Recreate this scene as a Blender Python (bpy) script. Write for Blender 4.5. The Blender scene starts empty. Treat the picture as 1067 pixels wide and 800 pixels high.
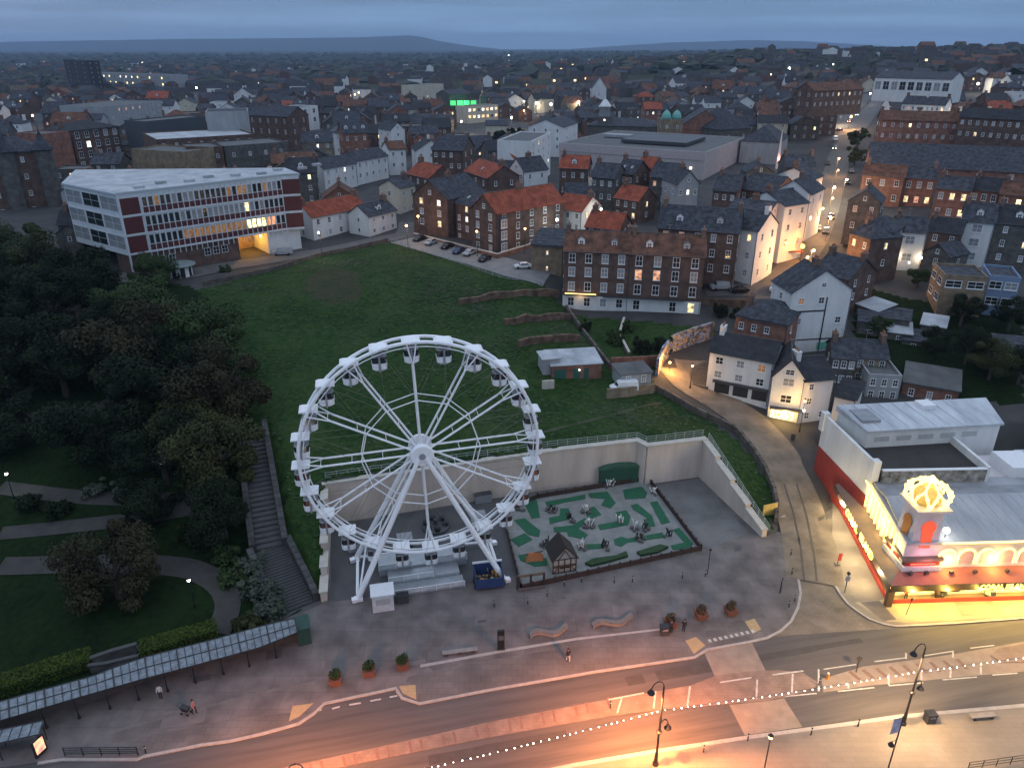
import bpy, math, random
import numpy as np
from mathutils import Vector, Matrix
R = math.radians
random.seed(7)
sc = bpy.context.scene
COL = sc.collection

# ------------------------------------------------------------------ camera
F, PITCH, H, CX, CY = 780.0, R(24.2), 66.0, 533.5, 400.0
cd = bpy.data.cameras.new('camera'); cam = bpy.data.objects.new('camera', cd); COL.objects.link(cam)
cd.sensor_width = 36.0; cd.lens = 36.0 * F / 1067.0; cd.clip_start = 1.0; cd.clip_end = 30000.0
cam.location = (0, 0, H); cam.rotation_euler = (math.pi / 2 - PITCH, 0, 0)
sc.camera = cam

# ------------------------------------------------------------------ world, light, exposure
w = bpy.data.worlds.new('World'); sc.world = w; w.use_nodes = True
nt = w.node_tree; nt.nodes.clear()
def N(t, **k):
    n = nt.nodes.new(t)
    for a, b in k.items(): setattr(n, a, b)
    return n
L = nt.links.new
out = N('ShaderNodeOutputWorld'); bg = N('ShaderNodeBackground'); L(bg.outputs[0], out.inputs[0])
tc = N('ShaderNodeTexCoord'); sep = N('ShaderNodeSeparateXYZ'); L(tc.outputs['Generated'], sep.inputs[0])
sky = N('ShaderNodeTexSky', sky_type='NISHITA', sun_disc=False); sky.sun_elevation = R(1.5); sky.sun_rotation = R(310)
ramp = N('ShaderNodeValToRGB'); L(sep.outputs[2], ramp.inputs[0])
cr = ramp.color_ramp
cr.elements[0].position = 0.0; cr.elements[0].color = (.16, .255, .39, 1)
cr.elements[1].position = 1.0; cr.elements[1].color = (.46, .54, .68, 1)
for p, c in ((.03, (.135, .22, .345, 1)), (.07, (.085, .15, .245, 1)), (.16, (.12, .19, .30, 1)), (.45, (.34, .42, .56, 1))):
    e = cr.elements.new(p); e.color = c
mp = N('ShaderNodeMapping'); mp.inputs['Scale'].default_value = (1.6, 1.6, 34); L(tc.outputs['Generated'], mp.inputs[0])
nz = N('ShaderNodeTexNoise'); nz.inputs['Scale'].default_value = 2.1; nz.inputs['Detail'].default_value = 7; nz.inputs['Roughness'].default_value = .58
L(mp.outputs[0], nz.inputs['Vector'])
cl = N('ShaderNodeMapRange'); cl.inputs[1].default_value = .42; cl.inputs[2].default_value = .72; cl.inputs[3].default_value = .9; cl.inputs[4].default_value = 1.24
L(nz.outputs[0], cl.inputs[0])
mul = N('ShaderNodeMix', data_type='RGBA', blend_type='MULTIPLY'); mul.inputs[0].default_value = 1
L(ramp.outputs[0], mul.inputs[6]); L(cl.outputs[0], mul.inputs[7])
sk2 = N('ShaderNodeMix', data_type='RGBA', blend_type='MULTIPLY'); sk2.inputs[0].default_value = 1
sk2.inputs[7].default_value = (.05, .05, .05, 1); L(sky.outputs[0], sk2.inputs[6])
mx = N('ShaderNodeMix', data_type='RGBA'); mx.inputs[0].default_value = .94
L(sk2.outputs[2], mx.inputs[6]); L(mul.outputs[2], mx.inputs[7]); L(mx.outputs[2], bg.inputs[0])
bg.inputs[1].default_value = 1.78
sd = bpy.data.lights.new('sun', 'SUN'); so = bpy.data.objects.new('sun', sd); COL.objects.link(so)
sd.energy = .05; sd.angle = R(40); sd.color = (.9, .92, 1); so.rotation_euler = (R(50), 0, R(140))
sc.view_settings.view_transform = 'Standard'; sc.view_settings.look = 'None'
sc.view_settings.exposure = 0.0; sc.view_settings.gamma = 1.0; sc.view_settings.use_curve_mapping = False
cy = sc.cycles
cy.use_denoising = True; cy.max_bounces = 5; cy.diffuse_bounces = 2; cy.glossy_bounces = 2; cy.transmission_bounces = 3
cy.transparent_max_bounces = 6; cy.volume_bounces = 0; cy.sample_clamp_indirect = 2.0; cy.sample_clamp_direct = 0
cy.caustics_reflective = False; cy.caustics_refractive = False; cy.use_light_tree = True

# ------------------------------------------------------------------ survey: sight lines to the ground
c_, s_ = math.cos(PITCH), math.sin(PITCH)
def ray(px, py):
    u = (px - CX) / F; v = -(py - CY) / F
    return (u, c_ + v * s_, -s_ + v * c_)
def P(px, py, z=0.0):
    d = ray(px, py); t = (z - H) / d[2]
    return (d[0] * t, d[1] * t, z)
def proj(x, y, z):
    Z = z - H; dep = y * c_ - Z * s_; v = (y * s_ + Z * c_) / dep
    return (CX + F * x / dep, CY - F * v)
def hgt(x, y, py):          # height on the vertical through (x,y) seen at picture row py (for the centre column)
    u, a, b = ray(CX, py); return H + b * y / a

# hill control points: (picture x, y, ground height)
HC = [(340,515,7),(430,495,7),(560,480,7),(650,462,7),(672,472,7),(735,462,6.6),(765,492,4.5),(797,535,1.0),(812,545,.25),
 (690,415,6),(740,440,5.0),(775,455,4.2),(800,480,3),(812,520,1.0),
 (690,395,7.4),(712,385,7.1),(740,425,5.3),(770,440,4.5),(800,450,4.0),(820,470,3),(835,500,1.7),(842,540,.5),(845,575,.05),(850,610,0),(870,520,.8),(858,490,1.6),
 (620,412,8.0),(575,410,8.5),(660,405,8),(640,360,9.8),(600,338,10.6),(560,305,15),(520,280,17),(480,270,17.3),(540,278,16.8),
 (690,365,9.4),(760,345,10.5),(590,322,11.2),(660,331,11),(727,339,10.8),(650,245,18),(570,290,16.2),
 (410,250,17.6),(380,250,17.2),(330,262,16.6),(280,275,16.6),(240,288,16.6),(205,298,16.6),(430,240,17.8),
 (400,320,14),(300,370,11.8),(285,430,10),(320,480,7.9),(430,420,10.3),(520,340,14.2),(520,400,11),(250,330,15),(560,350,12.6),(380,290,17.3),
 (325,630,.1),(308,600,1.6),(285,530,5),(270,470,8),(262,430,9.5),(225,340,15),
 (0,735,.1),(100,705,.1),(150,690,.2),(230,655,.3),(300,640,.1),(180,640,.7),(60,660,.5),(0,690,.4),(100,620,1.2),(10,595,1.8),(230,600,1.6),(250,560,3.2),(170,560,3.2),(90,560,3.0),(0,560,3),
 (200,520,5),(90,515,4.8),(0,515,4.6),(100,440,9),(0,430,9),(0,360,12.6),(130,330,14.6),(60,320,15),(0,280,17),(60,275,17.3),(136,280,17.5),(160,285,17.2),
 (318,262,16.6),(270,268,16.8),(230,268,17),(100,190,21),(0,190,21),(300,190,21),(200,150,21.5),
 (740,408,5.7),(802,430,4.0),(830,446,3.2),(745,395,6.0),(790,405,5.2),(870,440,3.4),(880,455,2.6),(766,356,10),(821,362,9.4),(855,365,9),(885,366,9),(900,400,6.4),(950,415,5.2),(1010,430,5),(1067,440,5),
 (800,310,13),(815,295,14),(838,262,16),(855,230,18),(870,180,21),(880,150,23.5),(890,130,26),(840,300,13.8),(755,295,14.6),(730,300,13.8),
 (945,268,16.5),(1010,265,17),(960,225,19.8),(1060,225,20.5),(940,340,11),(1040,340,12),(1050,385,9),(985,320,13),(920,300,14),
 (700,150,22),(600,150,22),(450,150,22),(905,110,31),(1000,110,35),(1060,130,32),(830,100,32)]
HW = [(-75,1900,22),(-600,1500,20),(300,1900,24),(-1500,3000,24),(0,3500,30),(1500,3500,50),(250,800,40),(420,850,50),(640,950,58),(340,1050,54),(900,1100,62),
 (150,800,28),(0,800,22),(-300,800,21),(-650,900,20),(300,560,35),(480,560,44),(700,600,50),(220,420,27),(330,330,27),(250,230,22),(170,130,8),(170,70,2),(300,120,12),
 (-250,300,22),(-400,500,21),(-180,200,20),(-170,140,16),(-160,100,8),(-150,60,.5),(-300,80,2),(-500,300,20),(1500,1500,60),(-3000,5000,28),(3000,5000,55),(0,6500,35),(-3000,2000,22),(3000,2000,60),(-9000,9000,30),(9000,9000,40),(0,12000,35),(-8000,3000,22),(8000,3000,60)]
pts = np.array([P(*p) for p in HC] + HW)
rr = np.hypot(pts[:, None, 0] - pts[None, :, 0], pts[:, None, 1] - pts[None, :, 1])
CQ = 3.0
A_ = np.sqrt(rr ** 2 + CQ ** 2) - np.eye(len(pts)) * 1.2
NP_ = len(pts); M_ = np.ones((NP_ + 1, NP_ + 1)); M_[:NP_, :NP_] = A_; M_[NP_, NP_] = 0
RBF = np.linalg.solve(M_, np.concatenate([pts[:, 2], [0]]))
def hill_np(X, Y):
    Z = np.full(X.shape, RBF[NP_])
    for i in range(NP_): Z = Z + RBF[i] * np.sqrt((X - pts[i, 0]) ** 2 + (Y - pts[i, 1]) ** 2 + CQ ** 2)
    return np.maximum(Z, 0.0)
def hill(x, y): return float(hill_np(np.array([float(x)]), np.array([float(y)]))[0])
# flat foreshore outline (plan)
WALL = [P(338,627), P(343,545), P(580,508), P(661,499), P(671,504), P(729,496), P(796,560)]
FORE = [(-400, 20), (-150, 28)] + [P(-60,768)[:2], P(0,748)[:2], P(120,708)[:2], P(240,668)[:2], P(300,645)[:2], P(330,632)[:2]] + [p[:2] for p in WALL] + \
       [P(816,553)[:2], P(850,575)[:2], P(866,512)[:2], (54.5, 118), (100, 118), (400, 100), (400, 20)]
def inpoly(X, Y, poly):
    ins = np.zeros(np.shape(X), bool); j = len(poly) - 1
    for i in range(len(poly)):
        xi, yi = poly[i][:2]; xj, yj = poly[j][:2]
        with np.errstate(divide='ignore', invalid='ignore'):
            ins ^= ((yi > Y) != (yj > Y)) & (X < (xj - xi) * (Y - yi) / (yj - yi + 1e-12) + xi)
        j = i
    return ins
def inp1(x, y, poly): return bool(inpoly(np.array([x]), np.array([y]), poly)[0])
def gz(x, y): return 0.0 if inp1(x, y, FORE) else hill(x, y)
_T = np.geomspace(30, 4000, 900)
def G(px, py):              # point of the ground seen on that sight line
    d = ray(px, py)
    X, Y, Z = d[0] * _T, d[1] * _T, H + d[2] * _T
    g = np.where(inpoly(X, Y, FORE), 0.0, hill_np(X, Y))
    k = np.argmax(Z < g)
    if not (Z[k] < g[k]): k = len(_T) - 1
    a, b = (Z - g)[k - 1], (Z - g)[k]; t = _T[k - 1] + (_T[k] - _T[k - 1]) * a / (a - b + 1e-9)
    x, y = d[0] * t, d[1] * t
    return (x, y, gz(x, y))

# ------------------------------------------------------------------ materials
MATS = {}
def mat(name, col, rough=.8, col2=None, scale=3.0, bump=0.0, metal=0.0, spec=.5, obj=True, stretch=None, detail=5):
    if name in MATS: return MATS[name]
    m = bpy.data.materials.new(name); m.use_nodes = True; t = m.node_tree; b = t.nodes['Principled BSDF']
    b.inputs['Roughness'].default_value = rough; b.inputs['Metallic'].default_value = metal; b.inputs['Specular IOR Level'].default_value = spec
    c2 = col2 or tuple(c * .72 for c in col)
    tcn = t.nodes.new('ShaderNodeTexCoord'); n = t.nodes.new('ShaderNodeTexNoise'); n.inputs['Scale'].default_value = scale; n.inputs['Detail'].default_value = detail
    n.inputs['Roughness'].default_value = .65
    src = tcn.outputs['Object']
    if stretch:
        mpn = t.nodes.new('ShaderNodeMapping'); mpn.inputs['Scale'].default_value = stretch; t.links.new(src, mpn.inputs[0]); src = mpn.outputs[0]
    t.links.new(src, n.inputs['Vector'])
    r = t.nodes.new('ShaderNodeValToRGB'); r.color_ramp.elements[0].position = .33; r.color_ramp.elements[1].position = .68
    r.color_ramp.elements[0].color = (*c2, 1); r.color_ramp.elements[1].color = (*col, 1)
    t.links.new(n.outputs[0], r.inputs[0]); t.links.new(r.outputs[0], b.inputs['Base Color'])
    if bump:
        bn = t.nodes.new('ShaderNodeBump'); bn.inputs['Strength'].default_value = bump; bn.inputs['Distance'].default_value = .1
        t.links.new(n.outputs[0], bn.inputs['Height']); t.links.new(bn.outputs[0], b.inputs['Normal'])
    MATS[name] = m; return m
def emat(name, col, strength, sample=False):
    if name in MATS: return MATS[name]
    m = bpy.data.materials.new(name); m.use_nodes = True; t = m.node_tree; b = t.nodes['Principled BSDF']
    b.inputs['Base Color'].default_value = (*[min(1, c * .5) for c in col], 1)
    b.inputs['Emission Color'].default_value = (*col, 1); b.inputs['Emission Strength'].default_value = strength
    if not sample: m.cycles.emission_sampling = 'NONE'
    MATS[name] = m; return m
def tilemat(name, col, col2, mortar, sx, sy, rough=.8, ms=.03, axis='OBJ', noise=.35, nscale=.6):
    """courses (bricks, slates, setts, flags) with weathering noise on top"""
    if name in MATS: return MATS[name]
    m = bpy.data.materials.new(name); m.use_nodes = True; t = m.node_tree; b = t.nodes['Principled BSDF']; b.inputs['Roughness'].default_value = rough; b.inputs['Specular IOR Level'].default_value = .25
    tcn = t.nodes.new('ShaderNodeTexCoord'); sp = t.nodes.new('ShaderNodeSeparateXYZ'); t.links.new(tcn.outputs['Object'], sp.inputs[0])
    cb = t.nodes.new('ShaderNodeCombineXYZ')
    if axis == 'WALL' or axis == 'ROOF':
        ad = t.nodes.new('ShaderNodeMath'); ad.operation = 'ADD'; t.links.new(sp.outputs[0], ad.inputs[0]); t.links.new(sp.outputs[1], ad.inputs[1])
        t.links.new(ad.outputs[0], cb.inputs[0]); t.links.new(sp.outputs[2], cb.inputs[1])
    else:
        t.links.new(sp.outputs[0], cb.inputs[0]); t.links.new(sp.outputs[1], cb.inputs[1])
    br = t.nodes.new('ShaderNodeTexBrick'); br.inputs['Scale'].default_value = 1; br.inputs['Brick Width'].default_value = sx; br.inputs['Row Height'].default_value = sy
    br.inputs['Mortar Size'].default_value = ms; br.inputs['Color1'].default_value = (*col, 1); br.inputs['Color2'].default_value = (*col2, 1); br.inputs['Mortar'].default_value = (*mortar, 1)
    t.links.new(cb.outputs[0], br.inputs['Vector'])
    n = t.nodes.new('ShaderNodeTexNoise'); n.inputs['Scale'].default_value = nscale; n.inputs['Detail'].default_value = 6; t.links.new(tcn.outputs['Object'], n.inputs['Vector'])
    mr = t.nodes.new('ShaderNodeMapRange'); mr.inputs[1].default_value = .3; mr.inputs[2].default_value = .7; mr.inputs[3].default_value = 1 - noise; mr.inputs[4].default_value = 1 + noise
    t.links.new(n.outputs[0], mr.inputs[0])
    mm = t.nodes.new('ShaderNodeMix'); mm.data_type = 'RGBA'; mm.blend_type = 'MULTIPLY'; mm.inputs[0].default_value = 1
    t.links.new(br.outputs[0], mm.inputs[6]); t.links.new(mr.outputs[0], mm.inputs[7]); t.links.new(mm.outputs[2], b.inputs['Base Color'])
    MATS[name] = m; return m

# walls
BRK = tilemat('dark_brick', (.14,.068,.05), (.095,.047,.036), (.12,.098,.085), .45, .15, axis='WALL')
BRR = tilemat('red_brick', (.30,.10,.06), (.22,.07,.045), (.2,.15,.12), .45, .15, axis='WALL')
BRB = tilemat('buff_brick', (.27,.20,.13), (.2,.145,.1), (.22,.19,.15), .45, .15, axis='WALL')
BRG = tilemat('grey_stone', (.13,.12,.11), (.09,.084,.078), (.095,.088,.082), .7, .3, axis='WALL')
WHT = mat('white_render', (.74,.74,.73), .85, (.60,.60,.58), .5, stretch=(1,1,.25))
CRM = mat('cream_render', (.62,.56,.44), .85, (.48,.43,.34), .5, stretch=(1,1,.25))
GRY = mat('grey_render', (.36,.37,.38), .85, (.26,.27,.28), .5, stretch=(1,1,.25))
PNK = mat('pink_render', (.66,.52,.5), .85, (.52,.42,.4), .5)
TAN = tilemat('tan_brick', (.28,.19,.11), (.22,.15,.09), (.2,.17,.13), .45, .15, axis='WALL')
WALLS = {'dark brick': BRK, 'red brick': BRR, 'buff brick': BRB, 'grey stone': BRG, 'white': WHT, 'cream': CRM, 'grey': GRY, 'pink': PNK, 'tan brick': TAN}
# roofs
SLT = tilemat('slate_roof', (.062,.066,.08), (.042,.046,.058), (.028,.03,.036), .5, .28, .8, axis='ROOF', noise=.55, nscale=.9)
SLD = tilemat('dark_slate', (.038,.039,.046), (.026,.027,.032), (.018,.018,.022), .5, .28, .8, axis='ROOF')
RED = tilemat('red_pantile', (.36,.085,.04), (.27,.06,.032), (.13,.035,.02), .3, .3, .8, axis='ROOF')
BRN = tilemat('brown_tile', (.17,.075,.045), (.12,.055,.035), (.06,.03,.02), .3, .3, .8, axis='ROOF', noise=.5)
FLT = mat('roof_felt', (.12,.122,.12), .8, (.07,.072,.072), .35, .2)
FLP = mat('pale_roof_felt', (.5,.52,.54), .7, (.27,.29,.31), .25, .15, detail=8)
ROOFS = {'slate': SLT, 'dark slate': SLD, 'red tile': RED, 'brown tile': BRN, 'flat': FLT, 'flat pale': FLP}
WPT = mat('white_paint', (.8,.8,.8), .45, (.7,.7,.7), 2)
WST = mat('white_steel', (.9,.9,.9), .35, (.84,.84,.85), 1)
BLK = mat('black_paint', (.02,.02,.022), .45, (.012,.012,.013), 2)
DGY = mat('dark_grey_paint', (.06,.062,.068), .5)
MGY = mat('mid_grey_metal', (.3,.31,.33), .45, None, 2)
GLS = mat('window_glass', (.03,.035,.042), .08, (.015,.018,.022), .2, spec=.8)
GLB = mat('window_blind', (.33,.34,.35), .25, (.2,.21,.22), .3)
def litmat(name, col, st):
    m = emat(name, col, st); t = m.node_tree; b = t.nodes['Principled BSDF']; tcn = t.nodes.new('ShaderNodeTexCoord'); oi = t.nodes.new('ShaderNodeObjectInfo'); ad = t.nodes.new('ShaderNodeVectorMath'); ad.operation = 'ADD'
    n = t.nodes.new('ShaderNodeTexNoise'); n.inputs['Scale'].default_value = 1.7; n.inputs['Detail'].default_value = 1; t.links.new(tcn.outputs['Object'], ad.inputs[0]); t.links.new(oi.outputs['Location'], ad.inputs[1]); t.links.new(ad.outputs[0], n.inputs['Vector'])
    r = t.nodes.new('ShaderNodeMapRange'); r.inputs[1].default_value = .35; r.inputs[2].default_value = .62; r.inputs[3].default_value = st * .15; r.inputs[4].default_value = st * 1.5; t.links.new(n.outputs[0], r.inputs[0]); t.links.new(r.outputs[0], b.inputs['Emission Strength']); return m
LITW = litmat('warm_lit_pane', (1.0,.68,.32), 1.5); LITO = litmat('orange_lit_pane', (1.0,.42,.2), .8); LITY = litmat('yellow_lit_pane', (1,.8,.3), 3.2); LITC = litmat('cool_lit_pane', (1,.93,.8), 2.2)
LIT_DIM = litmat('dim_curtained_pane', (.8,.36,.12), .16)
PANES = {'d': GLS, 'b': GLB, 'w': LITW, 'o': LITO, 'y': LITY, 'c': LITC, 'm': LIT_DIM}
CHM = tilemat('chimney_brick', (.2,.11,.08), (.15,.08,.06), (.16,.13,.11), .45, .15, axis='WALL'); POT = mat('clay_pot', (.36,.17,.1), .8)
BULBW = emat('white_bulb', (1,.92,.85), 14); BULBY = emat('yellow_bulb', (1,.70,.16), 6); BULBO = emat('sodium_lamp', (1,.5,.16), 14); BULBC = emat('cool_lamp', (1,.95,.85), 16)
GRASS = None

# ------------------------------------------------------------------ mesh helpers
class MB:
    def __init__(s): s.v = []; s.f = []; s.m = []
    def quad(s, *p, mi=0):
        n = len(s.v); s.v += [tuple(q) for q in p]; s.f.append(tuple(range(n, n + len(p)))); s.m.append(mi)
    def hexa(s, b, t, mi=0):          # bottom ring, top ring (same count), closed
        n = len(s.v); k = len(b); s.v += [tuple(q) for q in b] + [tuple(q) for q in t]
        s.f.append(tuple(range(n + k - 1, n - 1, -1))); s.m.append(mi); s.f.append(tuple(range(n + k, n + 2 * k))); s.m.append(mi)
        for i in range(k):
            j = (i + 1) % k; s.f.append((n + i, n + j, n + k + j, n + k + i)); s.m.append(mi)
        return s
    def box(s, cx, cy, cz, sx, sy, sz, rz=0, mi=0, top=1.0):
        c, q = math.cos(rz), math.sin(rz)
        def pt(a, b, z, k): a *= k; b *= k; return (cx + a * c - b * q, cy + a * q + b * c, z)
        h = [(-sx/2, -sy/2), (sx/2, -sy/2), (sx/2, sy/2), (-sx/2, sy/2)]
        return s.hexa([pt(a, b, cz - sz/2, 1) for a, b in h], [pt(a, b, cz + sz/2, top) for a, b in h], mi)
    def bx(s, x0, x1, y0, y1, z0, z1, mi=0): return s.box((x0+x1)/2, (y0+y1)/2, (z0+z1)/2, x1-x0, y1-y0, z1-z0, 0, mi)
    def prism(s, poly, z0, z1, mi=0):
        a = sum(poly[i][0]*poly[(i+1) % len(poly)][1] - poly[(i+1) % len(poly)][0]*poly[i][1] for i in range(len(poly)))
        if a < 0: poly = poly[::-1]
        return s.hexa([(p[0], p[1], z0) for p in poly], [(p[0], p[1], z1) for p in poly], mi)
    def tube(s, p, q, r, n=6, r2=None, mi=0):
        p, q = Vector(p), Vector(q); d = q - p
        if d.length < 1e-6: return s
        d.normalize(); a = d.cross(Vector((0, 0, 1)) if abs(d.z) < .9 else Vector((1, 0, 0))).normalized(); b = d.cross(a)
        r2 = r if r2 is None else r2
        ring = lambda o, k: [o + a * (k * math.cos(t)) + b * (k * math.sin(t)) for t in [2 * math.pi * i / n + math.pi / n for i in range(n)]]
        return s.hexa(ring(p, r), ring(q, r2), mi)
    def path(s, ps, r, n=6, mi=0, closed=False):
        for a, b in zip(ps, ps[1:] + ([ps[0]] if closed else [])): s.tube(a, b, r, n, mi=mi)
        return s
    def lathe(s, prof, n=12, o=(0, 0, 0), mi=0):
        base = len(s.v); k = len(prof)
        for r, z in prof:
            for i in range(n): t = 2 * math.pi * i / n; s.v.append((o[0] + r * math.cos(t), o[1] + r * math.sin(t), o[2] + z))
        for j in range(k - 1):
            for i in range(n):
                a = base + j * n + i; b = base + j * n + (i + 1) % n; s.f.append((a, b, b + n, a + n)); s.m.append(mi)
        s.f.append(tuple(base + i for i in range(n))[::-1]); s.m.append(mi); s.f.append(tuple(base + (k - 1) * n + i for i in range(n))); s.m.append(mi)
        return s
    def ball(s, o, r, n=8, mi=0, sz=1.0):
        k = n // 2 + 1
        return s.lathe([(max(r * math.sin(math.pi * j / k), .001), -r * sz * math.cos(math.pi * j / k)) for j in range(k + 1)], n, o, mi)
    def mesh(s, name, mats, smooth=False):
        me = bpy.data.meshes.new(name); me.from_pydata(s.v, [], s.f)
        for m in (mats if isinstance(mats, (list, tuple)) else [mats]): me.materials.append(m)
        if any(s.m): me.polygons.foreach_set('material_index', s.m)
        if smooth: me.polygons.foreach_set('use_smooth', [True] * len(s.f))
        me.update(); return me
    def build(s, name, mats, parent=None, smooth=False, loc=None, rz=None): return link(name, s.mesh(name, mats, smooth), parent, loc, rz)
def link(name, me, parent=None, loc=None, rz=None):
    o = bpy.data.objects.new(name, me); COL.objects.link(o)
    if parent is not None: o.parent = parent
    if loc is not None: o.location = loc
    if rz is not None: o.rotation_euler[2] = rz
    return o
def tag(o, label=None, cat=None, group=None, kind=None):
    if label: o['label'] = label
    if cat: o['category'] = cat
    if group: o['group'] = group
    if kind: o['kind'] = kind
    return o
def thing(name, label, cat, loc=(0, 0, 0), rz=0, group=None):
    o = bpy.data.objects.new(name, None); COL.objects.link(o); o.location = loc; o.rotation_euler[2] = rz
    o.empty_display_size = .2
    return tag(o, label, cat, group)
def struct(name, mb, m, **k): return tag(mb.build(name, m, **k), kind='structure')
KIDS = {}
def dup(root, loc, rz=None, label=None, group=None, scale=None):
    def cp(o, par):
        c = o.copy(); COL.objects.link(c)
        if par is not None: c.parent = par
        for ch in o.children: cp(ch, c)
        return c
    r = cp(root, None); r.location = loc
    if rz is not None: r.rotation_euler[2] = rz
    if scale: r.scale = (scale,) * 3
    if label: r['label'] = label
    if group: r['group'] = group
    return r
def light(name, loc, power, col, parent=None, r=.15, spot=None):
    d = bpy.data.lights.new(name, 'SPOT' if spot else 'POINT'); d.energy = power; d.color = col; d.shadow_soft_size = r
    if spot: d.spot_size = R(spot); d.spot_blend = .6
    o = bpy.data.objects.new(name, d); COL.objects.link(o); o.location = loc
    if parent is not None: o.parent = parent
    return o
def text(s, size, ext=.05):
    cu = bpy.data.curves.new('lettering', 'FONT'); cu.body = s; cu.size = size; cu.extrude = ext; cu.align_x = 'CENTER'; cu.align_y = 'CENTER'; cu.offset = size * .02
    o = bpy.data.objects.new('lettering_tmp', cu); COL.objects.link(o); bpy.context.view_layer.update()
    me = bpy.data.meshes.new_from_object(o.evaluated_get(bpy.context.evaluated_depsgraph_get())); bpy.data.objects.remove(o); return me
def sheet(name, pxs, z, m, z0=None):      # ground surface traced on the flat foreshore
    poly = [P(*p)[:2] if len(p) == 2 else p[1:] for p in pxs]
    mb = MB()
    if z0 is None: mb.quad(*[(x, y, z) for x, y in poly])
    else: mb.prism(poly, z0, z)
    return struct(name, mb, m)
# ------------------------------------------------------------------ ground
def grassmat(name, a, b, c, s1=.09, s2=1.2):
    m = bpy.data.materials.new(name); m.use_nodes = True; t = m.node_tree; bs = t.nodes['Principled BSDF']; bs.inputs['Roughness'].default_value = .95; bs.inputs['Specular IOR Level'].default_value = .1
    tcn = t.nodes.new('ShaderNodeTexCoord')
    n1 = t.nodes.new('ShaderNodeTexNoise'); n1.inputs['Scale'].default_value = s1; n1.inputs['Detail'].default_value = 10; n1.inputs['Roughness'].default_value = .7
    n2 = t.nodes.new('ShaderNodeTexNoise'); n2.inputs['Scale'].default_value = s2; n2.inputs['Detail'].default_value = 4
    for n in (n1, n2): t.links.new(tcn.outputs['Object'], n.inputs['Vector'])
    ad = t.nodes.new('ShaderNodeMix'); ad.inputs[0].default_value = .45; t.links.new(n1.outputs[0], ad.inputs[2]); t.links.new(n2.outputs[0], ad.inputs[3])
    r = t.nodes.new('ShaderNodeValToRGB'); e = r.color_ramp.elements
    e[0].position = .40; e[0].color = (*a, 1); e[1].position = .62; e[1].color = (*c, 1); k = e.new(.5); k.color = (*b, 1)
    t.links.new(ad.outputs[0], r.inputs[0]); t.links.new(r.outputs[0], bs.inputs['Base Color'])
    bn = t.nodes.new('ShaderNodeBump'); bn.inputs['Strength'].default_value = .6; bn.inputs['Distance'].default_value = .4
    t.links.new(n2.outputs[0], bn.inputs['Height']); t.links.new(bn.outputs[0], bs.inputs['Normal'])
    return m
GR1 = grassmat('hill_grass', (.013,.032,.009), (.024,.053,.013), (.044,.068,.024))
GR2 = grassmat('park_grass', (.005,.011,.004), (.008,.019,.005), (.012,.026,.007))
GR3 = grassmat('far_fields', (.03,.035,.022), (.045,.05,.03), (.065,.065,.045), .004, .03)
GR4 = grassmat('bare_earth', (.03,.045,.018), (.055,.05,.03), (.04,.055,.022), .25, 2)
TWN = mat('town_ground', (.06,.057,.055), .9, (.032,.032,.033), .15)
ASP = mat('asphalt', (.105,.096,.094), .75, (.06,.056,.056), 1.0, .05, detail=9, stretch=(.06, 1.1, 1))
for n in ASP.node_tree.nodes:
    if n.type == 'MAPPING': n.vector_type = 'TEXTURE'; n.inputs['Rotation'].default_value[2] = R(12); n.inputs['Scale'].default_value = (16, .9, 1)
PAV = tilemat('paving_flags', (.155,.138,.13), (.135,.12,.114), (.1,.09,.087), 1.2, .9, .85, .02, noise=.3, nscale=.18)
PAL = tilemat('promenade_flags', (.22,.195,.165), (.2,.178,.15), (.165,.145,.125), 1.2, .6, .85, .015, noise=.18, nscale=.15)
PRD = tilemat('plaza_tarmac', (.155,.137,.132), (.135,.119,.115), (.10,.09,.087), 3.2, 2.4, .88, .025, noise=.3, nscale=.35)
SET = tilemat('stone_setts', (.19,.158,.125), (.172,.142,.112), (.14,.117,.095), .7, .4, .75, .03, noise=.32, nscale=.35)
KRB = mat('kerb_stone', (.40,.37,.34), .8, (.3,.28,.26), 1.5)
MED = tilemat('median_paving', (.215,.165,.14), (.19,.147,.127), (.165,.13,.112), .6, .4, .85, .02, noise=.2)
MED2 = tilemat('crossing_surface', (.26,.215,.18), (.235,.195,.165), (.2,.17,.14), .8, .8, .85, .01, noise=.15)
RDL = mat('road_paint', (.55,.54,.51), .7, (.33,.32,.30), 2)
TAC = mat('tactile_paving', (.46,.33,.17), .85, (.36,.26,.14), 3)
CRE = mat('wall_cream_render', (.66,.555,.48), .85, (.46,.38,.32), .3, stretch=(1, 1, .22), detail=10)
CRD = mat('wall_coping', (.55,.5,.43), .8, (.42,.38,.33), 1)
STN = tilemat('rubble_stone', (.15,.125,.105), (.10,.085,.072), (.06,.055,.05), .6, .3, .9, axis='WALL')
EAR = tilemat('old_terrace_brick', (.20,.12,.085), (.14,.09,.065), (.1,.075,.06), .5, .2, .95, axis='WALL', noise=.5)

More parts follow.
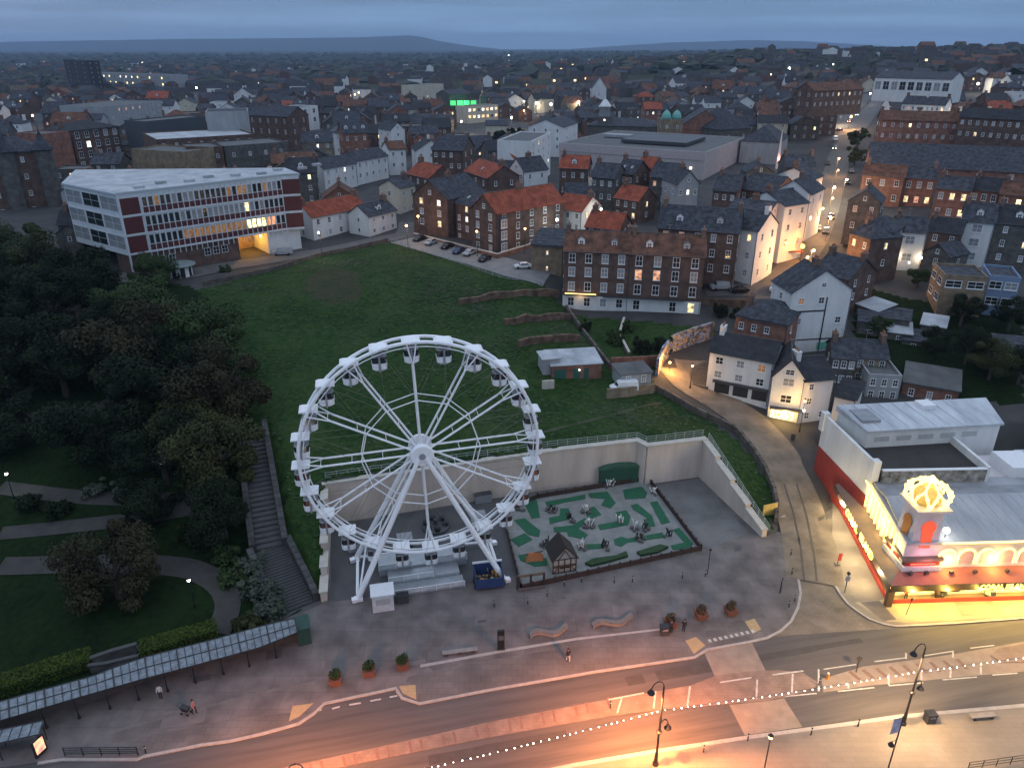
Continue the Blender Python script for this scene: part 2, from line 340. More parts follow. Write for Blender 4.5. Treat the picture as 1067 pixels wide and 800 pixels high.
HILLP = [G(*p)[:2] for p in ((342,540),(338,600),(333,625),(300,560),(262,440),(208,302),(245,292),(330,266),(405,253),(420,254),(535,292),(562,292),(590,323),(640,380),(690,403),(745,442),(790,482),(808,520),(806,545),(797,556))] + [p[:2] for p in WALL[::-1]]
PARKP = [G(*p)[:2] for p in ((333,628),(300,560),(262,440),(208,302),(160,290),(120,282),(60,258),(0,235))] + [(-260, 200), (-260, 30), (-70, 40)] + [P(*p)[:2] for p in ((0,748),(120,708),(240,668),(300,645))]
BAREP = [G(*p)[:2] for p in ((318,290),(345,277),(375,285),(378,312),(345,318),(320,308))]
GAR2 = [G(*p)[:2] for p in ((592,326),(727,341),(775,350),(735,352),(690,362),(684,384),(640,384),(612,350))]
GARD = [G(*p)[:2] for p in ((905,300),(985,320),(1067,330),(1067,420),(1000,420),(985,395),(890,390),(890,330))]
def grow(a, b, s, k, far): 
    v = list(np.arange(a, b, s)); q = s
    while v[-1] < far: q *= k; v.append(v[-1] + q)
    return v
gx = grow(0, 160, 1.3, 1.13, 9500); gx = sorted(set([-x for x in gx if x > 0] + gx)); gy = grow(20, 270, 1.3, 1.09, 12500); gy = [-60, -20, 5] + gy
GX, GY = np.meshgrid(np.array(gx), np.array(gy)); Zs = hill_np(GX, GY)
INS = inpoly(GX, GY, FORE); Zs = np.where(INS, -.5, Zs)
for a, b in zip(WALL, WALL[1:]):
    dx, dy = b[0] - a[0], b[1] - a[1]; ln = math.hypot(dx, dy); k = np.clip(((GX - a[0]) * dx + (GY - a[1]) * dy) / ln ** 2, 0, 1); qx, qy = a[0] + k * dx, a[1] + k * dy
    ds = np.hypot(GX - qx, GY - qy); sg = np.where(INS, 1, -1) * np.sign((GX - a[0]) * dy - (GY - a[1]) * dx); m_ = (ds < np.where(INS, 1.9, 1.0)) & (k > 0) & (k < 1)
    sn = np.sign((GX - qx) * dy - (GY - qy) * dx); GX, GY = np.where(m_, qx + sn * dy / ln * .2, GX), np.where(m_, qy - sn * dx / ln * .2, GY)
sa_, sb_, sc_ = P(310,634), G(281,572), G(262,446)
for a, b, wd in ((sa_, sb_, 5.0), (sb_, sc_, 4.2)):
    dx, dy = b[0] - a[0], b[1] - a[1]; k = ((GX - a[0]) * dx + (GY - a[1]) * dy) / (dx * dx + dy * dy); kc = np.clip(k, 0, 1); ds = np.hypot(GX - a[0] - kc * dx, GY - a[1] - kc * dy)
    Zs = np.where((ds < wd / 2 + 1.1) & (k > -.03) & (k < 1.03), np.minimum(Zs, a[2] + kc * (b[2] - a[2]) - .75), Zs)
nx, ny = len(gx), len(gy)
vs = np.stack([GX, GY, Zs], -1).reshape(-1, 3); fs = []; mi = []
cxm = (GX[:-1, :-1] + GX[1:, 1:]) / 2; cym = (GY[:-1, :-1] + GY[1:, 1:]) / 2
zone = np.full(cxm.shape, 2); zone[(cym > 900) | (np.abs(cxm) > 900)] = 3
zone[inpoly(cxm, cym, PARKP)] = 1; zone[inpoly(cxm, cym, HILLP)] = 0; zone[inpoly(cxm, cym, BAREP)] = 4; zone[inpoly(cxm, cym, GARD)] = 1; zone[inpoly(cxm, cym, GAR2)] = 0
for j in range(ny - 1):
    for i in range(nx - 1): fs.append((j*nx+i, j*nx+i+1, (j+1)*nx+i+1, (j+1)*nx+i))
me = bpy.data.meshes.new('ground'); me.from_pydata(vs.tolist(), [], fs)
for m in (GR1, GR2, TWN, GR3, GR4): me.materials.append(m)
me.polygons.foreach_set('material_index', zone.reshape(-1).astype(np.int32)); me.polygons.foreach_set('use_smooth', [True] * len(fs)); me.update()
tag(link('ground', me), kind='structure')

def drape(name, pxs, width, m, dz=.09, kind='structure', step=1.2, world=False):
    ps = [Vector((p if world else G(*p))[:2]) for p in pxs]; q = []
    for a, b in zip(ps, ps[1:]):
        k = max(1, int((b - a).length / step)); q += [a.lerp(b, i / k) for i in range(k)]
    q.append(ps[-1])
    for _ in range(3): q = [q[0]] + [(q[i-1] + q[i] * 2 + q[i+1]) / 4 for i in range(1, len(q) - 1)] + [q[-1]]
    mb = MB(); W = width if callable(width) else (lambda t: width)
    for i, p in enumerate(q):
        d = (q[min(i+1, len(q)-1)] - q[max(i-1, 0)]).normalized(); nn = Vector((-d.y, d.x)); ww = W(i / (len(q) - 1)) / 2
        for k in (-1, -.5, 0, .5, 1):
            x, y = p + nn * ww * k; mb.v.append((x, y, gz(x, y) + dz))
        if i:
            b = 5 * (i - 1)
            for k in range(4): mb.f.append((b+k+1, b+k, b+k+5, b+k+6)); mb.m.append(0)
    return struct(name, mb, m)

# rough tufts over the slope
mb = MB(); rg = random.Random(77); hx = [p[0] for p in HILLP]; hy = [p[1] for p in HILLP]; k = 0
patch = [(rg.uniform(min(hx), max(hx)), rg.uniform(min(hy), max(hy)), rg.uniform(3, 12)) for _ in range(60)]
while k < 9000:
    if rg.random() < .7: c = rg.choice(patch); x, y = rg.gauss(c[0], c[2] * .5), rg.gauss(c[1], c[2] * .5)
    else: x, y = rg.uniform(min(hx), max(hx)), rg.uniform(min(hy), max(hy))
    if not inp1(x, y, HILLP) or not inp1(x - 1.6, y - 1.6, HILLP): k += .3; continue
    z = gz(x, y); s = rg.uniform(.12, .34); mi = rg.choice([0, 0, 1, 1, 2]); a = rg.uniform(0, 6.28); s *= 1.3; dx, dy = s * math.cos(a), s * math.sin(a); hh = rg.uniform(.02, .07)
    mb.quad((x - dx, y - dy, z + .05), (x + dx, y + dy, z + .05), (x + dx * .7 - dy * 1.2, y + dy * .7 + dx * 1.2, z + .05 + hh), (x - dx * .8 - dy * .9, y - dy * .8 + dx * .9, z + .05 + hh * .8), mi=mi)
    k += 1
tag(mb.build('grass_tufts', [mat('tuft_green', (.036,.072,.02), .95, (.024,.052,.013)), mat('tuft_dark', (.019,.036,.012), .95, (.015,.028,.009)), mat('tuft_straw', (.058,.075,.03), .95, (.045,.05,.022))]), kind='stuff')
# flat foreshore: carriageway, pavements, kerbs, markings
mb = MB(); mb.quad((-300, 10, 0), (300, 10, 0), (300, 119, 0), (-300, 119, 0)); struct('road', mb, ASP)
NK = [(-260,842),(40,794),(66,790),(144,790),(150,787),(210,775),(240,771),(275,763),(311,753),(326,743),(338,732),(413,716),(415,719),(420,726.5),(437,732),(510,718),(620,699),(723,684),(736,676),(780,668),(798,664),(812,657),(823,647),(830,633),(833,618),(830,600),(826,580),(820,560),(815,553)]
pav = [P(*p)[:2] for p in NK] + [p[:2] for p in WALL[::-1]] + [P(330,632)[:2], P(300,645)[:2], P(240,668)[:2], P(120,708)[:2], P(0,748)[:2], (-150, 28)]
mb = MB(); mb.prism(pav, 0, .12); struct('plaza_pavement', mb, PRD)
def strip(name, pxs, wd, z0, z1, m, side=1, z=0):
    ps = [Vector(P(*p)[:2]) for p in pxs]; mb = MB()
    offs = []
    for i, p in enumerate(ps):
        d = (ps[min(i+1, len(ps)-1)] - ps[max(i-1, 0)]).normalized(); offs.append(p + Vector((-d.y, d.x)) * wd * side)
    for i in range(len(ps) - 1): mb.hexa([(*ps[i], z0), (*ps[i+1], z0), (*offs[i+1], z0), (*offs[i], z0)][::side], [(*ps[i], z1), (*ps[i+1], z1), (*offs[i+1], z1), (*offs[i], z1)][::side])
    return struct(name, mb, m)
strip('north_kerb', NK[1:], .32, -.02, .128, KRB, -1)
AK = [(866,585),(867,600),(869,610),(874,619),(883,630),(895,639),(906,646),(920,651),(934,653.5),(948,653),(1000,650),(1067,645),(1200,634)]
apv = [P(*p)[:2] for p in AK] + [(130, 110), (54.5, 117), P(868,508)[:2]]
mb = MB(); mb.prism(apv, 0, .12); struct('arcade_pavement', mb, PAL)
strip('arcade_kerb', AK, .3, -.02, .128, KRB, 1)
SKB = [(380,842),(480,820),(600,795),(684,781),(780,766.5),(862,755.5),(937,745),(1067,733.5),(1250,716)]
spv = [P(*p)[:2] for p in SKB] + [(140, 18), (-30, 18)]
mb = MB(); mb.prism(spv, 0, .12); struct('promenade_pavement', mb, PAL)
strip('south_kerb', SKB, .45, -.02, .13, KRB, -1)
# lighter flag band along the plaza edge, darker patches
sheet('paving_band', [(437,731.5),(510,717.5),(620,698.5),(722,683.5),(735,672),(700,662),(640,668),(560,680),(480,693),(425,706),(419,724)], .125, PAV)
sheet('paving_band', [(545,600),(580,609),(590,624),(583,625),(566,612),(540,606)], .126, PAV)
sheet('paving_band', [(66,788.5),(143,788.5),(210,773.5),(275,762),(310,752),(326,741),(250,748),(160,766),(90,780)], .125, PAV)
sheet('paving_line', [(95,768),(180,743),(270,722),(330,706),(400,695),(400,697.5),(330,709),(270,725),(180,746.5),(95,771)], .127, PAV)
sheet('paving_line', [(438,693),(520,678),(600,665),(690,655),(690,657),(600,667.5),(520,681),(438,696)], .129, KRB)
sheet('tactile_paving', [(301,752),(312,747),(327,733),(305,736)], .13, TAC); sheet('tactile_paving', [(416,716),(420,723),(434,729.5),(433,714),(417,715)], .13, TAC)
sheet('tactile_paving', [(723,682),(735,673),(725,664),(714,668)], .134, TAC); sheet('tactile_paving', [(784,661),(793,656),(786,645),(776,648)], .134, TAC)
sheet('crossing_apron', [(736,671),(790,660),(772,645),(730,660)], .13, PAV)
# median and crossing
MU = [(240,811),(298,799),(400,777),(510,752),(620,731),(671,722.5),(719,714),(745,704),(780,699.5),(812,698),(837,701),(852,711)]
ML = [(851,715),(840,720),(800,730),(736,735),(681,740),(639,745),(510,768),(349,800),(262,820)]
sheet('median_strip', MU + ML, .05, MED, 0.0)
mb = MB()
def pxbar(mb, a, b, wd, z, mi=0):
    a = Vector(P(*a)); b = Vector(P(*b)); d = (b - a).normalized(); nn = Vector((-d.y, d.x, 0)) * wd / 2
    mb.quad(*[(q.x, q.y, z) for q in (a - nn, b - nn, b + nn, a + nn)], mi=mi)
sheet('crossing_surface', [(733,678),(784,670),(798,699),(780,700),(745,704.5)], .004, MED2); sheet('crossing_surface', [(760,734),(800,730),(817,727),(836,757),(776,765.5)], .004, MED2)
sheet('hatched_area', [(856,707),(900,694),(960,686),(995,681),(1067,668),(1150,662),(1150,690),(1060,700),(1010,704),(960,709),(905,714),(858,721)], .004, MED2)
sheet('traffic_island', [(1032,683),(1040,676),(1067,671),(1150,660),(1150,684),(1067,690),(1042,690)], .1, MED, 0)
lm = MB()
for a, b in (((858,697),(892,692)), ((911,689),(944,685)), ((962,683),(994,678)), ((1011,675),(1036,672)), ((873,720),(911,716)), ((926,714),(962,711)), ((982,708),(1018,705)), ((1034,703),(1060,701)), ((816,725.5),(851,722)), ((639,744.5),(681,739)), ((700,737.5),(736,734.5))): pxbar(lm, a, b, .16, .012)
for a, b in (((853,697),(853,720)),((884,711),(884,717)),((926,702),(926,713)),((960,700),(960,708)),((991,696),(990,706)),((1022,694),(1022,702)),((944,680),(944,686)),((993,679),(993,685))): pxbar(lm, a, b, .2, .012)
for a, b in (((327,741),(335,739)),((346,738),(354,736)),((364,734),(376,732)),((386,730),(397,728)),((406,726),(414,724.5))): pxbar(lm, a, b, .22, .012)
struct('road_markings', lm, RDL)
lm = MB()
for a, b in (((634,729),(671,722)),((643,743),(648,727)),((681,738),(683,720)),((716,736),(719,715)),((750,711),(783,706)),((788,728),(789,708)),((805,703),(837,699)),((825,722),(826,702))): pxbar(lm, a, b, .2, .06)
struct('median_markings', lm, RDL)
lm = MB()
for k in range(30):
    x = 300 + k * 11.5; u = 799 - (x - 298) * .222 
    pxbar(lm, (x, u + 2), (x + 2.5, u + 13 + (x - 300) * .004), .3, .058) if k % 3 != 1 else None
for k in range(9):
    x = 885 + k * 14; pxbar(lm, (x, 699 - k * 1.6), (x + 11, 708 - k * 1.4), .5, .009)
struct('hatch_bars', lm, mat('hatch_maroon', (.2,.125,.105), .85))
lm = MB()
for k in range(9): pxbar(lm, (738 + k * 5.6, 668.5 - k * 1.25), (741 + k * 5.6, 667.9 - k * 1.25), .5, .136)
struct('crossing_studs', lm, RDL)
# arcade forecourt darker squares, plaza patches
sheet('arcade_forecourt', [(890,628),(924,625),(1067,618),(1200,612),(1200,632),(1067,641),(1000,646),(945,649),(925,648)], .124, mat('forecourt_paving', (.36,.32,.22), .8, (.26,.23,.16), .4))
sheet('paving_patch', [(896,628),(916,626),(934,646),(920,647.5)], .128, PRD); sheet('paving_patch', [(990,622),(1030,620),(1040,640),(1002,643)], .128, PAL)
sheet('service_yard', [(670,508),(728,499),(780,556),(738,572)], .124, mat('yard_concrete', (.17,.165,.16), .85, (.10,.098,.095), .2, detail=9))
sheet('wheel_stand', [(345,548),(575,510),(522,520),(545,600),(345,628)], .123, mat('yard_tarmac', (.10,.098,.1), .9, (.07,.068,.07), .3, detail=9))
rgp = random.Random(12)
for i in range(26):
    x, y = rgp.uniform(-36, 32), rgp.uniform(58, 82); a_ = R(12) if rgp.random() < .8 else R(40); w_, h_ = rgp.uniform(.6, 4.5), rgp.uniform(.5, 2.2); e1_ = Vector((math.cos(a_), math.sin(a_))); e2_ = Vector((-e1_.y, e1_.x)); c_0 = Vector((x, y))
    q = [c_0 + e1_ * sx * w_ / 2 + e2_ * sy * h_ / 2 for sx, sy in ((-1,-1),(1,-1),(1,1),(-1,1))]
    if all(inp1(v.x, v.y, pav) for v in q) and y > 66 + x * .2: sheet('paving_patch', [(0, v.x, v.y) for v in q], .1215 + i * .00008, (mat('dark_patch', (.095,.086,.084), .9, (.07,.064,.062), .8), mat('pale_patch', (.18,.16,.156), .9, (.13,.117,.114), .8), mat('grey_patch', (.125,.112,.109), .85, (.12,.11,.107), .8))[i % 3])
for i in range(14):
    x = -30 + i * 6.3; a_ = R(12); y = 54.5 + (x + 20) * .222 + rgp.choice((2.2, -3.4)); w_, h_ = (rgp.uniform(2, 9), rgp.uniform(.6, 1.6)) if i % 3 else (0, 0); e1_ = Vector((math.cos(a_), math.sin(a_))); e2_ = Vector((-e1_.y, e1_.x))
    if i % 3: sheet('road_patch', [(0, *(Vector((x, y)) + e1_ * sx * w_ / 2 + e2_ * sy * h_ / 2)) for sx, sy in ((-1,-1),(1,-1),(1,1),(-1,1))], .0012 + i * .0002, mat('patched_asphalt', (.07,.066,.065), .85, (.05,.047,.047), 1))
sheet('manhole_cover', [(765,571),(771,570),(772,574),(766,575)], .13, DGY)

# the setts street climbing from the foreshore, the steep street, side lanes
drape('setts_street', [(849,607),(849,600),(842,560),(828,515),(808,470),(778,436),(742,412),(716,398),(706,384)], lambda t: 7.5 if t < .5 else 8.2, SET, .13)
sheet('setts_junction', [(815,553),(826,580),(830,600),(833,618),(830,633),(823,647),(812,657),(800,663.5),(860,659),(948,653.5),(920,651),(906,646),(895,639),(883,630),(874,619),(869,610),(867,600),(866,585),(868,540)], .006, SET)
for off in (0, 13): drape('wheel_track', [(838 + off,606),(835 + off,575),(827 + off,535),(817 + off,505)], .28, mat('worn_track', (.09,.078,.066), .7, (.06,.052,.046), .6), .16)
drape('setts_apron', [(748,420),(735,405),(724,388),(720,376)], 7, SET, .11)
drape('steep_street', [(790,330),(806,308),(826,280),(846,250),(858,222),(868,190),(874,165),(884,140),(898,120)], lambda t: 8 + 2 * t, mat('worn_tarmac', (.12,.105,.09), .8, (.08,.07,.06), .5), .13)
drape('upper_road', [(884,142),(878,128),(884,116),(896,106),(905,98)], 11, ASP, .2); drape('upper_road', [(884,142),(905,118),(918,104)], 10, ASP, .22)
drape('king_street', [(120,290),(190,287),(240,277),(300,268),(355,259),(400,249),(425,245),(428,232)], 7, mat('street_tarmac', (.13,.12,.115), .85, (.09,.085,.08), .4), .12)
drape('car_park', [(420,250),(470,263),(510,273),(545,283),(572,288)], lambda t: 9 + 3 * t, mat('car_park_tarmac', (.22,.215,.21), .85, (.16,.155,.15), .4), .13)
drape('lower_lane', [(800,300),(770,303),(735,303)], 6, ASP, .14)
# park paths
WTR = mat('worn_track_earth', (.06,.06,.03), .95, (.03,.045,.016), .6)
for q in ([(690,420),(640,432),(560,452)],): drape('worn_path', q, lambda t: .55 + .3 * math.sin(t * 23), WTR, .06)
PPA = mat('park_path', (.052,.049,.045), .9, (.032,.03,.028), .5)
for q, wd in (([(0,590),(70,588),(140,587),(200,592),(228,606),(240,622),(238,640),(226,660)], 3.2), ([(0,556),(70,549),(150,540),(200,530)], 2.6), ([(0,508),(60,516),(110,520),(160,520),(205,522)], 2.6),
              ([(20,438),(60,436),(100,428),(130,415)], 4.0), ([(0,425),(20,415),(40,400)], 2.2), ([(60,325),(105,318),(150,305),(185,292)], 2.6), ([(20,352),(60,352)], 3), ([(226,660),(160,672),(95,690)], 1.2)):
    drape('park_path', q, wd, PPA, .1)

# ------------------------------------------------------------------ retaining wall, coping, railing
tops = [7.0, 7.0, 7.2, 7.4, 7.3, 7.2]
def wallthing(name, label, ps, z0s, z1s, th, m, cat='wall', cop=None, group=None):
    t = thing(name, label, cat, (ps[0][0], ps[0][1], z0s[0]), group=group); o = Vector((ps[0][0], ps[0][1])); mb = MB(); cm = MB()
    for i in range(len(ps) - 1):
        a, b = Vector(ps[i][:2]) - o, Vector(ps[i+1][:2]) - o; d = (b - a).normalized(); nn = Vector((-d.y, d.x)) * th / 2; e = d * th * .48
        if i: a = a - e * .02
        za, zb, ta, tb = z0s[i] - z0s[0], z0s[i+1] - z0s[0], z1s[i] - z0s[0], z1s[i+1] - z0s[0]
        q = [a - nn, b - nn, b + nn, a + nn]; zz = [za, zb, zb, za]; tt = [ta, tb, tb, ta]
        mb.hexa([(*q[k], zz[k]) for k in range(4)], [(*q[k], tt[k]) for k in range(4)])
        if cop:
            n2 = nn * 1.35; q = [a - n2 - e, b - n2 + e, b + n2 + e, a + n2 - e]
            cm.hexa([(*q[k], tt[k] + .003 + .002 * i) for k in range(4)], [(*q[k], tt[k] + .25 + .004 * i) for k in range(4)])
    mb.build('wall_face', m, t)
    if cop: cm.build('coping', cop, t)
    return t
def railing(name, label, ps, h=1.1, step=2.0, m=None, rails=3, group=None, r=.035):
    t = thing(name, label, 'railing', ps[0], group=group); o = Vector(ps[0]); rb = MB()
    pm = MB(); pm.tube((0,0,0), (0,0,h), r * 1.3, 5); post = pm.mesh('post', m); k0 = 0
    for a, b in zip(ps, ps[1:]):
        a, b = Vector(a) - o, Vector(b) - o; k = max(1, round((b - a).length / step))
        for i in range(k + (b + o == Vector(ps[-1]))):
            if k0 < 98: link('post', post, t, a.lerp(b, i / k)); k0 += 1
        for j in range(rails):
            z = Vector((0, 0, h * (j + 1) / rails)); rb.tube(a + z, b + z, r, 4)
    rb.build('rail', m, t); return t
W0 = [(x, y, 0) for x, y, _ in WALL]
wallthing('retaining_wall', 'long cream rendered retaining wall with pale coping behind the ferris wheel', W0[1:4], [0]*3, [7.0,7.1,7.3], .8, CRE, cop=CRD)
wallthing('retaining_wall', 'jogged cream retaining wall panel behind the empty yard right of the green shed', W0[3:6], [0]*3, [7.3,7.2,7.1], .8, CRE, cop=CRD)
# end wall left of the wheel and stepped wall right
a, b = Vector(W0[0][:2]), Vector(W0[1][:2])
t = thing('stepped_wall', 'narrow cream buttressed end wall between dark steps and ferris wheel', 'wall', W0[1]); mb = MB(); cm = MB()
for i in range(5):
    p, q = b.lerp(a, i / 5), b.lerp(a, (i + 1) / 5 - .002); z = 6.4 - i * 1.25; d = (q - p).normalized(); nn = Vector((-d.y, d.x)) * .4
    mb.hexa([(*(v - b), 0) for v in (p-nn, q-nn, q+nn, p+nn)], [(*(v - b), z) for v in (p-nn, q-nn, q+nn, p+nn)])
    nn *= 1.4; cm.hexa([(*(v - b), z + .003) for v in (p-nn, q-nn, q+nn, p+nn)], [(*(v - b), z + .2) for v in (p-nn, q-nn, q+nn, p+nn)])
mb.build('wall_face', CRE, t); cm.build('coping', CRD, t)
a, b = Vector(W0[6][:2]), Vector(W0[5][:2])
t = thing('stepped_wall', 'cream retaining wall stepping down beside the empty yard to the yellow hoarding', 'wall', W0[5]); mb = MB(); cm = MB()
for i in range(4):
    p, q = b.lerp(a, i / 4), b.lerp(a, (i + 1) / 4 - .002); z0_, z1_ = 7.1 - i * 1.62, 6.05 - i * 1.62; d = (q - p).normalized(); nn = Vector((-d.y, d.x)) * .4
    def pz(nn, dz): return [(*(v - b), z + dz) for v, z in ((p-nn, z0_), (q-nn, z1_), (q+nn, z1_), (p+nn, z0_))]
    mb.hexa([(*(v - b), 0) for v in (p-nn, q-nn, q+nn, p+nn)], pz(nn, 0)); cm.hexa(pz(nn * 1.35, .003), pz(nn * 1.35, .22))
mb.build('wall_face', CRE, t); cm.build('coping', CRD, t)
RLM = mat('galvanised_rail', (.42,.46,.45), .5)
rz = [(x, y + .9, 7.2) for x, y, _ in WALL[1:6]]
railing('wall_railing', 'pale grey railing along the top of the long cream retaining wall', [(x, y, 7.15) for x, y, _ in rz], 1.2, 1.7, RLM, 3)
p5, p6 = Vector(WALL[5]), Vector(WALL[6])
railing('wall_railing', 'grey railing dropping beside the stepped cream wall above the yard', [tuple(p5.lerp(p6, k / 6) + Vector((.8, .3, max(.3, 6.9 - k * 1.05)))) for k in range(7)], 1.2, 1.8, RLM, 3)
# yellow hoarding at wall end
a = P(791,548); t = thing('hoarding', 'blank yellow hoarding panel at the foot of the stepped cream wall', 'hoarding', (a[0] + .6, a[1] + 1.2, .12), R(20))
mb = MB(); mb.box(1.4, 0, 1.7, 2.6, .12, 2.1); mb.build('panel', mat('hoarding_yellow', (.62,.45,.14), .7), t)
for x in (.2, 2.6): mb = MB(); mb.box(x, .12, 1.3, .12, .1, 2.6); mb.build('post', DGY, t)
mb = MB(); mb.box(1.9, -.6, .3, 3.8, .7, .5, .05); mb.build('base_block', CRD, t)

# dry stone wall curving round the grass
ps = [G(*p) for p in ((640,407),(664,408),(684,407),(700,416),(725,431),(748,441),(768,452),(784,472),(797,492),(806,514),(809,530),(808,546))]
wallthing('stone_wall', 'curving grey stone wall between the grass slope and the setts street', ps, [max(0, p[2] - .5) for p in ps], [p[2] + 1.25 for p in ps], .55, STN)
for pts_, lb in ((((478,318),(510,312),(545,308),(583,309)), 'low ruined brown terrace wall, highest on the grass below the car park'),
                (((525,338),(560,334),(594,333)), 'middle of three ruined brown terrace walls on the grass'),
                (((540,361),(575,356),(604,355)), 'lowest ruined brown terrace wall on the grass above the garage')):
    ps = []
    for a, b in zip(pts_, pts_[1:]): ps += [G(a[0] + (b[0] - a[0]) * k / 3, a[1] + (b[1] - a[1]) * k / 3 + random.uniform(-1, 1)) for k in range(3)]
    ps.append(G(*pts_[-1])); wallthing('terrace_wall', lb, ps, [p[2] - .8 for p in ps], [p[2] + random.uniform(1.1, 1.7) for p in ps], .7, EAR)
ps = [G(*p) for p in ((590,322),(606,345),(622,366),(636,384))]; wallthing('garden_wall', 'sloping stone wall dropping from the brick hotel terrace to the garage yard', ps, [p[2] - .5 for p in ps], [p[2] + 1.0 for p in ps], .5, STN)
ps = [G(*p) for p in ((636,384),(660,383),(690,381))]; wallthing('garden_wall', 'red brick yard wall below the sunken hotel garden', ps, [p[2] - 1 for p in ps], [p[2] + 2.3 for p in ps], .4, BRR)
ps = [G(*p) for p in ((650,336),(645,352),(655,372))]; wallthing('garden_wall', 'white-topped garden wall dropping through the sunken hotel garden', ps, [p[2] - .6 for p in ps], [p[2] + 1.0 for p in ps], .35, BRG, cop=CRD)
ps = [G(*p) for p in ((730,318),(770,320),(790,322))]; wallthing('garden_wall', 'brown brick wall below the parked vans right of the hotel', ps, [p[2] - 1 for p in ps], [p[2] + 1.8 for p in ps], .4, EAR)
ps = [G(*p) for p in ((212,298),(245,291),(290,281),(330,268),(370,260),(404,252))]; wallthing('stone_wall', 'low dark wall along the street at the top of the grass', ps, [p[2] - .5 for p in ps], [p[2] + 1.0 for p in ps], .4, STN)
ps = [G(*p) for p in ((408,253),(440,263),(480,276),(520,290),(540,293))]; railing('car_park_railing', 'thin grey railing between the car park and the grass slope', ps, 1.2, 2.2, RLM, 3)
ps = [G(*p) for p in ((1012,420),(1040,438),(1067,452))]; wallthing('gable_wall', 'tall blank grey stepped wall at the right behind the arcade roofs', [(92, 118), (97, 110), (101, 103)], [0, 0, 0], [11, 9.5, 7], .5, BRG)

# ------------------------------------------------------------------ steps beside the wheel
p0, p1, p2 = Vector(P(310,634)), Vector(G(281,572)), Vector(G(262,446))
t = thing('staircase', 'long dark stone public stairs climbing the slope left of the ferris wheel', 'stairs', p0)
def flight(a, b, n, wd, tg):
    d = (b - a); h = Vector((d.x, d.y, 0)).normalized(); nn = Vector((-h.y, h.x, 0)) * wd / 2; st = MB()
    for i in range(n):
        p = a + d * (i / n) - p0; q = a + d * ((i + 1) / n) - p0; z = p.z + d.z / n + .12
        st.hexa([(v.x, v.y, p.z - .6) for v in (p-nn, p+nn, q+nn, q-nn)][::-1], [(v.x, v.y, z) for v in (p-nn, p+nn, q+nn, q-nn)][::-1])
    st.build('steps', tg, t); e = MB()
    for i in range(n):
        p = a + d * ((i + .04) / n) - p0; z = p.z + d.z / n + .125; q = p + h * .22
        e.quad(*[(v.x, v.y, z) for v in (p-nn, p+nn, q+nn, q-nn)])
    return e
SGY = mat('worn_step_stone', (.085,.082,.08), .9, (.058,.057,.057), 1)
e = flight(p0, p1, 22, 4.4, SGY); e.build('tread_edge', mat('dark_nosing', (.04,.04,.042), .8), t)
e = flight(p1, p2, 26, 3.4, SGY); e.build('tread_edge', MATS['dark_nosing'], t)
for sd_ in (-1, 1):
    mb = MB()
    for a, b, wd in ((p0, p1, 4.4), (p1, p2, 3.4)):
        d = (b - a).normalized(); h = Vector((d.x, d.y, 0)).normalized(); nn = Vector((-h.y, h.x, 0)); o = nn * sd_ * (wd / 2 + .45); k = nn * .42
        q = [a - p0 + o - k, a - p0 + o + k, b - p0 + o + k, b - p0 + o - k]
        mb.hexa([(v.x, v.y, v.z - 1) for v in q][::-1], [(v.x, v.y, v.z + 1.3) for v in q][::-1])
    mb.build('side_wall', tilemat('stair_wall_stone', (.085,.08,.078), (.06,.056,.055), (.04,.038,.038), .6, .3, .9, axis='WALL'), t)
# ------------------------------------------------------------------ ferris wheel
HUB = (-11.5, 82.9, .12); RW = 14.9; ZH = 19.5
whl = thing('ferris_wheel', 'big white ferris wheel with hanging gondolas standing on the plaza', 'ferris wheel', HUB, R(11.5))
def cpt(r, a, y): return (r * math.cos(a), y, ZH + r * math.sin(a))
for y in (-1.0, 1.0):
    rm = MB(); rm.path([cpt(RW, 2*math.pi*k/72, y) for k in range(72)], .22, 6, closed=True); rm.path([cpt(RW - .55, 2*math.pi*k/72, y) for k in range(72)], .07, 4, closed=True); rm.build('rim', WST, whl)
A0 = R(92)
sp = MB()
for y in (-1.0, 1.0):
    sp.tube((1.0, y, 0), (RW * .8, y, 0), .145, 6)
    for q in (-1, 1): sp.tube((RW * .8, y, 0), (RW - .15, y, q * .55), .10, 5)
for k in (2, 4, 6): x = 1 + k * 1.9; sp.tube((x, -1, 0), (x, 1, 0), .04, 4)
spm = sp.mesh('spoke', WST)
for k in range(12):
    o = link('spoke', spm, whl, (0, 0, ZH)); o.rotation_euler = (0, -(A0 + k * math.pi / 6), 0)
for y in (-1.05, 1.05):
    b = MB(); ps = [cpt(RW * .5, A0 + k * math.pi / 6, y) for k in range(12)]; b.path(ps, .075, 5, closed=True); b.build('brace_ring', WST, whl)
cab = mat('steel_cable', (.17,.19,.13), .5)
cm = MB(); cm.tube(cpt(RW*.5, 0, -1), cpt(RW - .2, math.pi/12, -.9), .022, 4); cm.tube(cpt(RW*.5, 0, 1), cpt(RW - .2, math.pi/12, .9), .022, 4)
cm.tube(cpt(RW*.5, 0, -1), cpt(RW - .2, -math.pi/12, -.9), .022, 4); cm.tube(cpt(RW*.5, 0, 1), cpt(RW - .2, -math.pi/12, .9), .022, 4)
for v in range(len(cm.v)): cm.v[v] = (cm.v[v][0], cm.v[v][1], cm.v[v][2] - ZH)
cbm = cm.mesh('cable', cab)
for k in range(12): link('cable', cbm, whl, (0, 0, ZH)).rotation_euler = (0, -(A0 + k * math.pi / 6), 0)
hb = MB(); n = 20
hb.lathe([(.01, -1.75), (1.35, -1.75), (1.5, -1.6), (1.5, -1.2), (.6, -1.1), (.6, 1.1), (1.5, 1.2), (1.5, 1.6), (.9, 1.75), (.01, 1.75)], n)
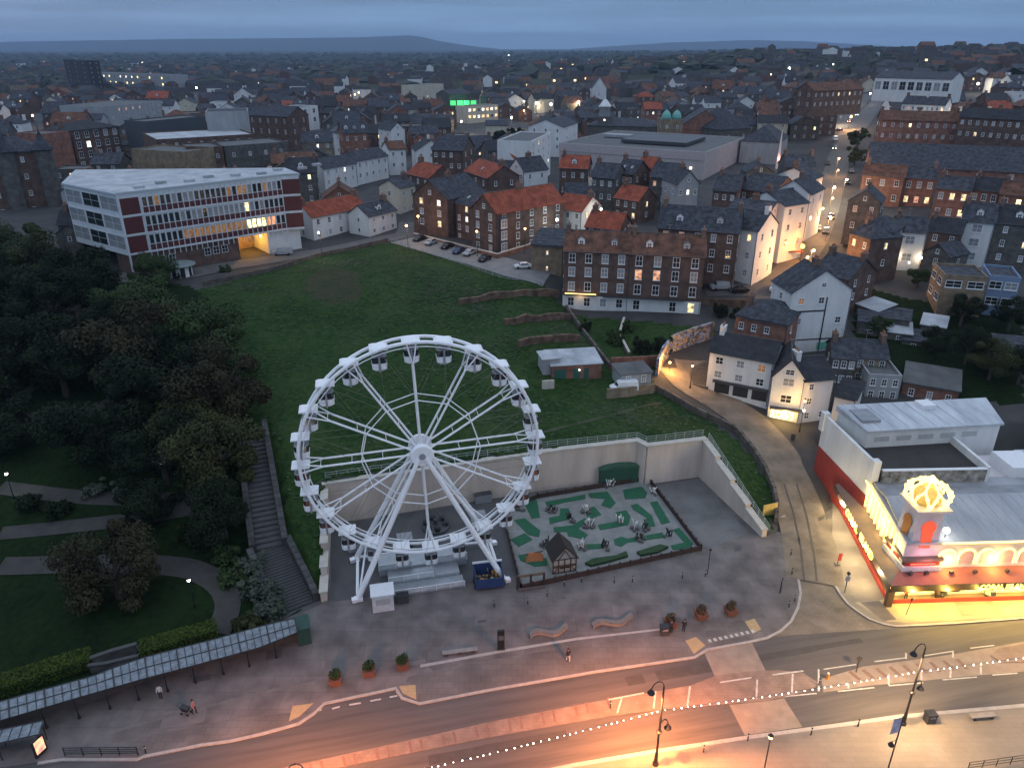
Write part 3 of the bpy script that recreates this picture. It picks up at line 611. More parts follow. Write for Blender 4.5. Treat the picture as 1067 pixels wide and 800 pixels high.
hb.v = [(x, z, y) for x, y, z in hb.v]; h = hb.build('hub', WST, whl, loc=(0, 0, ZH))
fm = MB(); fm.lathe([(.01, 0), (.42, 0), (.42, .14), (.01, .14)], 12); fm.v = [(x, -z - 1.75, y) for x, y, z in fm.v]; fm.build('hub_cap', MGY, h)
# legs
for y, x in ((-3.3, -9.4), (-3.3, 9.9), (5.2, -9.6), (5.2, 9.6)):
    s = 1 if x > 0 else -1; yy = -1.9 if y < 0 else 1.9
    mb = MB(); mb.tube((s * .5, yy, ZH - .3), (x, y, .3), .30, 8, .40); lg = mb.build('leg', WST, whl)
    f = MB(); f.box(x, y, .17, 1.1, .9, .34); f.box(x + s * .5, y - .3, .3, .7, .7, .5, .2); f.build('foot', WST, lg)
for s in (-1, 1):
    mb = MB(); x = 9.5 * s
    mb.tube((x, -3.2, .8), (x * .985, 5.0, .8), .22, 6); mb.tube((x*.985, 5.1, .6), (x*.8, 3.9, 5.4), .16, 6); mb.tube((x*.97, -3.0, .8), (x*.8, 3.9, 5.4), .14, 6); mb.build('side_brace', WST, whl)
mb = MB(); mb.tube((-9.4, 4.9, .7), (9.4, 4.9, .7), .2, 6); mb.build('base_beam', WST, whl)
# gondola
gon = MB(); gon.hexa([(-1.1, -1.0, 0), (1.1, -1.0, 0), (1.1, 1.0, 0), (-1.1, 1.0, 0)], [(-1.1, -1.02, .16), (1.1, -1.02, .16), (1.1, 1.02, .16), (-1.1, 1.02, .16)])
gon.hexa([(-1.1, -1.02, .163), (1.1, -1.02, .163), (1.1, 1.02, .163), (-1.1, 1.02, .163)], [(-.75, -.8, .34), (.75, -.8, .34), (.75, .8, .34), (-.75, .8, .34)])
g_can = gon.mesh('canopy', WST)
def tubm(z0, z1, a, b, m, nm):
    q = MB(); rg = lambda k, z: [(k * .95 * x, k * .85 * y, z) for x, y in ((-1,-.6),(-.7,-1),(.7,-1),(1,-.6),(1,.6),(.7,1),(-.7,1),(-1,.6))]
    q.hexa(rg(a, z0), rg(b, z1)); return q.mesh(nm, m)
g_tub = MB(); rg = lambda k, z: [(k * .95 * x, k * .85 * y, z) for x, y in ((-1,-.6),(-.7,-1),(.7,-1),(1,-.6),(1,.6),(.7,1),(-.7,1),(-1,.6))]
g_tub.hexa(rg(.55, -2.75), rg(.9, -2.5)); g_tub.hexa(rg(.9, -2.5), rg(.96, -1.72)); g_tub = g_tub.mesh('tub', WST)
g_gl = tubm(-1.7, -.95, .92, .86, mat('gondola_glass', (.03,.03,.034), .12, (.018,.018,.02), 1, spec=.7), 'cabin_glass'); g_rf = tubm(-.94, -.75, .92, .7, MGY, 'cabin_roof')
g_po = MB(); g_po.tube((0, -.9, -2.7), (0, -.88, -.8), .12, 6); g_po.tube((0, .9, -2.7), (0, .88, -.8), .12, 6); g_po.tube((0, 0, -.8), (0, 0, .02), .1, 6); g_po.tube((0, -1.0, -.04), (0, 1.0, -.04), .1, 6); g_po = g_po.mesh('hanger', MGY)
for k in range(24):
    x, y, z = cpt(RW - .1, A0 + k * math.pi / 12, 0)
    g = link('gondola', g_can, whl, (x, y, z)); g['label'] = 'white gondola with square canopy and dark cabin windows'
    for nm, m_ in (('tub', g_tub), ('cabin_glass', g_gl), ('cabin_roof', g_rf), ('hanger', g_po)): link(nm, m_, g)
# boarding deck
DK = R(11.5)
dk = thing('boarding_platform', 'silver stepped boarding platform with low panels under the ferris wheel', 'platform', P(410,622,.12), R(13))
ALU = mat('aluminium_deck', (.42,.44,.46), .4, (.33,.35,.37), 1.5, metal=.3); ALP = mat('aluminium_panel', (.62,.64,.66), .4, None, 1)
for i, (x0, x1, y0, y1, z) in enumerate(((0, 9.5, 0, 2.2, .35), (-.4, 9.2, 2.25, 4.6, .75), (-1.5, 10.6, 4.65, 8.2, 1.1))):
    mb = MB(); mb.bx(x0, x1, y0, y1, 0, z); mb.build('deck', ALU, dk)
for x0, x1, y, z0, z1 in ((0, 9.5, -.05, .36, 1.05), (-.4, 5.6, 2.2, .76, 1.5), (6, 10.6, 4.6, 1.1, 2.1), (-1.5, 3, 4.6, 1.1, 1.9)):
    mb = MB(); mb.bx(x0, x1, y - .04, y + .04, z0, z1); pn = mb.build('side_panel', ALP, dk); mb = MB()
    k = int((x1 - x0) / 1.6)
    for i in range(k + 1): x = x0 + (x1 - x0) * i / k; mb.tube((x, y - .08, z0 - .2), (x, y - .08, z1 + .05), .04, 5)
    mb.tube((x0, y - .08, z1 + .04), (x1, y - .08, z1 + .04), .045, 5); mb.build('handrail', WST, pn)
mb = MB()
for i in range(6): mb.bx(-1.6, -.45, .3 + i * .35, .6 + i * .35, .1 + i * .12, .2 + i * .12)
mb.build('entry_steps', DGY, dk)
# ticket kiosk
k_ = thing('ticket_kiosk', 'small white ticket kiosk with flat roof at the front of the wheel platform', 'kiosk', P(400,637,.12), R(12))
mb = MB(); mb.bx(-1.35, 1.35, 0, 2.2, 0, 2.5); mb.build('cabin', mat('kiosk_white', (.7,.68,.68), .5, None, 1), k_)
mb = MB(); mb.bx(-1.5, 1.5, -.15, 2.35, 2.503, 2.7); mb.build('roof', WPT, k_)
mb = MB(); mb.bx(-.9, .9, -.04, -.003, 1.1, 2.0); mb.build('hatch', mat('kiosk_hatch', (.5,.46,.46), .5), k_)
k2 = thing('cabinet', 'dark low control cabinet beside the white ticket kiosk', 'cabinet', P(414,630,.12), R(12)); mb = MB(); mb.bx(0, 1.5, 0, 1.0, 0, 1.1); mb.build('case', DGY, k2); mb = MB(); mb.bx(-.05, 1.55, -.05, 1.05, 1.103, 1.16); mb.build('lid', BLK, k2)
# blue trailer
BLU = mat('blue_panel', (.03,.06,.16), .5, (.02,.04,.11), 1)
bt = thing('generator_trailer', 'blue open-topped trailer with cluttered interior beside the right wheel foot', 'trailer', P(511,615,.12), R(10))
mb = MB(); mb.bx(-1.9, 1.9, 0, .12, .4, 1.9); mb.bx(-1.9, 1.9, 2.7, 2.82, .4, 2.5); mb.bx(-1.9, -1.78, .12, 2.7, .4, 2.2); mb.bx(1.78, 1.9, .12, 2.7, .4, 2.2); mb.bx(-1.78, 1.78, .12, 2.7, .4, .55); mb.build('body', BLU, bt)
mb = MB(); mb.bx(-2, 2, 2.68, 2.95, 2.503, 2.7); mb.build('top_rail', WPT, bt)
mb = MB(); rnd = random.Random(3)
for i in range(26): mb.box(rnd.uniform(-1.5, 1.5), rnd.uniform(.5, 2.3), rnd.uniform(.7, 1.5), rnd.uniform(.2, .7), rnd.uniform(.2, .6), rnd.uniform(.2, .5), rnd.random() * 3, i % 3)
tag(mb.build('clutter', [BLK, mat('orange_tin', (.4,.2,.06), .6), mat('dull_brass', (.3,.25,.12), .5)], bt), kind='stuff')
wm = MB(); wm.lathe([(.01, -.12), (.36, -.12), (.36, .12), (.01, .12)], 12); wm.v = [(z, x, y) for x, y, z in wm.v]; wm = wm.mesh('wheel', BLK)
for x, y in ((-1.95, .8), (-1.95, 2.0), (1.95, .8), (1.95, 2.0)): link('wheel', wm, bt, (x, y, .37))
# small stalls behind the wheel: round ride base, grey crates, planter
rb = thing('fairground_ride', 'dark round children\'s ride folded up below the ferris wheel hub', 'ride', P(454,549,.12)); mb = MB(); mb.lathe([(.01, 0), (2.1, 0), (2.1, .3), (1.5, .5), (.3, .6), (.3, 1.4), (.01, 1.45)], 16); mb.build('base', DGY, rb)
cpm = MB(); cpm.ball((0, 0, .5), .5, 8); cpm = cpm.mesh('car_pod', BLK)
for i in range(6): link('car_pod', cpm, rb, (1.5 * math.cos(i), 1.5 * math.sin(i), .2))
for (px, py), lb, m_, sx in (((504,524), 'grey flat-topped store box with plants on top behind the wheel rim', MGY, 2.6), ((500,548), 'white machinery box at the wheel rim near the golf fence', WPT, 2.0), ((374,575), 'grey crowd-control ballast box by the rear left wheel leg', MGY, 2.6), ((423,572), 'dark control hut between the wheel legs', DGY, 2.0)):
    t = thing('equipment_box', lb, 'equipment', P(px, py, .12), R(14)); mb = MB(); mb.bx(-sx/2, sx/2, 0, 1.8, 0, 1.5); mb.build('case', m_, t); mb = MB(); mb.bx(-sx/2-.1, sx/2+.1, -.1, 1.9, 1.503, 1.6); mb.build('lid', MGY if m_ is not MGY else DGY, t)

# ------------------------------------------------------------------ crazy golf
def zc(p): return (p[0] / 4.85 + 520, p[1] / 4.85 + 490)
GO = [(543,615),(730,574),(675,501),(560,520),(523,535)]
cf = P(*GO[0]); gp = [Vector(P(*p)[:2]) for p in GO]
cg = thing('golf_course', 'crazy golf court with grey base and brown border fence beside the wheel', 'golf course', (0, 0, 0)); mb = MB(); mb.prism([tuple(p) for p in gp], .12, .2)
mb.build('base', mat('golf_concrete', (.25,.25,.235), .85, (.16,.165,.155), .5, detail=9), cg)
fm_ = mat('fence_brown', (.06,.036,.03), .85, (.035,.02,.018), 2)
for i in range(5):
    a, b = gp[i], gp[(i + 1) % 5]; d = (b - a); nn = Vector((-d.y, d.x)).normalized() * .09; q = (a - nn, b - nn, b + nn, a + nn); mb = MB()
    mb.hexa([(*v, .2) for v in q], [(*v, .95) for v in q]); k = int(d.length / 1.6)
    for j in range(k + 1): p = a.lerp(b, j / k); mb.box(p.x, p.y, .65, .2, .2, 1.0)
    mb.build('border_fence', fm_, cg)
GRN = mat('golf_carpet', (.018,.115,.055), .9, (.012,.08,.038), 2); GRD = mat('low_planting', (.03,.07,.025), .95, (.015,.035,.012), 3, .5)
for i, q in enumerate(([(120,150),(175,140),(190,160),(205,240),(165,245)], [(80,260),(130,250),(205,310),(200,340),(150,330)], [(62,355),(130,325),(165,355),(100,390)], [(240,165),(430,130),(430,150),(320,170),(250,190)],
    [(455,125),(545,115),(585,170),(560,195),(515,180),(535,150),(465,145)], [(630,105),(720,90),(745,120),(735,145),(640,150)], [(255,245),(305,235),(310,200),(350,200),(355,250),(260,275)], [(440,200),(480,190),(515,230),(470,245),(445,240)],
    [(280,295),(370,285),(430,250),(445,260),(400,300),(445,330),(425,350),(350,335),(345,315),(285,318)], [(505,280),(590,265),(590,220),(640,210),(660,240),(650,280),(515,305)], [(668,185),(700,178),(770,235),(785,285),(740,290),(735,260),(745,245),(680,205)],
    [(765,170),(800,165),(860,265),(820,275)], [(585,355),(620,342),(650,352),(815,322),(830,345),(650,370),(620,390),(590,380)], [(880,310),(910,300),(975,375),(960,400),(880,405),(870,385),(935,370)], [(440,380),(520,378),(525,398),(445,405)],
    [(440,480),(480,460),(590,445),(635,425),(645,445),(560,470),(470,492)], [(700,425),(810,390),(850,400),(800,425),(720,440)], [(100,435),(150,430),(160,450),(235,450),(240,485),(180,490),(110,460)])):
    pl = [Vector(P(*zc(p))[:2]) for p in q]; c0 = sum(pl, Vector((0, 0))) / len(pl); pl = [tuple(c0 + (v - c0) * 1.06) for v in pl]; mb = MB(); mb.prism(pl, .2, .27 if i not in (15, 16) else .6); mb.build('putting_green' if i not in (15, 16) else 'planting_bed', GRN if i not in (15, 16) else GRD, cg)
    if i not in (15, 16):
        pass
# obstacles
ROCK = mat('rock_grey', (.12,.11,.105), .9, (.1,.09,.09), 2, .6); BONE = mat('prop_white', (.75,.73,.68), .7)
def rocks(px, py, lb, n, m2, seed):
    q = random.Random(seed); t = thing('golf_obstacle', lb, 'obstacle', P(px, py, .24), group='crazy golf obstacles'); a = MB(); b = MB()
    for i in range(n):
        r = q.uniform(.18, .42); a.ball((q.uniform(-.8, .8), q.uniform(-.6, .6), r * .6), r, 6, sz=.8)
    a.build('rock_pile', ROCK, t)
    for i in range(5):
        x, y = q.uniform(-.5, .5), q.uniform(-.4, .4); b.tube((x, y, .3), (x + q.uniform(-.5, .5), y + q.uniform(-.3, .3), q.uniform(.9, 1.6)), .09, 5)
    b.ball((0, 0, 1.1), .24, 6); b.build('prop', m2, t)
for (px, py), lb, n, m2 in (((613,548), 'rock pile with white bone props at the middle of the golf court', 12, BONE), ((663,551), 'white rearing animal prop beside a round green', 4, BONE), ((636,507), 'white bird-like prop in front of the green shed', 4, BONE), ((611,533), 'tilted white mast prop behind the rock pile', 5, BONE),
    ((541,531), 'dark red barrel stack nearest the wheel rim', 6, mat('barrel_red', (.12,.03,.025), .7)), ((574,533), 'dark cannon prop on the back left of the golf court', 7, BLK), ((593,542), 'black box prop by the L-shaped green', 3, BLK), ((672,552), 'black barrel at the end of the curved green', 3, BLK), ((606,571), 'cluttered brown rock pile right of the timbered hut', 10, BONE), ((569,569), 'black barrel left of the timbered hut', 3, BLK),
    ((667,563), 'dark wooden bridge prop across the long front green', 4, fm_), ((630,571), 'small dark crab prop at the end of a short green', 3, BLK), ((696,560), 'thin dark stool prop near the right fence', 2, BLK), ((681,515), 'white-topped dark post prop by the right fence', 2, BONE), ((645,545), 'pale round stone prop on the keyhole green', 3, BONE)): rocks(px, py, lb, n, m2, int(px * 7 + py))
# thatched orange shelter and gate near the entrance
t = thing('play_boat', 'orange overturned boat prop left of the timbered hut', 'boat prop', P(557,582,.24), R(10)); mb = MB(); mb.hexa([(-1.4, -.6, 0), (1.1, -.7, 0), (1.4, .5, 0), (-1.2, .6, 0)], [(-.9, -.1, 1.1), (.7, -.1, 1.1), (.8, .1, 1.1), (-.8, .1, 1.1)]); mb.build('hull', mat('boat_orange', (.5,.17,.06), .7), t)
mb = MB(); mb.tube((-1.4, 0, .9), (1.2, 0, 1.2), .07, 5); mb.build('keel', fm_, t)
t = thing('entrance_gate', 'cluttered brown wooden entrance gate at the front corner of the golf court', 'gate', P(553,612,.12), R(12)); mb = MB()
for x in (-1.8, 0, 1.8): mb.box(x, 0, 1.1, .25, .25, 2.2)
mb.build('gate_post', fm_, t); mb = MB(); mb.bx(-1.9, 1.9, -.08, .08, 1.9, 2.3); mb.build('beam', mat('gate_beam', (.2,.14,.1), .8), t); mb = MB(); mb.bx(-1.9, 1.9, -.55, -.45, .1, .5); mb.build('step', ROCK, t)
t = thing('timbered_hut', 'black steep-roofed half-timbered hut at the front of the golf court', 'hut', P(588,596,.2), R(13)); TMB = mat('timber_black', (.03,.022,.018), .8); TMO = mat('timber_orange', (.09,.045,.028), .8)
mb = MB(); mb.bx(-1.9, 1.9, 0, 3.6, 0, 2.7); mb.quad((-1.9, 0, 2.7), (1.9, 0, 2.7), (0, 0, 4.9)); mb.quad((1.9, 3.6, 2.7), (-1.9, 3.6, 2.7), (0, 3.6, 4.9)); mb.build('wall', mat('hut_panel', (.5,.44,.37), .8), t)
mb = MB(); mb.hexa([(-2.2, -.4, 2.45), (0, -.4, 4.9), (0, -.4, 5.15), (-2.2, -.4, 2.7)], [(-2.2, 3.9, 2.45), (0, 3.9, 4.9), (0, 3.9, 5.15), (-2.2, 3.9, 2.7)]); mb.hexa([(0, -.4, 4.9), (2.2, -.4, 2.45), (2.2, -.4, 2.7), (0, -.4, 5.15)], [(0, 3.9, 4.9), (2.2, 3.9, 2.45), (2.2, 3.9, 2.7), (0, 3.9, 5.15)]); mb.build('roof', TMB, t)
mb = MB()
for x in (-1.9, -1.0, 0, 1.0, 1.9): mb.bx(x - .09, x + .09, -.07, -.003, 0, 2.7)
for z in (.1, 1.2, 1.45, 2.6): mb.bx(-1.95, 1.95, -.09, -.072, z - .09, z + .09)
mb.tube((-1.9, -.1, .1), (-1, -.1, 1.2), .07, 4); mb.tube((1.9, -.1, .1), (1, -.1, 1.2), .07, 4); mb.tube((-1, -.1, 2.6), (0, -.1, 4.2), .07, 4); mb.tube((1, -.1, 2.6), (0, -.1, 4.2), .07, 4)
mb.build('timber_frame', TMO, t); mb = MB(); mb.bx(-.8, .8, -.3, -.1, 1.0, 1.1); mb.build('counter', TMB, t)
t.scale = (.86,) * 3
# green shed by the wall
t = thing('storage_shed', 'green corrugated storage shed against the cream wall behind the golf court', 'shed', P(645,505,.12), R(13)); SHG = mat('shed_green', (.03,.11,.065), .6, (.022,.08,.05), .8)
mb = MB(); mb.bx(-3.2, 3.2, 0, 2.9, 0, 3.1); mb.build('wall', SHG, t); mb = MB()
for i in range(33): mb.bx(-3.2 + i * .2 - .04, -3.2 + i * .2 + .04, -.04, -.003, .1, 3.0)
mb.build('corrugation', SHG, t)
mb = MB(); rf = [(-3.35, 3.1), (-3.35, 3.2), (-2.0, 3.6), (0, 3.75), (2.0, 3.6), (3.35, 3.2), (3.35, 3.1)]; mb.hexa([(x, -.15, z) for x, z in rf], [(x, 3.0, z) for x, z in rf]); mb.build('roof', SHG, t)

# ------------------------------------------------------------------ planters, benches, totem, bollards
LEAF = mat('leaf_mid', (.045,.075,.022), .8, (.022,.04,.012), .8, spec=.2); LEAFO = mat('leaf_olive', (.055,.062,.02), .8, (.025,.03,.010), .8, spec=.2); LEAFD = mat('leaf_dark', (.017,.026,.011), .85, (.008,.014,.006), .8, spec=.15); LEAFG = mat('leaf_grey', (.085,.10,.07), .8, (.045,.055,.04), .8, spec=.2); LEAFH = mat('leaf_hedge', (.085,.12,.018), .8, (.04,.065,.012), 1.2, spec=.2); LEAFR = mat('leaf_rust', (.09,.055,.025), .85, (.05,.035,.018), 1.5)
BARK = mat('bark', (.07,.055,.045), .9, (.04,.03,.025), 2, .4)
def leafcloud(mb, n, lobes, size, rng, mi=0):
    for i in range(n):
        cx, cy, cz, r, sq = lobes[rng.randrange(len(lobes))]
        a = rng.uniform(0, 2 * math.pi); z = rng.uniform(-1, 1); k = math.sqrt(1 - z * z); rad = r * (rng.uniform(.35, 1.0) ** .5) * rng.uniform(.9, 1.1)
        c = Vector((cx + rad * k * math.cos(a), cy + rad * k * math.sin(a), cz + rad * z * sq))
        nn = Vector((k * math.cos(a) + rng.uniform(-.8, .8), k * math.sin(a) + rng.uniform(-.8, .8), z + .35 + rng.uniform(-.8, .8))).normalized()
        u = nn.orthogonal().normalized(); u = Matrix.Rotation(rng.uniform(0, 6.28), 3, nn) @ u; v = nn.cross(u); s = size * rng.uniform(.6, 1.3)
        mb.quad(c - u * s - v * s * .35, c + v * -.75 * s + u * .1 * s, c + u * s + v * s * .2, c + v * s * .7 - u * .1 * s, mi=mi)
def planter(label, px, py, lf, sd):
    t = thing('planter', label, 'planter', P(px, py, .12), R(12), 'square planters on the plaza'); mb = MB()
    mb.hexa([(-.55, -.55, 0), (.55, -.55, 0), (.55, .55, 0), (-.55, .55, 0)], [(-.75, -.75, .85), (.75, -.75, .85), (.75, .75, .85), (-.75, .75, .85)])
    mb.build('tub', mat('terracotta', (.2,.085,.055), .8, (.14,.06,.04), 2), t); rg_ = random.Random(sd); q = MB(); leafcloud(q, 380, [(0, 0, 1.25, .72, .8), (.2, .1, 1.5, .5, .9), (-.25, -.1, 1.3, .55, .8)], .12, rg_); q.build('shrub', lf, t)
for i, (px, py, lb) in enumerate(((350,711,'leftmost terracotta planter with green shrub near the lay-by'), (385,702,'middle terracotta planter with green shrub beside the lay-by'), (420,695,'terracotta planter with green shrub right of the lay-by'))): planter(lb, px, py, LEAF, i)
for i, (px, py, lb) in enumerate(((698,652,'brownish planter behind the two standing people'), (730,643,'middle brownish planter right of the two standing people'), (761,639,'rightmost brownish planter near the crossing apron'))): planter(lb, px, py, LEAFR, i + 9)
BEN = mat('bench_stone', (.27,.25,.23), .8, (.2,.18,.17), 1); BEW = mat('bench_slat', (.2,.17,.15), .7)
for (a, b), lb in ((((552,664),(592,656)), 'left wavy stone bench on the plaza'), (((617,654),(660,645)), 'right wavy stone bench on the plaza near the brown planters')):
    A, B = Vector(P(*a, .12)), Vector(P(*b, .12)); t = thing('bench', lb, 'bench', A, math.atan2(B.y - A.y, B.x - A.x)); ln = (B - A).length; mb = MB(); sl = MB()
    for i in range(24):
        f = lambda k: (ln * k / 24, .45 * math.sin(k / 24 * 2 * math.pi * 1.2)); p, q = f(i), f(i + 1)
        for m_, y0, y1, z0, z1 in ((mb, -.28, .28, 0, .42), (sl, -.36, .36, .425, .5)):
            m_.hexa([(p[0], p[1] + y0, z0), (q[0] + .003, q[1] + y0, z0), (q[0] + .003, q[1] + y1, z0), (p[0], p[1] + y1, z0)], [(p[0], p[1] + y0, z1), (q[0] + .003, q[1] + y0, z1), (q[0] + .003, q[1] + y1, z1), (p[0], p[1] + y1, z1)])
    mb.build('plinth', BEN, t); sl.build('seat', BEW, t)
A = P(461,683,.12); t = thing('bench', 'long straight grey bench left of the black information totem', 'bench', A, R(10)); mb = MB(); mb.bx(0, 4.2, -.3, .3, .42, .5); mb.build('seat', BEN, t)
for x in (.4, 2.1, 3.8): mb = MB(); mb.bx(x - .12, x + .12, -.25, .25, 0, .42); mb.build('leg', DGY, t)
t = thing('information_totem', 'tall black information totem standing on the plaza near the bench', 'totem', P(522,676,.12), R(8)); mb = MB(); mb.bx(-.42, .42, -.14, .14, .1, 2.9); mb.build('panel', BLK, t); mb = MB(); mb.bx(-.5, .5, -.2, .2, 0, .1); mb.build('base', DGY, t); mb = MB(); mb.bx(-.3, .3, -.165, -.143, 1.5, 2.2); mb.build('map_plate', mat('map_plate', (.12,.13,.14), .3), t)
bm = MB(); bm.lathe([(.09, 0), (.09, .1), (.07, .12), (.065, .85), (.09, .88), (.09, .95), (.05, 1.02)], 8); bmesh_ = bm.mesh('bollard', BLK); bcap = MB(); bcap.lathe([(.068, .7), (.074, .705), (.074, .78), (.068, .785)], 8); bcap = bcap.mesh('reflector_band', WPT)
def bollard(px, py, lb, grp='black bollards'):
    o = tag(link('bollard', bmesh_, None, P(px, py, .12)), lb, 'bollard', grp); link('reflector_band', bcap, o)
for px, py, lb in ((588,610,'black bollard on the flags below the timbered hut'), (606,606,'black bollard under the golf fence middle'), (640,607,'black bollard in front of the golf fence, left of two close together'), (659,606,'black bollard in front of the golf fence, nearer the right corner'),
    (711,602,'black bollard alone on the plaza right of the golf corner'), (735,600,'lone black bollard below the tall plaza post'), (515,632,'black bollard near the blue trailer'), (550,629,'black bollard below the golf gate'), (570,621,'black bollard between the golf gate and hut'), (825,598,'black bollard at the left edge of the setts street'), (824,578,'farthest black bollard along the setts street edge'), (828,626,'black bollard at the corner of the setts street'), (822,632,'black bollard nearest the crossing apron corner'),
    (152,784,'single black bollard right of the left black railing'), (733,783,'leftmost black bollard on the south promenade edge'), (779,771,'black bollard left of the small promenade lamp'), (845,765,'black bollard between two lamps on the promenade edge'), (894,756,'black bollard left of the leaning banner'), (853,713,'black bollard at the pointed end of the median'), (636,737,'black bollard at the left end of the white median lines')): bollard(px, py, lb)
# leaflet board standing on the plaza, litter bins
t = thing('notice_board', 'tall dark notice board on the plaza left of the setts street', 'notice board', P(813,617,.12), R(60)); mb = MB(); mb.bx(-.45, .45, -.07, .07, .3, 2.1); mb.build('board', BLK, t); mb = MB(); mb.bx(-.35, .35, -.1, -.073, 1.0, 1.9); mb.build('poster', mat('poster_blue', (.16,.2,.26), .4), t)
for x in (-.3, .3): mb = MB(); mb.tube((x, 0, 0), (x, 0, .3), .05, 6); mb.build('leg', BLK, t)
def bin_(px, py, lb):
    t = thing('litter_bin', lb, 'bin', P(px, py, .12), R(5)); mb = MB(); mb.bx(-.5, .5, -.4, .4, 0, 1.1); mb.build('case', DGY, t); mb = MB(); mb.bx(-.55, .55, -.45, .45, 1.103, 1.25); mb.build('hood', BLK, t); mb = MB(); mb.bx(-.3, .3, -.43, -.403, .75, 1.0); mb.build('slot', mat('bin_grey', (.3,.3,.3), .5), t)
bin_(968,751,'square grey litter bin on the promenade right of the tall lamp'); bin_(692,660,'dark litter bin beside the brown planter')
t = thing('bench', 'low stone bench on the promenade at the lower right', 'bench', P(1022,748,.12), R(6)); mb = MB(); mb.bx(-1.3, 1.5, -.3, .3, .35, .5); mb.build('seat', BEN, t); mb = MB(); mb.bx(-1.0, -.7, -.25, .25, 0, .35); mb.build('support', DGY, t); mb = MB(); mb.bx(1.0, 1.3, -.25, .25, 0, .35); mb.build('support', DGY, t)
railing('promenade_railing', 'black sea-front railing at the lower right corner', [P(1008,802,.12), P(1067,794,.12), P(1160,783,.12)], 1.1, 1.6, BLK, 3)
railing('crowd_railing', 'black guard railing by the kerb at the lower left', [P(68,787,.12), P(144,786,.12)], 1.1, 1.9, BLK, 4, r=.045)

# ------------------------------------------------------------------ street lamps and festoon
def tall_lamp(px, py, lb, arm=1):
    t = thing('street_lamp', lb, 'street lamp', P(px, py, .12), R(15)); mb = MB(); mb.lathe([(.32, 0), (.32, .25), (.2, .4), (.17, 1.6), (.12, 1.8), (.1, 9.6), (.07, 10.6)], 10); mb.build('post', BLK, t)
    for h_, s, ln in ((10.4, -1, 1.3), (5.2, 1, .9)):
        ar = MB(); ps = [(s * ln * .5 * (1 - math.cos(k * math.pi / 6)), 0, h_ + .9 * math.sin(k * math.pi / 6 ) ) for k in range(7)]; ar.path(ps, .05, 6); a_ = ar.build('bracket', BLK, t)
        hd = MB(); hd.lathe([(.08, .15), (.16, .05), (.34, -.22), (.38, -.34), (.3, -.38), (.01, -.38)], 10, (s * ln, 0, h_ - .05)); hd = hd.build('lamp_head', BLK, a_)
        x, y, z = t.location.x + s * ln * math.cos(R(15)), t.location.y + s * ln * math.sin(R(15)), h_
        bl = MB(); bl.ball((s * ln, 0, h_ - .42), .16, 6, sz=.6); bl.build('bulb', BULBO, a_)
        light('lamp_light', (s * ln, 0, h_ - .75), (LAMP_W if h_ > 8 else LAMP_W * .10) * (1.9 if px < 850 else .6), (1, .31, .085) if px < 850 else (1, .60, .27), t, .2, 158)
    rg_ = MB(); rg_.lathe([(.12, 4.4), (.3, 4.5), (.3, 4.6), (.12, 4.7)], 8); rg_.build('collar', BLK, t); return t
LAMP_W = 24000
tall_lamp(683,796,'tall black double-headed street lamp at the bottom centre of the road')
tall_lamp(941,754,'tall black double-headed street lamp on the promenade near the litter bin')
tall_lamp(330,886,'tall black street lamp on the promenade left of the festoon start'); tall_lamp(1166,722,'tall black street lamp at the far right of the promenade')
def small_lamp(px, py, lb, h_=4.4, e=900, col=(1,.66,.3)):
    t = thing('lamp_post', lb, 'lamp post', G(px, py)); mb = MB(); mb.lathe([(.16, 0), (.14, .6), (.07, .8), (.055, h_)], 8); mb.build('post', BLK, t)
    hd = MB(); hd.lathe([(.2, h_ + .45), (.28, h_ + .4), (.05, h_ + .7)], 8); hd.build('cap', BLK, t); q = MB(); q.lathe([(.1, h_), (.2, h_ + .15), (.2, h_ + .38), (.12, h_ + .42)], 8); q.build('lantern', BULBC if col[2] > .5 else BULBO, t)
    light('lantern_light', (0, 0, h_ + .22), e, col, t, .25); return t
small_lamp(793,818,'short black promenade lamp between the two tall street lamps', 6.4, 500)
# banner held by the lamp
a = P(922,812,.12); t = thing('banner_pole', 'leaning-looking black pole carrying a white and pink banner at the bottom right', 'banner pole', (a[0], a[1], .12), R(15)); mb = MB(); mb.tube((0, 0, 0), (0, 0, 8.6), .07, 6); mb.build('post', BLK, t); mb = MB(); mb.lathe([(.05, 5.4), (.3, 5.0), (.28, 4.9), (.01, 4.9)], 8, (-.5, 0, 0)); mb.tube((-.5, 0, 5.4), (0, 0, 5.5), .03, 4); mb.build('lamp_head', BLK, t); mb = MB(); mb.bx(-1.0, -.1, -.03, .03, 6.6, 8.4); mb.build('cloth', mat('banner_print', (.62,.64,.68), .7, (.35,.28,.42), 1.2), t); mb = MB(); mb.tube((-1.05, 0, 8.42), (0, 0, 8.42), .03, 5); mb.tube((-1.05, 0, 6.58), (0, 0, 6.58), .03, 5); mb.build('bracket', BLK, t)
# festoon bulbs between lamp posts
def festoon(lb, a, b, sag, n):
    t = thing('festoon_lights', lb, 'string lights', a, group='festoon light strings over the road'); A, B = Vector(a), Vector(b); f = lambda k: A.lerp(B, k) - Vector((0, 0, sag * 4 * k * (1 - k))) - A
    mb = MB(); mb.path([f(i / 24) for i in range(25)], .02, 4); mb.build('cable', BLK, t)
    q = MB(); q.ball((0, 0, -.1), .056, 6); q = q.mesh('bulb', BULBW)
    for i in range(n): o = link('bulb', q, t, f((i + .5 + .2 * math.sin(i * 7.3)) / n)); o.scale = (.72 + .45 * abs(math.sin(i * 2.1)),) * 3
    for k in (.2, .5, .8): p = f(k); light('bulb_light', (p.x, p.y, p.z - .3), 60, (1, .8, .6), t, .3)
l0, l1, l2, l3 = [Vector(P(*p, .12)) for p in ((330,886), (683,796), (941,754), (1166,722))]
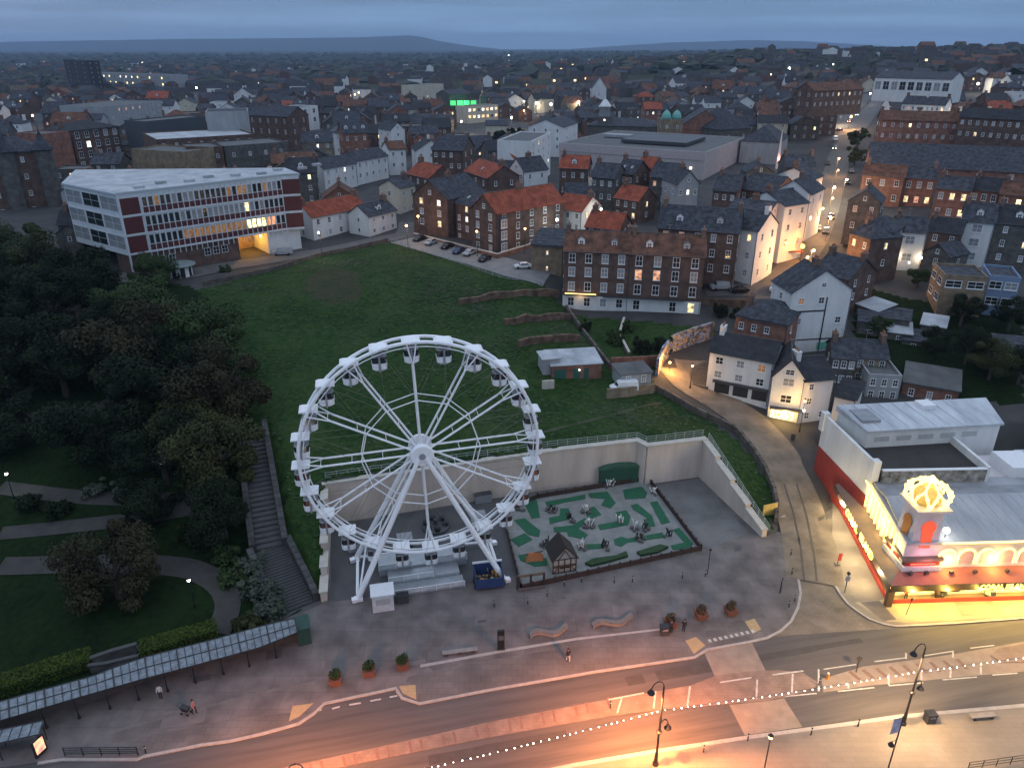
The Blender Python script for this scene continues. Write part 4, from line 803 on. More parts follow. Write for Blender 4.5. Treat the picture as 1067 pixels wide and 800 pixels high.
festoon('string of white bulbs from the bottom edge to the centre street lamp', tuple(l0 + Vector((0, 0, 7.4))), tuple(l1 + Vector((0, 0, 7.5))), .3, 48)
festoon('string of white bulbs spanning between the two tall street lamps', tuple(l1 + Vector((0, 0, 7.5))), tuple(l2 + Vector((0, 0, 7.5))), .25, 36)
festoon('string of white bulbs running off to the right edge over the road', tuple(l2 + Vector((0, 0, 7.5))), tuple(l3 + Vector((0, 0, 8.0))), .25, 32)
# beacons, signs on the median and by the arcade
t = thing('traffic_beacon', 'dark round-topped keep-left beacon on the hatched median', 'beacon', P(892,700,.01)); mb = MB(); mb.tube((0, 0, 0), (0, 0, 2.0), .07, 6); mb.build('post', BLK, t); mb = MB(); mb.lathe([(.01, -.05), (.33, -.05), (.33, .05), (.01, .05)], 12); mb.v = [(x, z, y + 2.1) for x, y, z in mb.v]; mb.build('disc', DGY, t)
t = thing('traffic_beacon', 'white striped marker post with amber base at the median tip', 'beacon', P(862,707,.01)); mb = MB(); mb.tube((0, 0, 0), (0, 0, .8), .16, 8); mb.build('shell', mat('amber_shell', (.6,.3,.05), .5), t); mb = MB(); mb.tube((0, 0, .8), (0, 0, .9), .12, 8); mb.build('cap', WPT, t)
t = thing('road_sign', 'grey road sign on a dark post at the arcade corner kerb', 'sign', P(880,617,.12)); mb = MB(); mb.tube((0, 0, 0), (0, 0, 3.0), .06, 6); mb.build('post', BLK, t); mb = MB(); mb.bx(-.3, .3, -.1, -.06, 1.9, 2.7); mb.build('plate', mat('sign_grey', (.36,.4,.45), .4), t); mb = MB(); mb.ball((0, 0, 3.15), .26, 8); mb.build('finial', BLK, t)
t = thing('advert_flag', 'small red leaning flag sign outside the arcade side', 'flag sign', P(872,588,.12)); mb = MB(); mb.tube((0, 0, 0), (.15, 0, 1.9), .04, 5); mb.build('pole', BLK, t); mb = MB(); mb.bx(.0, .5, -.03, .03, .7, 1.9); mb.build('cloth', mat('flag_red', (.5,.04,.03), .7), t); mb = MB(); mb.box(0, 0, .06, .6, .6, .12); mb.build('base', DGY, t)
t = thing('sign_post', 'thin bent sign post on the arcade forecourt edge', 'sign post', P(944,640,.12)); mb = MB(); mb.tube((0, 0, 0), (.25, 0, 2.4), .05, 5); mb.build('post', DGY, t); mb = MB(); mb.bx(.1, .4, -.05, .05, 2.2, 2.6); mb.build('plate', DGY, t)
t = thing('plaza_post', 'slim dark post with small lamp on the plaza near the golf corner', 'post', P(737,598,.12)); mb = MB(); mb.tube((0, 0, 0), (0, 0, 4.0), .06, 6, .045); mb.build('post', BLK, t); mb = MB(); mb.box(0, 0, 4.1, .3, .2, .2); mb.build('head', BLK, t)

# ------------------------------------------------------------------ people
def human(pose):
    st = {'walk': (.28, -.26, .3, -.3), 'stand': (.06, -.05, .08, .05)}[pose]
    V = [(0,0,.95), (0,0,1.12), (0,0,1.38), (0,.01,1.5), (0,-.01,1.58), (0,-.02,1.7), (.09,0,.9), (.1,-st[0]*.5,.5), (.1,-st[0]*.6+.04,.08), (.1,-st[0]*.6-.14,.04), (-.09,0,.9), (-.1,-st[1]*.5,.5), (-.1,-st[1]*.6+.04,.08), (-.1,-st[1]*.6-.14,.04),
         (.19,0,1.4), (.25,-st[3]*.3,1.15), (.26,-st[3]*.9-.06,.92), (.26,-st[3]*.95-.1,.83), (-.19,0,1.4), (-.25,-st[2]*.3,1.15), (-.26,-st[2]*.9-.06,.92), (-.26,-st[2]*.95-.1,.83)]
    E_ = [(0,1),(1,2),(2,3),(3,4),(4,5),(0,6),(6,7),(7,8),(8,9),(0,10),(10,11),(11,12),(12,13),(2,14),(14,15),(15,16),(16,17),(2,18),(18,19),(19,20),(20,21)]
    rad = [.15,.14,.17,.07,.075,.1,.1,.07,.05,.045,.1,.07,.05,.045,.075,.055,.042,.04,.075,.055,.042,.04]
    m = bpy.data.meshes.new('person_skeleton'); m.from_pydata(V, E_, []); o = bpy.data.objects.new('person_tmp', m); COL.objects.link(o)
    sk = o.modifiers.new('skin', 'SKIN'); sk.use_smooth_shade = True; o.modifiers.new('sub', 'SUBSURF').levels = 1
    for i, d in enumerate(m.skin_vertices[0].data): d.radius = (rad[i], rad[i] * (.8 if i in (0, 1, 2) else 1)); d.use_root = (i == 0)
    bpy.context.view_layer.update(); me = bpy.data.meshes.new_from_object(o.evaluated_get(bpy.context.evaluated_depsgraph_get())); bpy.data.objects.remove(o); return me
SKN = mat('skin', (.42,.26,.19), .6); CLO = {k: mat('cloth_' + k, c, .85) for k, c in dict(black=(.018,.018,.02), navy=(.03,.04,.08), pink=(.45,.2,.18), grey=(.2,.2,.21), white=(.6,.58,.56), red=(.35,.05,.04), denim=(.07,.09,.15)).items()}
HAIR = mat('hair_dark', (.03,.02,.015), .7); HM = {p: human(p) for p in ('walk', 'stand')}
hr = MB(); hr.lathe([(.1, 1.66), (.118, 1.72), (.1, 1.8), (.03, 1.835)], 8, (0, .02, 0)); hr = hr.mesh('hair', HAIR, True)
def person(px, py, rz, pose, top, leg, lb, s=1.12, z=None):
    me = HM[pose].copy(); me.name = 'person'; me.materials.clear()
    for m_ in (CLO[leg], CLO[top], SKN, CLO['black']): me.materials.append(m_)
    for f in me.polygons:
        zc_ = f.center.z; f.material_index = 3 if zc_ < .1 else 0 if zc_ < .93 and abs(f.center.x) < .22 else 2 if zc_ > 1.5 or zc_ < .9 else 1
    p = P(px, py, .12) if z is None else G(px, py); o = tag(link('person', me, None, p, R(rz)), lb, 'person'); o.scale = (s,) * 3; link('hair', hr, o); return o
person(592,689,20,'walk','black','white','person in black top and pale trousers walking on the plaza'); person(699,659,200,'stand','navy','black','person in dark coat standing beside the left brown planter'); person(712,658,160,'stand','black','black','person in black standing right of the two brown planters')
person(203,743,75,'walk','pink','black','person in pink top pushing a dark pram on the left pavement')
t = thing('pram', 'dark pram pushed by the person in pink', 'pram', P(194,743,.12), R(75)); mb = MB(); mb.hexa([(-.25, -.4, .5), (.25, -.4, .5), (.25, .3, .5), (-.25, .3, .5)], [(-.3, -.5, .9), (.3, -.5, .9), (.3, .45, 1.05), (-.3, .45, 1.05)]); mb.build('seat', BLK, t); mb = MB(); mb.tube((-.25, .4, 1.0), (-.25, .8, 1.15), .03, 4); mb.tube((.25, .4, 1.0), (.25, .8, 1.15), .03, 4); mb.tube((-.25, .8, 1.15), (.25, .8, 1.15), .03, 4); mb.build('handle', DGY, t)
for x, y in ((-.28, -.4), (.28, -.4), (-.28, .35), (.28, .35)): mb = MB(); mb.tube((x - .03, y, .15), (x + .03, y, .15), .15, 8); mb.build('wheel', BLK, t)
person(168,727,10,'stand','white','black','person in white top under the edge of the glass walkway'); person(508,601,90,'stand','grey','black','person in grey beside the blue trailer', z=None)

person(943,625,180,'stand','red','black','person in red top at the arcade entrance'); person(1033,620,200,'stand','white','denim','person in pale top outside the arcade front'); person(985,620,180,'stand','black','denim','person in black top outside the arcade front')
# ------------------------------------------------------------------ amusement arcade
PKW = mat('arcade_pale_wall', (.72,.66,.66), .75, (.6,.54,.54), .6); ARD = mat('arcade_red', (.34,.042,.03), .6, (.25,.032,.025), 1); ADK = mat('arcade_dark_fascia', (.05,.03,.025), .5)
MEM = mat('roof_membrane', (.58,.60,.63), .6, (.33,.35,.38), .35, .15, stretch=(1, .35, 1), detail=9); MEG = mat('grey_felt_and_shade', (.30,.31,.33), .7, (.2,.21,.22), .5)
AO = (50.2, 78.6, .12); ARZ = R(2.4); LXT = 3.6; LD = 21.5
ar = thing('amusement_arcade', 'brightly lit seafront amusement arcade with corner tower and red canopies', 'amusement arcade', AO, ARZ)
XR = 34.0
def lx(y): return LXT * y / LD
mb = MB(); mb.hexa([(0, 0, 0), (XR, 0, 0), (XR, LD, 0), (LXT, LD, 0)], [(0, 0, 8.4), (XR, 0, 8.4), (XR, LD, 8.4), (LXT, LD, 8.4)]); mb.build('wall', PKW, ar)
mb = MB(); rp = [(-.2, 8.45), (9.0, 9.5), (9.2, 9.5), (12.2, 8.9), (14.6, 8.8)]
for i, (a, b) in enumerate(zip(rp, rp[1:])):
    mb.hexa([(lx(a[0]) + .2, a[0], a[1] - .35), (XR, a[0], a[1] - .35), (XR, b[0], b[1] - .35), (lx(b[0]) + .2, b[0], b[1] - .35)], [(lx(a[0]) + .2, a[0], a[1]), (XR, a[0], a[1]), (XR, b[0], b[1]), (lx(b[0]) + .2, b[0], b[1])], 1 if i == 2 else 0)  # band sloping away gets a darker grey: its shade is put into the colour
mb.hexa([(lx(14.6) + .2, 14.6, 8.41), (10, 14.6, 8.41), (10, LD, 8.41), (LXT + .2, LD, 8.41)], [(lx(14.6) + .2, 14.6, 8.75), (10, 14.6, 8.75), (10, LD, 8.6), (LXT + .2, LD, 8.6)])
roof = mb.build('roof', [mat('arcade_roof_felt', (.42,.43,.45), .6, (.25,.26,.28), .3, .15, stretch=(1, .3, 1), detail=9), MEG], ar)
mb = MB()
for k in range(22): x = 3 + k * 1.45; mb.hexa([(x, 0, 8.46), (x + .05, 0, 8.46), (x + .05, 8.9, 9.5), (x, 8.9, 9.5)], [(x, 0, 8.5), (x + .05, 0, 8.5), (x + .05, 8.9, 9.55), (x, 8.9, 9.55)])
mb.build('roof_seam', mat('seam_grey', (.5,.51,.53), .6), roof)
# canopies along both fronts
AWR = mat('awning_red', (.42,.14,.10), .7, (.34,.10,.075), .7); AWG = mat('awning_brown', (.22,.15,.12), .7, (.16,.11,.09), .7)
mb = MB(); mb.hexa([(-2.3, -2.5, 3.55), (XR, -2.5, 3.55), (XR, -.01, 4.25), (-.1, -.01, 4.25)], [(-2.3, -2.5, 3.7), (XR, -2.5, 3.7), (XR, -.01, 4.4), (-.1, -.01, 4.4)]); mb.build('awning', AWR, ar)
mb = MB(); mb.hexa([(-2.3, -2.5, 3.55), (-.1, -.01, 4.25), (LXT - .1, LD, 4.25), (LXT - 2.5, LD, 3.55)], [(-2.3, -2.5, 3.705), (-.1, -.01, 4.405), (LXT - .1, LD, 4.405), (LXT - 2.5, LD, 3.705)]); mb.build('awning', AWG, ar)
mb = MB(); mb.hexa([(-2.3, -2.6, 2.75), (XR, -2.6, 2.75), (XR, -2.503, 2.75), (-2.3, -2.503, 2.75)], [(-2.3, -2.6, 3.72), (XR, -2.6, 3.72), (XR, -2.503, 3.72), (-2.3, -2.503, 3.72)]); fs1 = mb.build('fascia', ADK, ar)
mb = MB(); mb.hexa([(-2.42, -2.5, 2.75), (-2.32, -2.5, 2.75), (LXT - 2.5, LD, 2.75), (LXT - 2.6, LD, 2.75)], [(-2.42, -2.5, 3.72), (-2.32, -2.5, 3.72), (LXT - 2.5, LD, 3.72), (LXT - 2.6, LD, 3.72)]); fs2 = mb.build('fascia', ADK, ar)
SGN = emat('sign_yellow', (1,.68,.12), 4); SGR = emat('neon_red', (1,.10,.06), 3.0); NEY = emat('neon_yellow', (1,.72,.17), 4.2); NEP = emat('neon_pink', (1,.4,.45), 2.2); SHOP = emat('shop_interior', (1,.70,.25), 2.2)
la = math.atan2(LD + 2.5, LXT - .2)        # direction of the side canopy
def signtext(s, size, par, at_, rzz, m):
    t_ = text(s, size); t_.materials.clear(); t_.materials.append(m); o = link('sign_lettering', t_, par, at_); o.rotation_euler = (R(90), 0, rzz); return o
for s, d in (('CORAL', .62), ('ISLAND', .36)):
    signtext(s, 1.55, fs2, (-2.47 + (LXT - .18) * (1 - d) * 1.0 - .08, -2.5 + (LD + 2.5) * d, 3.25), la - math.pi, SGN).location = (-2.5 + (LXT - .18) * d - .04, -2.5 + (LD + 2.5) * d, 3.3)
signtext('CORAL ISLAND', .95, fs1, (12.6, -2.68, 3.22), 0, SGN)
signtext('CORAL ISLAND', .95, fs1, (22.6, -2.68, 3.22), 0, SGN)
# neon: roof edge lines, arches, bulbs
mb = MB(); mb.tube((4.6, -.35, 8.42), (XR, -.35, 8.42), .13, 6); mb.build('roof_edge_light', NEY, ar)
am = MB()
ps = [(1.12 * math.cos(math.pi * k / 12), -.12, 1.1 * math.sin(math.pi * k / 12)) for k in range(13)]; am.path([(1.12, -.12, -1.1)] + ps + [(-1.12, -.12, -1.1)], .12, 6); am = am.mesh('arch_light', NEY)
pm = MB(); pm.quad((-1, -.06, -1.1), (1, -.06, -1.1), (1, -.06, 0), *[(math.cos(math.pi * k / 10), -.06, math.sin(math.pi * k / 10)) for k in range(1, 10)], (-1, -.06, 0)); pm = pm.mesh('arch_panel', mat('arch_panel_pink', (.75,.5,.5), .6))
for k in range(11):
    x = 5.8 + k * 2.62; o = link('arch_light', am, ar, (x, 0, 6.1)); link('arch_panel', pm, o)
sm = MB(); sm.tube((0, 0, 0), (0, 0, 3.4), .16, 6); sm = sm.mesh('side_light', NEY); s2 = MB(); s2.ball((0, 0, 0), .26, 8); bulb_m = s2.mesh('bulb', BULBY)
for k in range(14):
    d = .12 + k * .066; link('side_light', sm, ar, (lx(LD * d) - .3, LD * d, 4.7))
mb = MB(); mb.tube((lx(2) - .3, 4.2, 8.3), (LXT - .3, LD, 8.3), .12, 6); mb.build('roof_edge_light', NEY, ar)
for k in range(9): link('bulb', bulb_m, ar, (-.6 + k * 3.1, -2.1, 2.55))
for k in range(9): d = .05 + k * .11; link('bulb', bulb_m, ar, (-2.2 + (LXT - .18) * d + .3, -2.5 + (LD + 2.5) * d, 2.5))
fl = MB(); fl.box(0, 0, 0, .5, .35, .4, .3); flm = fl.mesh('floodlight', DGY); 
for x in (.8, 2.9, 6.2, 9.3, 13.5, 17.2): link('floodlight', flm, ar, (x, -1.1, 4.22 + .25))
# ground floor shop fronts
for k in range(11):
    x = .3 + k * 3.05; mb = MB(); mb.quad((x, -.04, .35), (x + 2.5, -.04, .35), (x + 2.5, -.04, 2.7), (x, -.04, 2.7)); mb.build('shop_window', SHOP if k % 4 != 2 else GLS, ar)
for k in range(7):
    a, b = k / 7 + .02, (k + .8) / 7; mb = MB(); mb.quad((lx(LD * a) - .05, LD * a, .4), (lx(LD * a) - .05, LD * a, 2.7), (lx(LD * b) - .05, LD * b, 2.7), (lx(LD * b) - .05, LD * b, .4)); mb.build('shop_window', (SHOP, SGR, LITW)[k % 3], ar)
mb = MB(); mb.bx(-1.4, XR, -1.55, -1.4, 0, .6); mb.build('stall_riser', ARD, ar)
mb = MB(); mb.hexa([(-1.55, -1.5, 0), (-1.4, -1.5, 0), (LXT - 1.5, LD, 0), (LXT - 1.65, LD, 0)], [(-1.55, -1.5, .8), (-1.4, -1.5, .8), (LXT - 1.5, LD, .8), (LXT - 1.65, LD, .8)]); mb.build('stall_riser', ARD, ar)
for x in (-1.6,): mb = MB(); mb.bx(x - .5, x + .3, -2.2, -1.6, 0, 2.4); mb.build('corner_panel', mat('panel_brown', (.12,.07,.04), .6), ar)
# corner tower with lit crown
TX, TY, TS = .75, .15, 3.4
def fr(x0, x1, y0, y1, z0, k0, z1, k1):
    cx, cy = (x0 + x1) / 2, (y0 + y1) / 2; f = lambda x, y, k: (cx + (x - cx) * k, cy + (y - cy) * k)
    return [(*f(x, y, k0), z0) for x, y in ((x0, y0), (x1, y0), (x1, y1), (x0, y1))], [(*f(x, y, k1), z1) for x, y in ((x0, y0), (x1, y0), (x1, y1), (x0, y1))]
mb = MB(); mb.hexa(*fr(TX, TX + TS, TY, TY + TS, 6.3, 1.1, 13.0, .93)); tw = mb.build('tower', PKW, ar)
mb = MB(); mb.hexa(*fr(TX - .9, TX + TS + .9, TY - .9, TY + TS + .9, 4.42, 1, 5.1, 1)); mb.build('tower_band', mat('band_white', (.75,.72,.72), .6), tw)
mb = MB(); mb.hexa(*fr(TX - .6, TX + TS + .6, TY - .6, TY + TS + .6, 5.103, 1, 5.9, 1)); mb.build('tower_band', ARD, tw)
mb = MB(); mb.hexa(*fr(TX - .9, TX + TS + .9, TY - .9, TY + TS + .9, 5.903, 1, 6.3, 1)); mb.build('tower_band', AWG, tw)
mb = MB(); mb.tube((TX + .2, TY - .66, 5.4), (TX + TS, TY - .66, 5.4), .09, 6); mb.build('tower_neon', SGR, tw)
mb = MB(); mb.hexa(*fr(TX - .55, TX + TS + .55, TY - .55, TY + TS + .55, 13.003, 1, 13.3, 1)); mb.build('tower_cornice', PKW, tw)
ao = [(-.7, 0), (.7, 0), (.7, 2.2)] + [(.95 * math.cos(t), 3.0 + .95 * math.sin(t)) for t in [-.75 + k * .38 for k in range(13)]] + [(-.7, 2.2)]
def archwin(o, u, nrm, m):
    q = MB(); o = Vector(o); q.hexa([o + u * a + Vector((0, 0, b)) for a, b in ao], [o + u * a + Vector((0, 0, b)) + nrm * .12 for a, b in ao]); return q
cxT, cyT = TX + TS / 2, TY + TS / 2
q = archwin((cxT, TY - .2, 7.6), Vector((1, 0, 0)), Vector((0, -.9, 0)) * .6, None); q.v = [(x, y + (z - 7.6) * .046, z) for x, y, z in q.v]; q.build('tower_window', emat('tower_window_red', (1,.11,.05), .75), tw)
q = archwin((TX - .2, cyT, 7.6), Vector((0, 1, 0)), Vector((-.5, 0, 0)), None); q.v = [(x + (z - 7.6) * .046, y, z) for x, y, z in q.v]; q.build('tower_window', mat('tower_window_amber', (.5,.2,.05), .6), tw)
mb = MB(); mb.lathe([(1.35, 13.31), (1.7, 14.0), (1.6, 14.8), (1.0, 15.5), (.3, 15.9), (.01, 16.2)], 12, (cxT, cyT, 0)); dm = mb.build('crown_dome', mat('dome_gold', (.55,.45,.22), .5, (.4,.32,.15), 3), tw)
pet = MB(); pp = [(1.55 * 1.2, -.75, 13.4), (2.45, -.85, 14.1), (2.55, -.55, 15.0), (2.1, 0, 15.6), (2.55, .55, 15.0), (2.45, .85, 14.1), (1.55 * 1.2, .75, 13.4)]
pet.path(pp, .15, 6); pet.path([(2.1, 0, 15.6), (1.3, 0, 16.1), (.5, 0, 16.4), (.1, 0, 16.7)], .13, 6); 
for q in pp + [(1.3, 0, 16.1), (.6, 0, 16.4)]: pet.ball(q, .24, 6)
pm_ = pet.mesh('crown_petal', NEY)
for k in range(8): link('crown_petal', pm_, dm, (cxT, cyT, 0), k * math.pi / 4)
mb = MB(); mb.ball((cxT, cyT, 16.75), .38, 8); mb.build('crown_ball', BULBY, dm)
fb = MB(); fb.ball((0, 0, 0), .42, 8); o = link('floodlight_bulb', fb.mesh('floodlight_bulb', BULBC), ar, (5.4, .8, 9.6)); mb = MB(); mb.tube((5.4, .8, 8.4), (5.4, .8, 9.3), .06, 5); mb.build('floodlight_pole', DGY, ar)
# added unseen point lamps that cast the light for the bulbs and neon
AY = (1,.72,.22)
for x in (1, 5.5, 10, 14.5, 19, 24): light('canopy_light', (x, -2.9, 2.4), 1500, (1,.64,.12), ar, .3)
for x in (6, 12, 18, 25): light('arch_wall_light', (x, -1.0, 5.6), 560, (1,.60,.17), ar, .3)
for d in (.1, .35, .6, .85): light('side_canopy_light', (lx(LD * d) - 3.1, LD * d, 2.4), 900, (1,.76,.4), ar, .3); light('side_wall_light', (lx(LD * d) - .9, LD * d, 6.2), 420, AY, ar, .3)
light('crown_light', (cxT, cyT - .2, 17.4), 700, AY, ar, .3); light('floodlight_light', (5.4, .6, 9.7), 160, (1,.95,.85), ar, .3); light('tower_pink_light', (cxT + .4, TY - 2.0, 6.6), 240, (1,.35,.4), ar, .3)
# small ride and sweet barrow outside
for px, lb, m_ in ((978, 'small round dark kiddie ride outside the arcade front', ADK), (1030, 'small round blue-grey kiddie ride outside the arcade front', mat('ride_blue', (.25,.33,.42), .4))):
    t = thing('kiddie_ride', lb, 'kiddie ride', P(px, 622, .12)); mb = MB(); mb.lathe([(.5, 0), (.55, .25), (.15, .3)], 10); mb.build('base', DGY, t); mb = MB(); mb.ball((0, 0, .9), .75, 10, sz=.75); mb.build('pod', m_, t); mb = MB(); mb.bx(-.3, .3, -.75, -.5, .8, 1.3); mb.build('windscreen', GLS, t)

# hall behind the arcade
def poly3(px, z): return [P(x, y, z)[:2] for x, y in px]
WSTN = mat('stained_wall', (.52,.49,.44), .9, (.10,.085,.06), .9, .2, detail=10)
hl = thing('theatre_hall', 'white flat-roofed hall with pale panelled roof behind the amusement arcade', 'hall', P(905,466,10.4))
def ab(q): o = hl.location; return [(x - o.x, y - o.y) for x, y in q]
oz = -hl.location.z
A, B, C_, D_ = [Vector(P(*p, 13.2)[:2]) for p in ((905,449),(1043,441),(1026,419),(874,427))]; dv = (B - A).normalized(); nv = (D_ - A).normalized(); dpt = (D_ - A).length
mb = MB(); mb.prism(ab([tuple(v) for v in (A, B, C_, D_)]), oz, 13.0 + oz); mb.build('wall', WHT, hl)
q = [A - nv * .3 - dv * .3, B - nv * .3 + dv * .3, C_ + nv * .3 + dv * .3, D_ + nv * .3 - dv * .3]; mb = MB(); k = ab([tuple(v) for v in q]); mb.hexa([(*v, 13.003 + oz) for v in k], [(*k[0], 13.3 + oz), (*k[1], 13.3 + oz), (*k[2], 13.9 + oz), (*k[3], 13.9 + oz)]); rf = mb.build('roof', MEM, hl)
mb = MB()
for i in range(9): v = A + dv * (i * 2.2); a = ab([tuple(v)])[0]; b = ab([tuple(v + nv * dpt)])[0]; mb.tube((*a, 13.33 + oz), (*b, 13.93 + oz), .05, 4)
mb.build('roof_seam', MATS['seam_grey'], rf)
pmb = MB(); p_ = ab([tuple(A + dv * 2 + nv * 4)])[0]; pmb.box(p_[0], p_[1], 13.7 + oz, 3.0, 4, .4, math.atan2(dv.y, dv.x)); pmb.build('roof_panel', MEG, rf); p_ = ab([tuple(A + dv * 13.5 + nv * 6)])[0]; pmb = MB(); pmb.box(p_[0], p_[1], 13.9 + oz, 2.2, 2.2, 1.0, math.atan2(dv.y, dv.x)); pmb.build('roof_unit', WPT, rf)
for i in range(5):
    v = ab([tuple(A + dv * (1.2 + i * 3.6) - nv * .06)])[0]; w_ = ab([tuple(A + dv * (3.6 + i * 3.6) - nv * .06)])[0]; mb = MB(); mb.hexa([(*v, 11.3 + oz), (*w_, 11.3 + oz), (w_[0], w_[1] + .05, 11.3 + oz), (v[0], v[1] + .05, 11.3 + oz)], [(*v, 12.1 + oz), (*w_, 12.1 + oz), (w_[0], w_[1] + .05, 12.1 + oz), (v[0], v[1] + .05, 12.1 + oz)]); mb.build('vent_panel', mat('panel_pale', (.5,.5,.5), .7), hl)
# sunken roof block with stained wall, and the street wing
sb = thing('roof_block', 'sunken dark flat roof block with stained pale wall behind the arcade roof', 'building', P(925,508,8.6)); o = sb.location
SA, SB_ = Vector(P(917,508,8.3)[:2]), Vector(P(1024,506,8.3)[:2]); e = (SB_ - SA).normalized(); f = Vector((-e.y, e.x)); fb_ = A
rel = lambda v: (v.x - o.x, v.y - o.y)
mb = MB(); mb.prism([rel(SA + f * .4), rel(SB_ + f * .4), rel(SB_ + f * 9.5), rel(SA + f * 9.5)], -o.z, 10.3 - o.z); mb.build('roof_slab', mat('old_bitumen', (.045,.04,.036), .9, (.028,.026,.024), .4), sb)
mb = MB(); mb.prism([rel(SA), rel(SB_), rel(SB_ + f * .4), rel(SA + f * .4)], -o.z, 11.0 - o.z); mb.build('stained_wall', WSTN, sb)
mb = MB(); mb.prism([rel(SA - f * .06 - e * .1), rel(SB_ - f * .06 + e * .1), rel(SB_ + f * .46 + e * .1), rel(SA + f * .46 - e * .1)], 11.003 - o.z, 11.15 - o.z); mb.build('coping', WPT, sb)
mb = MB(); mb.prism([rel(SB_ + e * .02), rel(SB_ + e * .5), rel(SB_ + e * .5 + f * 9.5), rel(SB_ + e * .02 + f * 9.5)], -o.z, 11.4 - o.z); mb.build('parapet', WHT, sb)
mb = MB(); mb.prism([rel(SB_ + e * 4.5 + f * 1), rel(SB_ + e * 9 + f * 1), rel(SB_ + e * 9 + f * 6), rel(SB_ + e * 4.5 + f * 6)], -o.z, 10.6 - o.z); mb.build('plant_box', WPT, sb)
mb = MB(); mb.prism([rel(SB_ + e * 9.5 - f * 4), rel(SB_ + e * 24 - f * 4), rel(SB_ + e * 24 + f * 8), rel(SB_ + e * 9.5 + f * 8)], -o.z, 9.6 - o.z); mb.build('side_roof', MEM, sb)
pw = thing('street_wing', 'long white parapet wing with bright red wall along the setts street', 'building', P(912,483,12)); o = pw.location
C, D = Vector(P(911,482,12)[:2]), Vector(P(859,432,12)[:2]); d2 = (D - C).normalized(); n2 = Vector((d2.y, -d2.x))
mb = MB(); mb.prism([rel(C), rel(D), rel(D + n2 * .5), rel(C + n2 * .5)], 6.4 - o.z, 12 - o.z); mb.build('parapet', WHT, pw)
mb = MB(); mb.prism([rel(C - n2 * .06), rel(D - n2 * .06), rel(D + n2 * .44), rel(C + n2 * .44)], -o.z, 6.397 - o.z); mb.build('red_wall', ARD, pw)
mb = MB(); mb.prism([rel(C + n2 * .5 + d2 * .2), rel(D + n2 * .5), rel(D + n2 * 4.5), rel(C + n2 * 4.5 + d2 * .2)], -o.z, 10.2 - o.z); mb.build('roof', MATS['old_bitumen'], pw)
for v in (C, D): mb = MB(); w_ = rel(v + n2 * .25); mb.box(w_[0], w_[1], 10.8 - o.z, 1.1, 1.1, 3.2, math.atan2(d2.y, d2.x)); mb.build('corner_pier', WHT, pw)

# ------------------------------------------------------------------ glass-roofed walkway, bus shelter
GRF = mat('dirty_glass_roof', (.24,.27,.30), .45, (.09,.105,.12), 1.6, spec=.5, detail=9)
cw = thing('covered_walkway', 'long glass-roofed walkway on thin black posts along the park edge', 'covered walkway', P(0,748,.12))
o = Vector(cw.location); lo = [(-70,776),(0,751),(78,728),(144,709),(204,693),(270,675),(310,659)]; up = [(-70,752),(0,731),(98,704),(115,697),(150,685),(227,665),(270,653),(307,644)]
Lp = [Vector(P(*p, 3.0)) - o for p in lo]; Up = [Vector(P(*p, 3.4)) - o for p in up]
def along(ps, t):
    tot = sum((b - a).length for a, b in zip(ps, ps[1:])); t *= tot
    for a, b in zip(ps, ps[1:]):
        if t <= (b - a).length + 1e-6: return a.lerp(b, t / (b - a).length)
        t -= (b - a).length
    return ps[-1].copy()
NS = 44; mb = MB(); fr_ = MB()
for i in range(NS):
    a, b, c, d = along(Lp, i / NS), along(Lp, (i + 1) / NS), along(Up, (i + 1) / NS), along(Up, i / NS)
    mb.hexa([a, b, c, d], [v + Vector((0, 0, .05)) for v in (a, b, c, d)])
mb.build('glass_roof', GRF, cw)
for i in range(NS + 1):
    a, d = along(Lp, i / NS), along(Up, i / NS); fr_.tube(a + Vector((0, 0, .08)), d + Vector((0, 0, .08)), .05 if i % 4 else .1, 4)
for t_ in (0, .5, 1): fr_.path([along(Lp, i / NS).lerp(along(Up, i / NS), t_) + Vector((0, 0, .07)) for i in range(NS + 1)], .06, 4)
fr_.build('roof_bars', BLK, cw)
cp_ = MB(); cp_.tube((0, 0, 0), (0, 0, 2.85), .07, 6); cp_.lathe([(.16, 0), (.1, .5), (.07, .6)], 8); cp_ = cp_.mesh('post', BLK)
for x, y in ((49,758),(83,748),(115,738),(145,729),(175,720),(204,711),(233,702),(260,694),(288,685),(12,770)): link('post', cp_, cw, Vector(P(x, y, .12)) - o)
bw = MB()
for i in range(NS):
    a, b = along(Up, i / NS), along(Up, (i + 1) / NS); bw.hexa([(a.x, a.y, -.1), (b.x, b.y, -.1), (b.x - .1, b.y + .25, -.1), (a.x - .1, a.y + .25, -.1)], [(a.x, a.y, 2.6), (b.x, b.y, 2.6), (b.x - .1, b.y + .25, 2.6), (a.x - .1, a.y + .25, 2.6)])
bw.build('back_wall', mat('walkway_dark_wall', (.08,.075,.07), .9), cw)  # back wall in one even dark colour
t = thing('utility_cabinet', 'tall dark green cabinet at the end of the glass walkway by the stairs', 'cabinet', P(318,672,.12), R(20)); mb = MB(); mb.bx(-.7, .8, 0, 2.4, 0, 2.4); mb.build('case', mat('cabinet_green', (.02,.07,.055), .6), t); mb = MB(); mb.bx(-.8, .9, -.1, 2.5, 2.403, 2.55); mb.build('lid', MATS['cabinet_green'], t)
t = thing('bus_shelter', 'small black bus shelter with glass roof at the lower left', 'bus shelter', P(8,792,.12), R(17)); mb = MB(); mb.bx(-4, 3.4, 0, 1.8, 2.4, 2.5); mb.build('roof', GRF, t)
mb = MB()
for i in range(9): mb.tube((-4 + i * .92, 0, 2.54), (-4 + i * .92, 1.8, 2.54), .04, 4)
